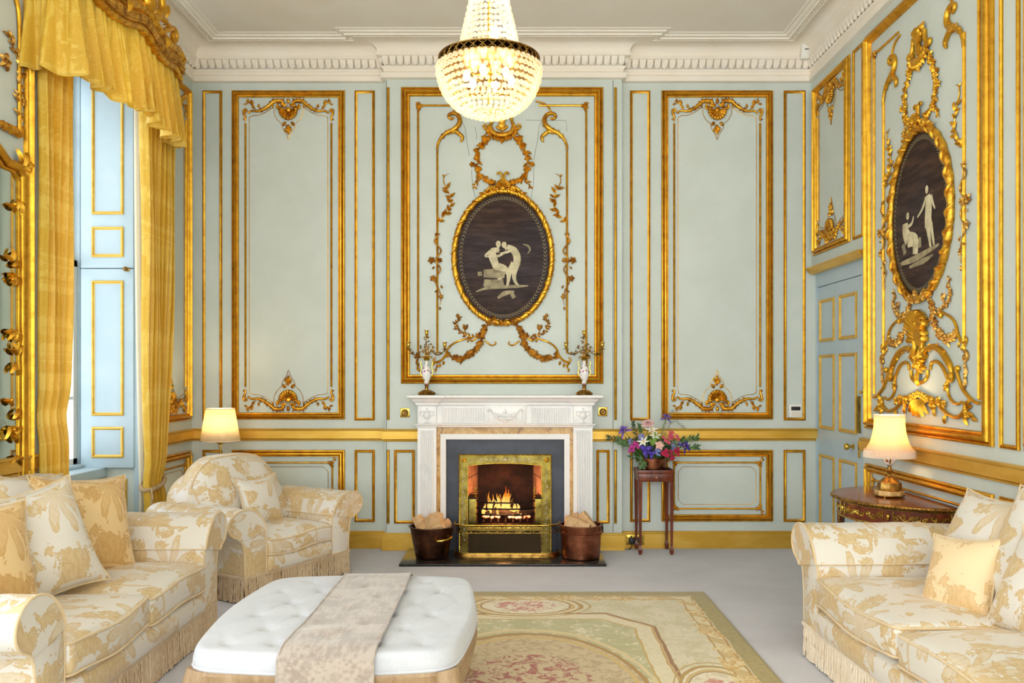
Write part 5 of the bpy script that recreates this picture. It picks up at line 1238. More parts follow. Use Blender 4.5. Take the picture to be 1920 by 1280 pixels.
split_log((-.585, 6.47, .24), .16, .09, (.5, .6, -.5), 'split log behind the big one in the left copper pan', gp)
gp = 'split logs in the right bucket'
split_log((.475, 6.37, .275), .18, .12, (.35, .1, 1.3), 'blocky split log filling the middle of the right copper bucket', gp)
split_log((.56, 6.41, .295), .17, .085, (.9, -.5, .4), 'tall split log leaning right in the right copper bucket', gp)
split_log((.41, 6.42, .265), .15, .065, (1.1, .2, .1), 'thin split log at the left edge of the right copper bucket', gp)
split_log((.50, 6.49, .28), .17, .07, (.6, .5, .8), 'split log at the back of the right copper bucket', gp)

# ------------------------------------------------------------------ candelabra on the mantel
def candelabrum(cx, lab, m):
    z = ZT; cy = 6.615; t = thing('candelabrum', (cx, cy, z), lab, 'candelabrum', 'porcelain and gilt candelabra on the mantel')
    b = MB(); b.lathe((cx,cy,z), [(.0,0),(.060,0),(.062,.006),(.050,.014),(.045,.022),(.028,.034),(.018,.040)], 20)
    for k in range(8): a = 2*PI*k/8; b.tube([(cx+.02*math.cos(a),cy+.02*math.sin(a),z+.036),(cx+.045*math.cos(a+.2),cy+.045*math.sin(a+.2),z+.024),(cx+.064*math.cos(a+.3),cy+.064*math.sin(a+.3),z+.012),(cx+.070*math.cos(a+.3),cy+.058*math.sin(a+.3),z+.008)], [.008,.008,.009,.006], 7)
    b.lathe((cx,cy,z), [(.018,.036),(.013,.05),(.018,.062),(.012,.07),(.018,.078),(.022,.082),(.016,.086)], 14); b.build('base', MAT['old_brass'], t)
    b = MB(); b.lathe((cx,cy,z), [(.014,.084),(.019,.10),(.022,.118),(.034,.145),(.041,.17),(.041,.19),(.034,.212),(.020,.232),(.013,.25),(.012,.268),(.016,.276)], 20); b.build('vase_body', MAT['painted_porcelain'], t)
    b = MB(); b.lathe((cx,cy,z), [(.015,.274),(.024,.282),(.026,.288),(.020,.296),(.026,.31),(.018,.312),(0,.31)], 14)
    for k in range(10): a = 2*PI*k/10; b.leaf((cx+.018*math.cos(a), cy+.018*math.sin(a), z+.296), a, .028, .018, .01, 0)
    b.build('collar', MAT['brass'], t)
    for s_ in (1,-1):
        b = MB(); b.tube([(cx+s_*x, cy, z+zz) for x, zz in ((.038,.150),(.050,.175),(.046,.20),(.040,.22),(.046,.245),(.050,.262),(.038,.272))], [.004,.005,.004,.004,.005,.004,.003], 7); b.leaf((cx+s_*.048, cy, z+.235), .6*s_, .018, .010, .003, 0); b.build('handle', MAT['brass'], t)
    def holder(x, y, zz, arm):
        b = MB(); b.tube(arm, [.005,.004,.0035], 7); rr = random.Random(int(x*999))
        for k in range(2, len(arm)-1, 2):
            for q in range(2):
                a = rr.uniform(0,6.28); Mx_ = Matrix.Rotation(rr.uniform(-.9,.9),4,'X') @ Matrix.Rotation(rr.uniform(-.9,.9),4,'Y'); b.leaf(arm[k], a, .032, .016, .004, 0, M=Mx_)
                p = Vector(arm[k])+Vector((math.cos(a)*.022, math.sin(a)*.022, .012)); b.blob(p, .006, .006, .006, 6, 4)
        p_ = b.build('arm', MAT['old_brass'], t)
        b = MB(); b.lathe((x,y,zz), [(0,0),(.006,0),(.012,.006),(.008,.012),(.014,.02),(.015,.034),(.012,.044),(.022,.050),(.022,.053),(.008,.053),(.008,.03),(0,.03)], 12)
        for k in range(6): a = 2*PI*k/6; b.leaf((x,y,zz-.004), a, .028, .012, .004, 0)
        b.build('candle_cup', MAT['brass'], p_)
    zt = z+.30
    holder(cx+.0, cy, zt+.165, cr([(cx,cy,zt),(cx+.006,cy,zt+.06),(cx-.004,cy,zt+.12),(cx,cy,zt+.165)], 4))
    for s_, dz in ((1,.088),(-1,.088)):
        holder(cx+s_*.145, cy, zt+dz-.018, cr([(cx,cy,zt),(cx+s_*.03,cy-.005,zt+.05),(cx+s_*.08,cy-.008,zt+.025),(cx+s_*.12,cy,zt+.03),(cx+s_*.145,cy,zt+dz-.018)], 4))
    b = MB(); rr = random.Random(9)
    for k in range(9):
        a = rr.uniform(0,6.28); L = rr.uniform(.05,.11); q = [(cx,cy,zt), (cx+.02*math.cos(a),cy+.01*math.sin(a),zt+L*.6), (cx+.05*math.cos(a),cy+.02*math.sin(a),zt+L)]
        b.tube(cr(q,3), [.0025,.002,.0012], 5); e = q[-1]; b.leaf(e, a, .022, .012, .003, 0); b.leaf(e, a+2, .020, .012, .003, 0); b.blob((e[0],e[1],e[2]+.006), .008, .008, .008, 7, 5)
    b.build('flower_sprays', MAT['old_brass'], t)
candelabrum(X_(800, 6.615), 'gilt candelabrum with painted porcelain vase body at the left end of the mantel', 1)
candelabrum(X_(1095.5, 6.615), 'gilt candelabrum with painted porcelain vase body at the right end of the mantel', -1)

# ------------------------------------------------------------------ chandelier
cx, cy, zr, RR = -.135, 4.12, 2.965, .248
ch = thing('crystal_chandelier', (cx, cy, CEIL), 'large bead crystal basket chandelier with pierced brass ring, lit bulbs inside', 'chandelier')
b = MB(); b.lathe((cx,cy,0), [(RR,zr-.004),(RR+.006,zr-.002),(RR+.006,zr+.003),(RR,zr+.005),(RR-.004,zr)], 64); b.lathe((cx,cy,0), [(RR,zr+.033),(RR+.006,zr+.035),(RR+.006,zr+.041),(RR,zr+.043),(RR-.004,zr+.038)], 64)
nl = 34
for k in range(nl):
    for m in (1,-1):
        b.tube([(cx+(RR+.002)*math.cos(2*PI*(k+m*1.0*(q-.5))/nl), cy+(RR+.002)*math.sin(2*PI*(k+m*1.0*(q-.5))/nl), zr+.002+.036*q) for q in (0,.33,.66,1)], .0022, 5)
    a = 2*PI*k/nl; b.tube([(cx+RR*math.cos(a+.012*math.cos(q)), cy+RR*math.sin(a+.012*math.cos(q)), zr+.019+.012*math.sin(q)) for q in [2*PI*i/8 for i in range(8)]], .0016, 4, closed=True)
b.build('pierced_ring', MAT['old_brass'], ch)
def beads(spec):
    """spec rows: (radius, z, bead radius, count, phase)"""
    t_ = (1+5**.5)/2; ico = [(-1,t_,0),(1,t_,0),(-1,-t_,0),(1,-t_,0),(0,-1,t_),(0,1,t_),(0,-1,-t_),(0,1,-t_),(t_,0,-1),(t_,0,1),(-t_,0,-1),(-t_,0,1)]
    fc = [(0,11,5),(0,5,1),(0,1,7),(0,7,10),(0,10,11),(1,5,9),(5,11,4),(11,10,2),(10,7,6),(7,1,8),(3,9,4),(3,4,2),(3,2,6),(3,6,8),(3,8,9),(4,9,5),(2,4,11),(6,2,10),(8,6,7),(9,8,1)]
    V = [Vector(p).normalized() for p in ico]; cache = {}; F2 = []
    def mid(i, j):
        k = (min(i,j), max(i,j))
        if k not in cache: V.append((V[i]+V[j]).normalized()); cache[k] = len(V)-1
        return cache[k]
    for a, c, d in fc: x, y, z = mid(a,c), mid(c,d), mid(d,a); F2 += [(a,x,z),(c,y,x),(d,z,y),(x,y,z)]
    b = MB(); rr = random.Random(2)
    for R0, z, br, n, ph in spec:
        for k in range(n):
            a = 2*PI*(k+ph)/n; c = Vector((cx+R0*math.cos(a)+rr.uniform(-.001,.001), cy+R0*math.sin(a), z+rr.uniform(-.0015,.0015)))
            b.add([c+v*br for v in V], F2)
    return b
rows = []; n = 12
for i in range(n):
    q = i/(n-1); th = PI/2*q*.97; R0 = (RR+.008)*math.cos(th)**.80; z = zr-.012-.232*math.sin(th)**1.05
    br = .0127-.002*q; rows.append((max(.02,R0), z, br, max(6, int(2*PI*max(.02,R0)/(br*2.45))), .5*(i%2)))
b = beads(rows); o = b.build('bead_basket', MAT['crystal'], ch, angle=180); o['kind'] = 'stuff'
rows = []
for i in range(26):
    q = i/25; z = zr+.05+.75*q; R0 = .068+.085*(1-q)**2.2; R0 = .150*(1-q)**.75+.052*q+.02*math.sin(q*PI)
    R0 = .155-.045*min(1, q*2.6)-.05*q; rows.append((R0, z, .0105, int(2*PI*R0/.0235), .5*(i%2)))
b = beads(rows); o = b.build('bead_tent', MAT['crystal'], ch, angle=180); o['kind'] = 'stuff'
b = MB()
for k in range(16):      # brass cage wires
    a = 2*PI*k/16; b.tube([(cx+r_*math.cos(a), cy+r_*math.sin(a), z) for r_, z in ((RR-.014,zr),(RR-.03,zr-.07),(RR-.08,zr-.14),(RR-.15,zr-.20),(.03,zr-.222))], .0018, 5)
for r_, z in ((RR-.045, zr-.09), (RR-.10, zr-.16)): b.tube([(cx+r_*math.cos(2*PI*k/32), cy+r_*math.sin(2*PI*k/32), z) for k in range(32)], .003, 5, closed=True)
b.tube([(cx,cy,zr-.19),(cx,cy,CEIL)], .008, 8); b.blob((cx,cy,zr-.225), .014, .014, .018)
for k in range(6): a = 2*PI*k/6+.3; b.tube([(cx,cy,zr-.02),(cx+.07*math.cos(a),cy+.07*math.sin(a),zr-.05),(cx+.11*math.cos(a),cy+.11*math.sin(a),zr-.03)], .005, 6)
b.build('brass_cage', MAT['brass'], ch)
for k in range(6):
    a = 2*PI*k/6+.3; p = (cx+.115*math.cos(a), cy+.115*math.sin(a), zr-.055)
    b = MB(); b.blob(p, .017, .017, .028, 10, 8); b.build('light_bulb', MAT['bulb'], ch)
    l = bpy.data.lights.new('lamp', 'POINT'); l.energy = .7; l.color = (1,.78,.5); l.shadow_soft_size = .02; o = bpy.data.objects.new('lamp', l); COL.objects.link(o); o.location = (p[0]*.93+cx*.07, p[1]*.93+cy*.07, p[2]-.035)
for dz in (.16, .42):
    b = MB(); b.blob((cx+.03, cy-.02, zr+dz), .018, .018, .04, 10, 8); b.build('light_bulb', MAT['bulb'], ch)
    l = bpy.data.lights.new('lamp', 'POINT'); l.energy = 1.5; l.color = (1,.78,.5); l.shadow_soft_size = .02; o = bpy.data.objects.new('lamp', l); COL.objects.link(o); o.location = (cx+.03, cy-.045, zr+dz-.05)
b = MB(); b.lathe((cx,cy,0), [(0,CEIL-.05),(.03,CEIL-.045),(.05,CEIL-.02),(.06,CEIL)], 20); b.lathe((cx,cy,0), [(.06,zr+.81),(.075,zr+.82),(.07,zr+.84),(0,zr+.85)], 20); b.build('canopy', MAT['brass'], ch)
# ------------------------------------------------------------------ upholstery
def pipe(pts, parent, mat='piping_cord', r=.0055, closed=True, name='piping'):
    b = MB(); b.tube(pts, r, 6, closed=closed); return b.build(name, MAT[mat], parent, world=False)
def seat_cushion(root, x0, x1, y0, y1, z0, z1, crown=.035, crownf=.02):
    cx, cy, cz = (x0+x1)/2, (y0+y1)/2, (z0+z1)/2; sz = (x1-x0, y1-y0, z1-z0)
    def fn(p, h):
        u, v, w_ = p.x/h[0], p.y/h[1], p.z/h[2]
        q = (1-u**4)*(1-v**4)
        return (p.x, p.y-crownf*(1-u*u)*(1 if v < -.9 else max(0,-v)**4)*(1-.4*w_*w_), p.z+(crown*q if w_ > 0 else -.004*q)+.010*math.sin(u*3.3+cx*5)*(1-v)*.5)
    b = MB(); b.rbox((cx,cy,cz), sz, .030, 16, fn); c = b.build('seat_cushion', MAT['cream_damask'], root, world=False)
    for s_ in (1,-1):
        h = [q/2 for q in sz]; r = .03; pts = []
        for ax, ay in ((-1,-1),(1,-1),(1,1),(-1,1)):
            for k in range(5):
                a = {(-1,-1):PI,(1,-1):PI*1.5,(1,1):0,(-1,1):PI*.5}[(ax,ay)]+PI/2*k/4
                pts.append(Vector((ax*(h[0]-r)+r*math.cos(a), ay*(h[1]-r)+r*math.sin(a), s_*(h[2]-.010))))
        dense = []
        for i in range(len(pts)):
            a, d = pts[i], pts[(i+1)%len(pts)]; n_ = max(1, int((d-a).length/.04))
            dense += [a.lerp(d, k/n_) for k in range(n_)]
        pipe([Vector(fn(p, h))+Vector((cx,cy,cz)) for p in dense], c)
    return c
ARM_IN = [(0,.16),(0,.30),(.0,.42),(.010,.49),(.030,.54),(.055,.58),(.090,.615)]
ARM_TOP = [(.13,.640),(.18,.652),(.235,.648),(.285,.622),(.312,.58),(.312,.535),(.285,.495),(.245,.475)]
ARM_OUT = [(.215,.45),(.195,.40),(.185,.30),(.182,.16)]
def arm(root, xi, sgn, y0, y1, hs=1.0, ws=1.0, cap=True):
    full = ARM_IN+ARM_TOP+ARM_OUT; P = [(xi+sgn*x*ws, z*hs if z > .17 else z) for x, z in full]
    S = cr(P, 3); S = [(p.x, p.y) for p in S]
    ys = [y0, y0+.004, y0+.014, y0+.03]+[y0+.03+(y1-y0-.03)*k/14 for k in range(1, 15)]
    cxx = sum(p[0] for p in S)/len(S); czz = sum(p[1] for p in S)/len(S)
    b = MB(); n = len(S); vs = []
    def shr(p, k, d):     # draw the outline inward by d
        i = k; a = Vector(S[(i-1)%n]); c = Vector(S[(i+1)%n]); t_ = (c-a).normalized(); nn = Vector((-t_.y, t_.x))*(-sgn)
        return (p[0]-nn.x*d*-1, p[1]-nn.y*d*-1)
    for j, y in enumerate(ys):
        d = (.012, .004, .0, 0)[j] if j < 4 else 0
        for k, p in enumerate(S):
            q = shr(p, k, d); sag = -.004*math.sin((y-y0)*9) if p[1] > .5*hs else 0
            vs.append((q[0], y, q[1]+sag))
    fs = []
    for j in range(len(ys)-1):
        for k in range(n-1): fs.append((j*n+k, j*n+k+1, (j+1)*n+k+1, (j+1)*n+k))
    b.add(vs, fs); m = len(vs)
    # front and rear faces as a strip between matching points
    for j in (0, len(ys)-1):
        half = n//2
        for k in range(half-1):
            A_, B_, C_, D_ = j*n+k, j*n+k+1, j*n+n-2-k, j*n+n-1-k
            b.f.append((A_, B_, C_, D_) if C_ != B_ else (A_, B_, D_))
    b.n = 1
    a = b.build('arm', MAT['cream_damask'], root, world=False, angle=60)
    pipe([Vector((x, y0+.004, z)) for x, z in [shr(p, k, .002) for k, p in enumerate(S)]], a, closed=False)
    if cap:
        C = [(xi+sgn*x*ws, z*hs) for x, z in ARM_IN[3:]+ARM_TOP+ARM_OUT[:1]]; C = [(p.x, p.y) for p in cr(C, 3)]; n = len(C); e = .006; yb = y0+(y1-y0)*.74
        def nrm(k):
            a_ = Vector(C[max(0,k-1)]); c_ = Vector(C[min(n-1,k+1)]); t_ = (c_-a_).normalized(); return Vector((-t_.y, t_.x))*sgn
        b = MB(); off = [Vector(p)+nrm(k)*e for k, p in enumerate(C)]
        b.grid(lambda u, v: (lambda k, y: Vector((off[k].x, y, off[k].y+.002*math.sin(y*30+k*.4))))(int(round(u*(n-1))), (y0-.006)+(yb-.10*math.cos(u*PI*1.0)*0-(y0-.006))*v), n-1, 10)
        h2 = n//2
        k0 = len(b.v); b.v += [Vector((p.x, y0-.006, p.y)) for p in off]
        for k in range(h2-1):
            A_, B_, C_, D_ = k0+k, k0+k+1, k0+n-2-k, k0+n-1-k
            b.f.append((A_, B_, C_, D_))
        c = b.build('arm_cap', MAT['cream_damask'], root, world=False, angle=60)
        pipe([Vector((p.x, y0-.007, p.y)) for p in off], c, closed=False); pipe([Vector((off[0].x, y0+(yb-y0)*k/6, off[0].y)) for k in range(7)], c, closed=False, r=.003); pipe([Vector((p.x, yb, p.y)) for p in off], c, closed=False, r=.003)
def fringe(root, path, z1, mat, closed=True, seed=1):
    b = MB(); r = random.Random(seed); pts = [Vector((*p, 0)) for p in path]
    for i in range(len(pts) if closed else len(pts)-1):
        A_, B_ = pts[i], pts[(i+1)%len(pts)]; d = B_-A_; L = d.length; n_ = int(L/.0105); d.normalize(); nn = Vector((d.y, -d.x, 0))
        for k in range(n_):
            c = A_+d*(L*(k+.5)/n_)+nn*r.uniform(-.003,.004); sw = r.uniform(-.004,.004); vs = []; K = 9; ph = r.uniform(0,6)
            ring = 6
            zb = r.uniform(.004,.016)
            for q in range(K+1):
                z = z1-(z1-zb)*q/K; tw = q*1.5+ph; cc = c+d*(sw*q/K)+nn*(.006*(q/K))+(d*math.cos(tw)+nn*math.sin(tw))*.0016
                rad = .0056*(1.05 if q%2 else .86)
                for s_ in range(ring): a = 2*PI*s_/ring; p = cc+d*(rad*math.cos(a))+nn*(rad*math.sin(a)); vs.append((p.x, p.y, z))
            fs = []
            for q in range(K):
                for s_ in range(ring): l = (s_+1)%ring; fs.append((q*ring+s_, q*ring+l, (q+1)*ring+l, (q+1)*ring+s_))
            b.add(vs, fs)
    o = b.build('bullion_fringe', MAT[mat], root, world=False, angle=180); o['kind'] = 'stuff'
    b = MB(); b.sweep([(p.x, p.y) for p in pts], [(0,z1-.012),(-.007,z1-.010),(-.009,z1-.002),(-.007,z1+.008),(0,z1+.010)], closed=closed); b.build('braid_band', MAT[mat], root, world=False)
def backrest(root, L, y0, y1, z0, z1, rc, lean=.10, thick_top=.7, crown=.03, name='backrest', piping=True, n=18, nz=None, hump=0):
    cx, cy, cz = 0, (y0+y1)/2, (z0+z1)/2; sz = (L, y1-y0, z1-z0)
    def fn(p, h):
        u, v, w_ = p.x/h[0], p.y/h[1], p.z/h[2]
        x, y, z = p.x, p.y, p.z
        k = (w_+1)/2                                   # 0 foot, 1 top
        ex = max(0, abs(u)*h[0]-(h[0]-rc))/rc          # round the upper corners
        top = h[2]-rc*(1-math.sqrt(max(0, 1-min(1,ex)**2)))
        z = -h[2]+(z+h[2])*(top+h[2])/(2*h[2])
        z += hump*(1-u*u)*k
        y *= 1-(1-thick_top)*k
        y += lean*k*k - (crown*(1-u**4)*(1-w_**4) if v < 0 else -crown*.3*(1-w_**2)*(1-u**2))
        return (x, y, z)
    b = MB(); b.rbox((cx,cy,cz), sz, min(.07, sz[1]*.4), n, fn); o = b.build(name, MAT['cream_damask'], root, world=False)
    if piping:
        h = [q/2 for q in sz]; yy = -h[1]+.03; pts = []; N = 60
        raw = [Vector((-h[0]+.008, yy, -h[2]*.5)), Vector((-h[0]+.008, yy, h[2]-.008)), Vector((h[0]-.008, yy, h[2]-.008)), Vector((h[0]-.008, yy, -h[2]*.5))]
        for i in range(3):
            n_ = int((raw[i+1]-raw[i]).length/.02); pts += [raw[i].lerp(raw[i+1], k/n_) for k in range(n_)]
        pts.append(raw[3]); pipe([Vector(fn(p, h))+Vector((cx,cy,cz)) for p in pts], o, closed=False)
    return o
def sofa(name, loc, rz, label, cat, Li, dep, n, hs, back_z, fr_mat, group=None, seat=(.285,.425), ws=1.0, backparts=True, back_rc=.28):
    root = thing(name, loc, label, cat, group, rz); f = -dep/2; Lh = Li/2; AW = .182*ws
    b = MB(); b.rbox((0, .02, .225), (Li+.01, dep-.06, .15), .02, 8); b.build('frame_base', MAT['cream_damask'], root, world=False)
    b = MB(); b.rbox((0, f+.045, .222), (Li-.005, .10, .135), .035, 16, lambda p, h: (p.x, p.y-.018*(1-(p.z/h[2])**2), p.z)); b.build('front_border', MAT['cream_damask'], root, world=False)
    w_ = Li/n
    for k in range(n): seat_cushion(root, -Lh+w_*k+.004, -Lh+w_*(k+1)-.004, f-.015, f+dep-.26, *seat)
    for s_ in (1,-1): arm(root, s_*Lh, s_, f, f+dep-.10, hs, ws)
    if backparts: backrest(root, Li+.30*ws, f+dep-.33, f+dep-.06, .24, back_z, back_rc)
    o_ = Lh+AW+.004
    fringe(root, [(-o_, f+.004), (o_, f+.004), (o_, f+dep-.06), (-o_, f+dep-.06)], .165, fr_mat)
    return root

# left sofa against the window wall, facing right
LS = sofa('sofa', (-2.135, 3.765, 0), PI/2, 'cream and gold damask two seat sofa with brown fringe, in front of the window', 'sofa', 1.37, .91, 2, 1.0, .915, 'fringe_cord')
# right sofa
RS = sofa('sofa', (1.965, 3.255, 0), -PI/2+math.radians(2.0), 'cream and gold damask sofa with pale fringe at the right beside the lamp table', 'sofa', 1.60, .93, 2, 1.02, .80, 'fringe_pale', seat=(.30,.435))
# armchair standing askew in the left corner
ax = math.atan2(.867, .499)
fcen = Vector(((-1.688-1.207)/2, (5.14+5.976)/2)); nrm_ = Vector((.867, -.499)); cc = fcen-nrm_*.45
AC = sofa('armchair', (cc.x, cc.y, 0), ax, 'wide cream and gold damask armchair with rounded back and fringe, in the left corner', 'armchair', .60, .90, 1, .90, .80, 'fringe_cord', backparts=False, seat=(.27,.385), ws=.98)
backrest(AC, .84, .12, .40, .20, .76, .24, .06, .8, .02, name='backrest', piping=False)
backrest(AC, .74, .00, .22, .36, .85, .24, .16, .75, .035, name='back_cushion', hump=.02)

# ------------------------------------------------------------------ loose cushions
def pillow(loc, size, th, yaw, tilt, roll, label, mat, group, pip='piping_cord', ear=.06, seed=1):
    r = random.Random(seed); N = 26; b = MB(); k1, k2 = r.uniform(0,6), r.uniform(0,6)
    def out(u, v):     # outline with pointed corners
        q = 1-.075*(1-abs(v)**2)*(abs(u)**3) ; q2 = 1-.075*(1-abs(u)**2)*(abs(v)**3)
        return u*q*size/2*(1+ear*(abs(u)*abs(v))**3), v*q2*size/2*(1+ear*(abs(u)*abs(v))**3)
    def P(u, v, s_):
        x, y = out(u, v); t_ = th/2*(max(0,(1-abs(u)**2.4))*max(0,(1-abs(v)**2.4)))**.55
        t_ *= 1+.06*math.sin(3*u+k1)*math.sin(4*v+k2); dr = -.05*(v < 0)*(1-u*u)*abs(v)*size*0
        return Vector((x, s_*t_, y+dr))
    for s_ in (1,-1): b.grid(lambda u, v: P(u*2-1, v*2-1, s_), N, N)
    b.n = 1
    o = b.build('scatter_cushion', MAT[mat], angle=70); tag(o, label, 'cushion', group)
    e = []
    for a, c in (((-1,-1),(1,-1)),((1,-1),(1,1)),((1,1),(-1,1)),((-1,1),(-1,-1))):
        for k in range(16): q = k/16; e.append(P(a[0]+(c[0]-a[0])*q, a[1]+(c[1]-a[1])*q, 1))
    pipe(e, o, pip, .0048)
    o.location = loc; o.rotation_euler = (tilt, roll, yaw); return o
# local -y is the face of a cushion; yaw turns it towards the room
gp = 'scatter cushions on the left sofa'
y90 = PI/2
pillow((-2.16, 4.14, .675), .50, .20, y90-.50, -.34, .10, 'plump gold silk cushion at the far end of the left sofa', 'gold_silk', gp, seed=2)
pillow((-2.12, 3.66, .68), .50, .19, y90-.42, -.36, -.14, 'cream patterned cushion between the two gold cushions on the left sofa', 'cream_damask', gp, seed=3)
pillow((-2.14, 3.27, .665), .50, .19, y90-.38, -.34, .08, 'gold silk cushion at the near end of the left sofa, cut by the photo edge', 'gold_silk', gp, seed=4)
pillow((-2.33, 3.98, .72), .46, .16, y90-.2, -.26, .12, 'cream patterned cushion peeping out behind the others on the left sofa', 'cream_damask', gp, seed=9)
gp = 'scatter cushions on the right sofa'
pillow((2.10, 3.72, .665), .47, .19, -y90+.15, -.48, 0, 'large cream cushion in the far corner of the right sofa', 'cream_damask', gp, seed=5)
pillow((2.10, 3.30, .69), .52, .20, -y90+.12, -.42, .06, 'large cream patterned cushion leaning on the back of the right sofa', 'cream_damask', gp, seed=6)
pillow((1.90, 3.53, .575), .335, .13, -y90+.42, -.45, -.12, 'small plain gold cushion in front of the others on the right sofa', 'pale_gold_silk', gp, seed=7)
pillow((1.99, 3.10, .62), .42, .16, -y90+.15, -.40, .05, 'cream palm patterned cushion at the near end of the right sofa', 'cream_damask', gp, seed=8)
fc = math.atan2(-.499, .867)+PI/2
pillow((-1.775, 5.735, .555), .335, .13, fc, -.30, .0, 'small cream patterned cushion on the armchair', 'cream_damask', 'armchair cushion', seed=10, ear=.14)

# ------------------------------------------------------------------ ottoman and runner
OXc, OYc, OW, OL, OZ0, OZT = -.68, 3.40, .985, 1.12, .400, .485
ot = thing('ottoman', (OXc, OYc, 0), 'white button tufted ottoman coffee table on carved limed oak legs', 'ottoman')
btn = []
for j in range(6):
    for i in range(5 if j%2 == 0 else 4):
        btn.append((-.35+.175*i+(.0875 if j%2 else 0), -.45+.18*j))
def oout(a, grow=0.0):
    """serpentine outline with softly rounded corners"""
    c, s_ = math.cos(a), math.sin(a); n_ = 8.0
    k = (abs(c)**n_+abs(s_)**n_)**(-1/n_); x, y = c*k, s_*k
    fx = 1-.030*math.cos(x*PI*2)*(abs(y)>.8)*0; 
    bowy = .035*math.cos(x*PI)*(abs(y)**8); bowx = .035*math.cos(y*PI)*(abs(x)**8)
    return x*(OW/2+grow)*(1-.0)+(1 if x > 0 else -1)*bowx*.5, y*(OL/2+grow)+(1 if y > 0 else -1)*bowy*.5
def otop(x, y, edge):
    z = OZT-.006
    for bx, by in btn:
        d2 = (x-bx)**2+(y-by)**2
        if d2 < .02: z -= .026*math.exp(-d2/.0005)+.007*math.exp(-d2/.0045)
    return z
def crease(x, y):
    u = (x/.175+ (y+.45)/.36); v = (x/.175-(y+.45)/.36)
    du = abs(u-round(u)); dv = abs(v-round(v)); return .0055*(math.exp(-(du/.035)**2)+math.exp(-(dv/.035)**2))
b = MB(); NA, NR = 160, 46
def opt(u, v):
    a = 2*PI*u
    if v < .80:
        q = (v/.80); x, y = oout(a); q2 = q*.955; x, y = x*q2, y*q2
        fade = 1-max(0,(q-.75)/.25)**2
        z = OZT-.006+(otop(x,y,0)-(OZT-.006))*fade-crease(x,y)*fade*(1 if q<.95 else 0)-.006*q**6
        return Vector((x, y, z))
    q = (v-.80)/.20; th = PI/2*min(1,q/.55)
    x0_, y0_ = oout(a, -.018); gx = .018*math.sin(th)
    x, y = oout(a, -.022+.022*math.sin(th)+ (.004*math.sin(PI*max(0,(q-.55)/.45)))); z = OZT-.012-.03*(1-math.cos(th))-max(0,(q-.55)/.45)*(OZT-.042-OZ0)
    return Vector((x, y, z+.006*math.cos(4*a)*0-0.012*math.cos(a*4)*max(0,(q-.5))*0))
b.grid(opt, NA, NR, close_u=True); b.n = 1
b.build('tufted_pad', MAT['white_linen'], ot, world=False, angle=70)
b = MB()
for bx, by in btn:
    if abs(bx) < .44 and abs(by) < .56: b.blob((bx, by, otop(bx,by,0)+.0035), .010, .010, .005, 10, 6)
b.build('buttons', MAT['white_linen'], ot, world=False)
pipe([Vector((*oout(2*PI*k/120, .002), OZ0+.006)) for k in range(120)], ot, 'white_linen', .006)
def apron_z(a):
    x, y = oout(a); return x, y
b = MB(); N = 160
vs = []
for k in range(N):
    a = 2*PI*k/N; x, y = oout(a, .004); x2, y2 = oout(a, -.03)
    u = max(-1, min(1, x/(OW/2))) if abs(y)/(OL/2) > abs(x)/(OW/2) else max(-1, min(1, y/(OL/2)))
    low = OZ0-.073-.045*abs(u)**2.2+.030*math.cos(u*PI)*(.5)
    for (px_, py_), z in (((x2,y2),OZ0),((x,y),OZ0),(oout(a,.008),OZ0-.012),((x,y),OZ0-.024),(oout(a,.002),low+.016),(oout(a,.008),low+.006),(oout(a,.004),low),((x2,y2),low)): vs.append((px_, py_, z))
fs = [(8*k+j, 8*((k+1)%N)+j, 8*((k+1)%N)+j+1, 8*k+j+1) for k in range(N) for j in range(7)]
b.add(vs, fs); b.build('apron', MAT['limed_oak'], ot, world=False, angle=40)
for sx in (-1,1):
    for sy in (-1,1):
        b = MB(); x, y = sx*(OW/2-.055), sy*(OL/2-.055); d = .7071
        b.tube([(x-sx*.01,y-sy*.01,OZ0-.005),(x+sx*.006,y+sy*.006,.32),(x+sx*.016,y+sy*.016,.24),(x-sx*.0,y-sy*.0,.13),(x-sx*.008,y-sy*.008,.07),(x+sx*.010,y+sy*.010,.03),(x+sx*.022,y+sy*.022,.015)], [.050,.052,.040,.026,.019,.020,.018], 12)
        b.blob((x+sx*.018,y+sy*.018,.018), .026,.026,.018, 10, 6); b.build('leg', MAT['limed_oak'], ot, world=False)
# runner
b = MB(); xr0, xr1 = -.135, .175
def run(u, v):
    x = xr0+(xr1-xr0)*u; L = OL+.62; s_ = v*L
    yb = OL/2-.015
    if s_ < .22: y = yb+.020*1+.010; z = OZT-.03-(.22-s_)*1.0; y = yb+.046+.006*math.sin(u*7)
    elif s_ < .22+2*yb: y = yb-(s_-.22); e = min(yb-abs(y), .05)/.05; z = OZT+.007-.022*(1-e)**2-.3*max(0, OZT-.006-otop(x,y,0))+.0025*math.sin(y*9+u*2)+(.012*math.exp(-((y+.40-.1*u)/.04)**2)*math.exp(-((u-.35)/.25)**2)); y = y*(1+.035/yb*(1-e))
    else: d = s_-.22-2*yb; y = -yb-.050-.010*math.sin(u*5+1)*min(1,d*6); z = OZT-.018-d
    skew = .015*math.sin(v*3)
    return Vector((x+skew+(u-.5)*.03*(v), y, z))
b.grid(run, 30, 110); rn = b.build('table_runner', MAT['runner_velvet'], ot, world=False, solid=.004); rn.parent = None; rn.location = ot.location
tag(rn, 'crinkled taupe velvet runner draped along the white ottoman', 'runner')
b = MB()
for e in (.012, .988): b.tube([run(e, k/100)+Vector((0,0,.003)) for k in range(101)], .0035, 5)
b.build('hem', MAT['runner_velvet'], rn, world=False)

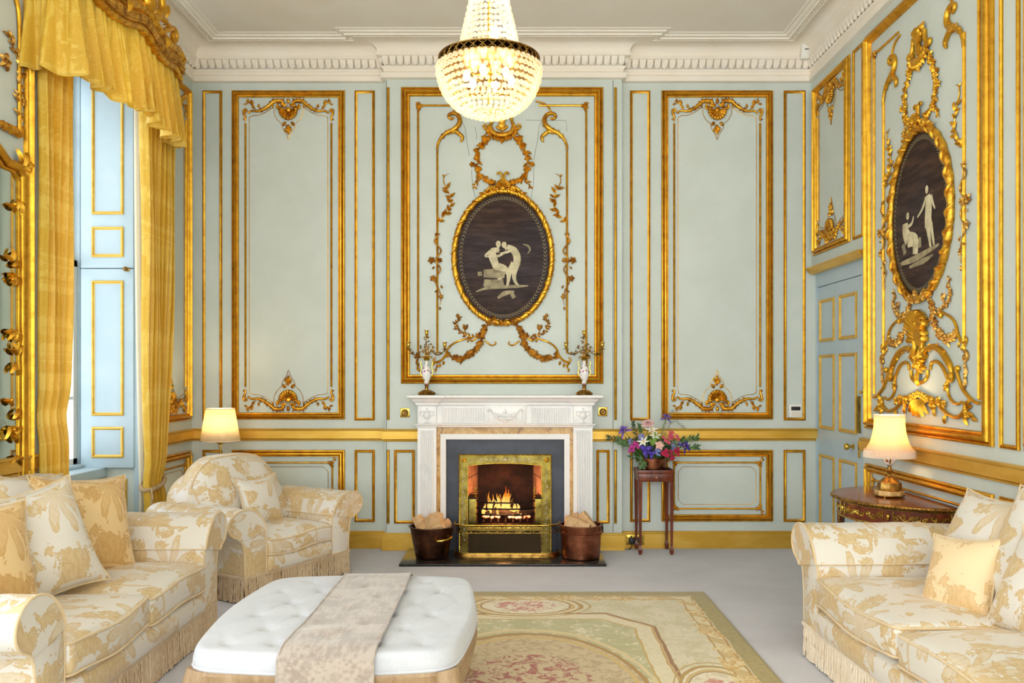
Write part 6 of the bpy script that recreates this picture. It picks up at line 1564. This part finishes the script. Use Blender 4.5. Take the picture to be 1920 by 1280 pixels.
# ------------------------------------------------------------------ rug
RX0, RX1, RY0, RY1 = -1.12, 1.232, 1.95, 5.427
m = Mt('aubusson', .9, 0, Sheen_Weight=.25); x, y, z = m.xyz()
hx, hy = (RX1-RX0)/2, (RY1-RY0)/2
wn = m.noise(3.5, 3, .6); n1 = m.noise(5.5, 4, .65, None, .8); n2 = m.noise(17, 4, .7, None, 1.2); n3 = m.noise(46, 3, .6)
X = x+(wn-.5)*.05; Y = y+(m.noise(3.5, 3, .6, m.vec(x+5, y+7))-.5)*.05
dx = hx-x.abs(); dy = hy-y.abs(); edge = dx.mn(dy)
Dx = hx-X.abs(); Dy = hy-Y.abs(); E_ = Dx.mn(Dy)
ground = m.mix(n1.ss(.4,.6), srgb(230,217,184), srgb(214,202,158))
ground = m.mix((n2.ss(.56,.62))*.75, ground, srgb(238,226,200))
ground = m.mix((n2.ss(.66,.70))*(n1.ss(.45,.5))*.8, ground, srgb(206,138,120))
ground = m.mix((n3.ss(.60,.66))*(1-n1.ss(.45,.55))*.6, ground, srgb(146,142,98))
# inner field with chamfered cartouche shape
cham = ((hx-X.abs())+(hy-Y.abs()))*.72
inner = (Dx-.46).mn(Dy-.50).mn(cham-.86+(( X*3.2).cos()*.03))
field = m.mix(n1.ss(.35,.7), srgb(190,182,130), srgb(204,195,148))
field = m.mix(((n2+n1*.5).ss(.80,.86)), field, srgb(232,220,186)); field = m.mix((n3.ss(.62,.7))*(n2.ss(.5,.6))*.8, field, srgb(200,150,128))
col = m.mix(inner.gt(.0), ground, m.mix(n3.ss(.3,.7), srgb(238,224,190), srgb(228,212,172)))
col = m.mix(inner.gt(.11), col, field)
def ln(col, d, at_, wd, c): return m.mix(((d-at_).abs().lt(wd)), col, srgb(*c))
col = ln(col, inner, 0, .010, (160,110,46)); col = ln(col, inner, .018, .006, (206,164,84)); col = ln(col, inner, .112, .006, (206,170,84)); 
# medallions in the middle of the ends and sides
def med(col, px, py, a, c_, inv=False):
    r = (((X-px)/a)*((X-px)/a)+((Y-py)/c_)*((Y-py)/c_)).sqrt()
    col = m.mix(r.lt(1), col, m.mix(n2.ss(.5,.56), srgb(240,228,198), srgb(224,206,168))); col = m.mix(r.lt(.55)*n2.ss(.47,.55), col, srgb(212,140,120))
    for q, wd, cc_ in ((1.0,.045,(188,148,60)),(.86,.03,(214,178,98)),(.80,.02,(170,128,56)),(1.16,.02,(196,160,84))): col = m.mix(((r-q).abs().lt(wd)), col, srgb(*cc_))
    return col
for q in (1,-1): col = med(col, 0, q*(hy-.34), .34, .21); col = med(col, q*(hx-.30), 0, .19, .34)
cen = ((X/.55)*(X/.55)+(Y/.85)*(Y/.85)).sqrt()+( (Y*0+X)*0)
col = m.mix(cen.lt(1), col, m.mix(n2.ss(.45,.6), srgb(214,192,150), srgb(188,160,118))); col = m.mix(cen.lt(.6)*n2.ss(.5,.56), col, srgb(176,92,80))
for q, cc_ in ((1.0,(180,136,54)),(.93,(216,184,110)),(1.08,(226,204,150))): col = m.mix(((cen-q).abs().lt(.022)), col, srgb(*cc_))
# borders
bead = (((x+y)*26).sin().gt(.2))
bw = m.mix(bead*.7, srgb(232,216,170), srgb(206,164,70))
col = m.mix((E_-.155).abs().lt(.035), col, bw); col = ln(col, E_, .118, .006, (186,140,52)); col = ln(col, E_, .192, .005, (196,150,62))
lf = (m.noise(9, 2, .5, None, .5).gt(.52)*(E_-.15).abs().lt(.07)); col = m.mix(lf*.85, col, m.mix(n3.ss(.4,.6), srgb(212,160,50), srgb(238,218,160)))
col = m.mix(E_.lt(.105), col, m.mix(n3.ss(.3,.7), srgb(164,144,74), srgb(180,160,90)))
col = m.mix(edge.lt(.012), col, srgb(150,134,62))
wv = m.noise(240, 2, .5); col = m.mix((wv.ss(.3,.7))*.10, col, srgb(120,110,80))
m.color(col); m.bump(wv*.6+n3*.3, .3, .004); MAT['aubusson'] = m.m
b = MB(); b.rbox((0,0,.006), (RX1-RX0, RY1-RY0, .012), .004, 10); o = b.build('floral_rug', MAT['aubusson']); o.location = ((RX0+RX1)/2, (RY0+RY1)/2, 0)
tag(o, 'olive bordered floral tapestry rug with cream medallions under the ottoman', 'rug')

# ------------------------------------------------------------------ floor lamp in the corner
lx, ly = X_(413, 6.42), 6.42
t = thing('floor_lamp', (lx, ly, 0), 'lit standard lamp with cream pleated shade and brass pole behind the armchair', 'lamp')
z0, z1 = Z_(826, ly), Z_(766, ly)
b = MB(); n = 72
for r0, r1, sg in ((.148, .108, 1),):
    vs = []
    for z, r in ((z0,.148),(z1,.106)):
        for k in range(n*2): a = 2*PI*k/(n*2); rr_ = r+(.0016 if k%2 else -.0016); vs.append((lx+rr_*math.cos(a), ly+rr_*math.sin(a)*.92, z))
    b.add(vs, [(k, (k+1)%(2*n), 2*n+(k+1)%(2*n), 2*n+k) for k in range(2*n)])
sh = b.build('lamp_shade', MAT['pleated_shade'], t, solid=.002, angle=20)
b = MB()
for z, r in ((z0,.149),(z1,.107)): b.tube([(lx+r*math.cos(2*PI*k/40), ly+r*math.sin(2*PI*k/40)*.92, z) for k in range(40)], .0035, 6, closed=True)
b.build('shade_trim', MAT['shade_trim'], sh)
b = MB(); b.lathe((lx,ly,0), [(0,0),(.14,0),(.14,.012),(.12,.02),(.03,.03),(.012,.05)], 28); b.build('base', MAT['brass'], t)
b = MB(); b.tube([(lx,ly,.04),(lx,ly,z0+.02)], .008, 10); b.lathe((lx,ly,z0), [(.008,-.03),(.034,-.016),(.036,-.010),(.008,-.004),(.010,.03),(.016,.035),(.016,.07),(0,.07)], 16); b.build('pole', MAT['brass'], t)
b = MB(); b.blob((lx,ly,z0+.11), .024,.024,.032, 12, 8); b.build('light_bulb', MAT['bulb'], t)
def lamp(loc, e, s_=.03, c_=(1,.78,.50)):
    l = bpy.data.lights.new('lamp', 'POINT'); l.energy = e; l.color = c_; l.shadow_soft_size = s_; o = bpy.data.objects.new('lamp', l); COL.objects.link(o); o.location = loc
lamp((lx, ly, z0+.17), 2.6)

# ------------------------------------------------------------------ demilune table with lamp
tx, ty, R, zt = XR-.012, 5.0, .485, .70
t = thing('demilune_table', (tx, ty, 0), 'half round marquetry side table with gilt scroll frieze against the right wall', 'side table')
def semi(r, z): return [(tx-r*math.sin(PI*k/40), ty+r*math.cos(PI*k/40), z) for k in range(41)]
b = MB(); n = 41
prof = [(R-.01,zt-.022),(R,zt-.018),(R,zt-.004),(R-.006,zt)]
vs = []
for r_, z in prof: vs += semi(r_, z)
fs = [(i*n+k, i*n+k+1, (i+1)*n+k+1, (i+1)*n+k) for i in range(3) for k in range(n-1)]; fs += [tuple(range(3*n,4*n))[::-1], tuple(range(0,n)), (0, n, 2*n, 3*n, 4*n-1, 3*n-1, 2*n-1, n-1)]
b.add(vs, fs); b.build('table_top', MAT['marquetry'], t, angle=35)
b = MB(); b.tube(semi(R+.001, zt-.010), .009, 8); 
for k in range(70): a = PI*(k+.5)/70; b.blob((tx-(R+.008)*math.sin(a), ty+(R+.008)*math.cos(a), zt-.012), .010, .010, .006, 6, 4)
b.build('gilt_rim', MAT['old_brass'], t)
b = MB(); vs = semi(R-.025, zt-.022)+semi(R-.025, zt-.125); b.add(vs, [(k, k+1, n+k+1, n+k) for k in range(n-1)]+[(0,n,2*n-1,n-1), tuple(range(n,2*n))]); b.build('apron', MAT['mahogany'], t, angle=35)
b = MB(); rA = R-.022
def onarc(a, z, o_=0): return (tx-(rA+o_)*math.sin(a), ty+(rA+o_)*math.cos(a), z)
for z in (zt-.028, zt-.118): b.tube([onarc(PI*k/60, z) for k in range(61)], .004, 6)
for s_ in range(4):
    a0, a1 = PI*(.03+.245*s_), PI*(.03+.245*s_+.205)
    b.tube([onarc(a0, zt-.036), onarc(a0, zt-.110)], .003, 5); b.tube([onarc(a1, zt-.036), onarc(a1, zt-.110)], .003, 5)
    b.tube([onarc(a0+(a1-a0)*q/20, zt-.073+.016*math.sin(q/20*PI*7)) for q in range(21)], .0035, 5)
    for q in range(8):
        am = a0+(a1-a0)*(q+.5)/8; m_ = 1 if q%2 else -1
        b.tube([onarc(am+.035*x, zt-.073+m_*.002+y*1.0) for x, y in spiral(0, 0, .55, m_*1.3, 0, 12)] if False else [onarc(am+(x/R), zt-.073+y) for x, y in spiral(0, m_*.006, .018, m_*1.25, q, 12)], .0028, 5)
    am = PI*(.03+.245*s_-.02); b.blob(onarc(max(.02,am), zt-.073), .010, .014, .022, 8, 6)
b.build('scroll_frieze', MAT['brass'], t)
for a in (.06, PI*.335, PI*.665, PI-.06):
    b = MB(); p = onarc(a, 0, -.02); b.tube([(p[0],p[1],zt-.12),(p[0],p[1],zt-.2),(p[0],p[1],.10),(p[0],p[1],.0)], [.026,.022,.012,.014], 4); b.build('leg', MAT['mahogany'], t)
    b = MB()
    for k in range(5): b.blob((p[0]-.012, p[1]-.012, zt-.135-.016*k), .016-.002*k, .016-.002*k, .009, 7, 5)
    b.build('leg_mount', MAT['old_brass'], t)
lx, ly = 2.25, 4.985
t = thing('table_lamp', (lx, ly, zt), 'lit brass and porcelain table lamp with flared silk shade on the half round table', 'lamp')
b = MB()
def hexl(prof, n=8): b.lathe((lx,ly,zt), prof, n, rot=PI/8)
hexl([(0,.008),(.082,.008),(.084,.012),(.084,.034),(.078,.040),(.074,.042)]); b.build('marble_plinth', MAT['sienna_marble'], t, angle=20)
b = MB(); hexl([(.086,.006),(.088,.010),(.086,.014)]); hexl([(.078,.038),(.080,.042),(.074,.046),(.070,.052),(.068,.085),(.058,.094),(.048,.100),(.040,.108),(.028,.116),(.016,.124)])
for k in range(4): a = PI/4+PI/2*k; b.blob((lx+.07*math.cos(a), ly+.07*math.sin(a), zt+.006), .012, .012, .007)
b.lathe((lx,ly,zt), [(.016,.12),(.010,.135),(.014,.15),(.022,.156),(.014,.164),(.010,.18),(.012,.19)], 16); b.build('base', MAT['old_brass'], t, angle=30)
b = MB(); b.lathe((lx,ly,zt), [(.012,.188),(.022,.196),(.036,.215),(.044,.240),(.046,.262),(.040,.280)], 22); b.build('urn', MAT['painted_porcelain'], t)
b = MB()
for m_ in (1,-1): b.tube([(lx+.012*m_, ly+m_*.034, zt+.20), (lx+.02*m_, ly+m_*.06, zt+.225), (lx+.02*m_, ly+m_*.062, zt+.25), (lx+.02*m_,ly+m_*.046,zt+.272)], .005, 6); b.leaf((lx+.02*m_, ly+m_*.06, zt+.25), m_*1.5, .03, .02, .01, 0)
b.lathe((lx,ly,zt), [(.046,.262),(.048,.266),(.040,.284),(.012,.29),(.008,.36),(0,.36)], 16); b.build('mount', MAT['brass'], t)
zs0, zs1 = Z_(853, ly), Z_(778, ly); H_ = zs1-zs0
b = MB(); pr = [(.138,0),(.140,.012),(.137,.030),(.124,.05),(.109,.08),(.098,.115),(.091,.15),(.087,.19),(.087,H_-.005),(.089,H_)]
pp_ = cr([(r_, z) for r_, z in pr], 3)
NS = 64; vs = []
for p in pp_:
    for k in range(NS): a = 2*PI*k/NS; r_ = p.x*(1-.022*abs(math.sin(a*4))**.8*0-.02*(1-abs(math.cos(a*4))**.5)); vs.append((lx+r_*math.cos(a), ly+r_*math.sin(a), zs0+p.y))
b.add(vs, [(i*NS+k, i*NS+(k+1)%NS, (i+1)*NS+(k+1)%NS, (i+1)*NS+k) for i in range(len(pp_)-1) for k in range(NS)])
sh = b.build('lamp_shade', MAT['silk_shade'], t, solid=.002)
b = MB()
for z, r_ in ((.0,.139),(.036,.136),(H_,.090),(H_-.010,.089)): b.tube([(lx+r_*math.cos(2*PI*k/48), ly+r_*math.sin(2*PI*k/48), zs0+z) for k in range(48)], .003, 6, closed=True)
for k in range(120): a = 2*PI*k/120; b.tube([(lx+.142*math.cos(a), ly+.142*math.sin(a), zs0+.030), (lx+.145*math.cos(a), ly+.145*math.sin(a), zs0-.012)], .0032, 4)
b.build('shade_fringe', MAT['shade_trim'], sh)
b = MB(); b.blob((lx,ly,zs0+.12), .024,.024,.034, 12, 8); b.build('light_bulb', MAT['bulb'], t)
lamp((lx, ly, zs0+.17), 2.0)

# ------------------------------------------------------------------ flower stand
sx0, sx1, sy0, sy1 = X_(1197,6.58), X_(1263.5,6.58), 6.575, 6.825; sz = .665
t = thing('flower_stand', ((sx0+sx1)/2, 6.70, 0), 'slender mahogany stand with square tray top and spade feet, under the bouquet', 'stand')
b = MB(); b.bbox(sx0, sy0, sz-.080, sx1, sy1, sz-.018, .003); b.build('frieze', MAT['mahogany'], t)
b = MB(); b.box(sx0-.002, sy0-.002, sz-.018, sx1+.002, sy1+.002, sz-.010)
for x0, y0, x1, y1 in ((sx0-.004,sy0-.004,sx1+.004,sy0+.006),(sx0-.004,sy1-.006,sx1+.004,sy1+.004),(sx0-.004,sy0,sx0+.006,sy1),(sx1-.006,sy0,sx1+.004,sy1)): b.bbox(x0, y0, sz-.02, x1, y1, sz+.012, .002)
b.build('tray_top', MAT['mahogany'], t)
b = MB(); b.bbox(sx0+.03, sy0-.004, sz-.052, sx1-.03, sy0, sz-.038, .001); o = b.build('slide', MAT['mahogany'], t); b = MB(); b.blob(((sx0+sx1)/2, sy0-.010, sz-.045), .005,.006,.005); b.build('knob', MAT['white_plastic'], o)
for x in (sx0+.016, sx1-.016):
    for y in (sy0+.016, sy1-.016):
        b = MB(); b.lathe((x,y,0), [(.022,sz-.08),(.019,.4),(.013,.085),(.013,.065),(.020,.055),(.023,.035),(.017,.008),(0,.008)][::-1], 4, rot=PI/4); b.blob((x,y,.006), .010,.010,.006); b.build('leg', MAT['mahogany'], t, angle=30)
bx, by = (sx0+sx1)/2-.008, 6.70; zb_ = sz-.010
t = thing('copper_bowl', (bx, by, zb_), 'round copper bowl holding the bouquet on the mahogany stand', 'bowl')
b = MB(); b.lathe((bx,by,zb_), [(0,.006),(.092,.006),(.104,.012),(.110,.03),(.113,.108),(.118,.112),(.116,.116),(.108,.112),(.104,.03),(0,.02)], 36); b.build('bowl_body', MAT['copper'], t)
b = MB()
for k in range(4): a = PI/4+PI/2*k; b.blob((bx+.075*math.cos(a), by+.075*math.sin(a), zb_+.006), .012,.012,.007)
b.build('feet', MAT['old_brass'], t); b = MB()
for m_ in (1,-1): b.tube([(bx+m_*.112, by-.03, zb_+.085),(bx+m_*.13, by-.028, zb_+.085),(bx+m_*.135,by,zb_+.075),(bx+m_*.13, by+.028, zb_+.085),(bx+m_*.112, by+.03, zb_+.085)], .004, 6)
b.build('handles', MAT['brass'], t)
# blooms, each with its own stem
FR = random.Random(21)
def RM(p, c):      # rotate so that local z points away from the bouquet centre and a little to the viewer
    d = (Vector(p)-Vector(c)+Vector((0,-.06,0))).normalized(); return d.to_track_quat('Z', 'Y').to_matrix().to_4x4()
CB = (bx, by, zb_+.10)
def bloom(px, py, D, kind, size, lab, grp, mat):
    p = at(px, py, D); m_ = RM(p, CB); b = MB()
    off = Vector(p); size *= 1.3
    if kind == 'iris':
        for k in range(3):
            a = 2*PI*k/3+.4
            q = Matrix.Rotation(.55,4,'X'); b.leaf(off, a, size*.75, size*.55, size*.2, 0, curl=.3, M=m_ @ Matrix.Rotation(-.5,4,Vector((-math.sin(a),math.cos(a),0))))
            b.leaf(off, a+PI/3, size*.62, size*.34, size*.1, 0, M=m_ @ Matrix.Rotation(-1.1,4,Vector((-math.sin(a+PI/3),math.cos(a+PI/3),0))))
            b.leaf(off, a+.15, size*.85, size*.40, size*.15, 0, M=m_ @ Matrix.Rotation(.35,4,Vector((-math.sin(a+.15),math.cos(a+.15),0))))
    elif kind == 'mum':
        for ring, (nn, tl, L) in enumerate(((16,.1,1),(14,-.35,.9),(10,-.8,.7),(6,-1.2,.5))):
            for k in range(nn):
                a = 2*PI*k/nn+ring*.2; b.leaf(off, a, size*L*.62, size*.16, size*.04, 0, M=m_ @ Matrix.Rotation(tl,4,Vector((-math.sin(a),math.cos(a),0))))
    elif kind == 'rose':
        for ring, (nn, tl, L, w_) in enumerate(((5,-.35,.55,.5),(5,-.85,.5,.46),(4,-1.2,.42,.4),(3,-1.4,.34,.3))):
            for k in range(nn): a = 2*PI*k/nn+ring*.6; b.leaf(off, a, size*L, size*w_, size*.16, 0, M=m_ @ Matrix.Rotation(tl,4,Vector((-math.sin(a),math.cos(a),0))))
        b.blob(off+m_.to_3x3() @ Vector((0,0,size*.15)), size*.2, size*.2, size*.22, 8, 6)
    elif kind == 'lily':
        for k in range(6): a = 2*PI*k/6; b.leaf(off, a, size*.8, size*.30, size*.12, 0, curl=.1, M=m_ @ Matrix.Rotation(-.35,4,Vector((-math.sin(a),math.cos(a),0))))
    elif kind == 'spike':
        for k in range(16):
            q = off+Vector((FR.uniform(-.5,.5)*size*.7, FR.uniform(-.3,.3)*size, FR.uniform(-.6,.6)*size))
            for j in range(4): b.leaf(q, 2*PI*j/4+k, size*.26, size*.18, size*.05, 0, M=m_)
    elif kind == 'cluster':
        for k in range(9):
            q = off+Vector((FR.uniform(-.55,.55)*size, FR.uniform(-.3,.1)*size, FR.uniform(-.5,.5)*size))
            for j in range(5): a = 2*PI*j/5+k; b.leaf(q, a, size*.34, size*.30, size*.08, 0, M=m_ @ Matrix.Rotation(-.3,4,Vector((-math.sin(a),math.cos(a),0))))
    nm = {'iris':'iris_flower','mum':'chrysanthemum_flower','rose':'rose_flower','lily':'lily_flower','spike':'delphinium_flower','cluster':'stock_flower'}[kind]
    t = thing(nm, tuple(CB), lab, 'flower', grp)
    b.build('petals', MAT[mat], t, angle=180)
    if kind in ('iris','lily'):
        c = MB(); 
        for j in range(3): c.blob(off+m_.to_3x3() @ Vector((size*.12*math.cos(j*2.1), size*.12*math.sin(j*2.1), size*.12)), size*.07, size*.07, size*.16, 6, 4)
        c.build('stamens', MAT['stamen'], t)
    c = MB(); d0 = Vector((bx+FR.uniform(-.05,.05), by+FR.uniform(-.04,.04), zb_+.05)); c.tube(cr([d0, d0.lerp(off, .5)+Vector((0,0,.015)), off], 4), .0028, 6); c.build('stem', MAT['stem_green'], t)
for a in ((1171,808,6.66,'iris',.060,'violet iris at the far left of the bouquet','irises in the bouquet','iris_lilac'),
          (1211,844,6.57,'iris',.062,'deep violet iris low in front, just above the copper bowl rim','irises in the bouquet','iris_violet'),
          (1221.5,851,6.56,'iris',.045,'small violet iris with yellow throat at the centre of the bowl rim','irises in the bouquet','iris_violet'),
          (1282,836,6.64,'iris',.060,'violet iris with yellow throat at the far right of the bouquet','irises in the bouquet','iris_violet'),
          (1248,784,6.70,'iris',.050,'lilac iris standing highest at the top of the bouquet','irises in the bouquet','iris_lilac'),
          (1215,794,6.64,'mum',.075,'pale pink spidery chrysanthemum near the top of the bouquet','chrysanthemum in the bouquet','blush'),
          (1222,807,6.62,'lily',.055,'upper white lily in the middle of the bouquet','white lilies in the bouquet','lily_white'),
          (1228,818,6.60,'lily',.050,'white lily just below the upper lily, above the blush rose','white lilies in the bouquet','lily_white'),
          (1207,829,6.59,'lily',.055,'white lily left of the blush rose','white lilies in the bouquet','lily_white'),
          (1202.5,821,6.61,'spike',.040,'pale blue delphinium left of the white lilies','delphiniums in the bouquet','delphinium'),
          (1183,829,6.62,'spike',.036,'pale blue delphinium at the left of the bouquet above the magenta stock','delphiniums in the bouquet','delphinium'),
          (1233,847,6.56,'spike',.036,'pale blue delphinium right of centre just above the bowl rim','delphiniums in the bouquet','delphinium'),
          (1263,838,6.62,'spike',.034,'pale blue delphinium among the crimson stocks','delphiniums in the bouquet','delphinium'),
          (1190,836,6.60,'cluster',.042,'magenta stock at the lower left of the bouquet','stocks in the bouquet','magenta'),
          (1184,842,6.61,'cluster',.034,'smaller magenta stock at the lower left edge of the bouquet','stocks in the bouquet','magenta'),
          (1264,818,6.60,'cluster',.050,'large rose pink stock at the upper right of the bouquet','stocks in the bouquet','rose_pink'),
          (1250,824,6.60,'cluster',.045,'soft pink stock between the white lilies and the large pink stock','stocks in the bouquet','rose_pink'),
          (1248,849,6.57,'cluster',.046,'crimson stock just right of the copper bowl rim','stocks in the bouquet','crimson'),
          (1264,848,6.59,'cluster',.046,'crimson stock at the lower right of the bouquet','stocks in the bouquet','crimson'),
          (1261,858,6.58,'cluster',.032,'small crimson stock hanging lowest at the right of the bowl','stocks in the bouquet','crimson'),
          (1236,836,6.55,'rose',.062,'single blush rose at the centre front of the bouquet','rose in the bouquet','rose_blush')): bloom(*a)
def sprig(pts, lab, mat, L, W_, dens, grp='foliage sprigs in the bouquet', fine=False):
    t = thing('foliage_sprig', tuple(CB), lab, 'foliage', grp); P = cr([Vector((bx,by,zb_+.08))]+[at(*p) for p in pts], 6)
    b = MB(); b.tube(P, .0016, 5); b.build('stem', MAT[mat], t); b = MB()
    for i in range(6, len(P)):
        d = P[i]-P[i-1]; a = math.atan2(d.z, d.x)
        for s_ in (1,-1):
            if FR.random() > dens: continue
            M_ = Matrix.Rotation(PI/2+FR.uniform(-.5,.5),4,'X'); b.leaf(P[i], a+s_*FR.uniform(.4,1.1), L*FR.uniform(.7,1.1), W_, W_*.1, 0, M=M_)
            if fine: b.blob(P[i]+Vector((FR.uniform(-.02,.02),FR.uniform(-.02,.02),FR.uniform(-.02,.02))), .003,.003,.003, 5, 4)
    b.build('leaves', MAT[mat], t, angle=180)
sprig([(1195,832,6.64),(1170,824,6.64),(1141,821,6.66)], 'dark leafy sprig reaching furthest left from the bowl', 'ruscus_dark', .045, .012, .8)
sprig([(1195,838,6.62),(1174,832,6.62),(1160,826,6.64)], 'dark leafy sprig at the left below the violet iris', 'leaf_green', .050, .018, .8)
sprig([(1265,832,6.66),(1288,824,6.66),(1306,820,6.68)], 'dark leafy sprig at the upper right of the bouquet', 'leaf_green', .045, .016, .9)
sprig([(1268,842,6.64),(1290,838,6.64),(1307,838,6.66)], 'dark leafy sprig at the right, below the upper right sprig', 'leaf_green', .045, .016, .8)
sprig([(1205,862,6.58),(1206,868,6.57),(1204,875,6.58)], 'green leaves hanging over the front of the copper bowl', 'leaf_green', .040, .022, .8)
sprig([(1243,820,6.66),(1262,790,6.68),(1283,802,6.70)], 'feathery grey filler sprig at the upper right', 'filler_sprig', .022, .004, 1, fine=True)
sprig([(1242,810,6.70),(1250,785,6.70),(1262,770,6.72)], 'feathery grey filler sprig rising behind the lilac iris', 'filler_sprig', .022, .004, 1, fine=True)
sprig([(1195,820,6.68),(1188,800,6.68),(1186,792,6.70)], 'thin sprig rising at the upper left of the bouquet', 'ruscus_dark', .030, .010, .8)
sprig([(1205,820,6.69),(1200,803,6.69),(1199,797,6.70)], 'thin green sprig left of the chrysanthemum', 'leaf_green', .030, .012, .8)
sprig([(1225,838,6.58),(1226,825,6.58),(1230,817,6.60)], 'bright green leaves between the lilies and the blush rose', 'stem_green', .045, .016, .9)
t = MB()
for k in range(380):
    a = FR.uniform(0, 2*PI); q = FR.random()**.5; p = Vector((bx+.17*q*math.cos(a), by+.02+.07*q*math.sin(a), zb_+.10+FR.uniform(0,.20)*(1-q*.45)))
    M_ = Matrix.Rotation(FR.uniform(-1.5,1.5),4,'X') @ Matrix.Rotation(FR.uniform(-1,1),4,'Y'); t.leaf(p, FR.uniform(0,6.28), .05, .020, .003, 0, M=M_)
o = t.build('bouquet_greenery', MAT['leaf_green'], angle=180); tag(o, 'mass of green leaves packed between the blooms in the copper bowl', 'foliage'); o['kind'] = 'stuff'
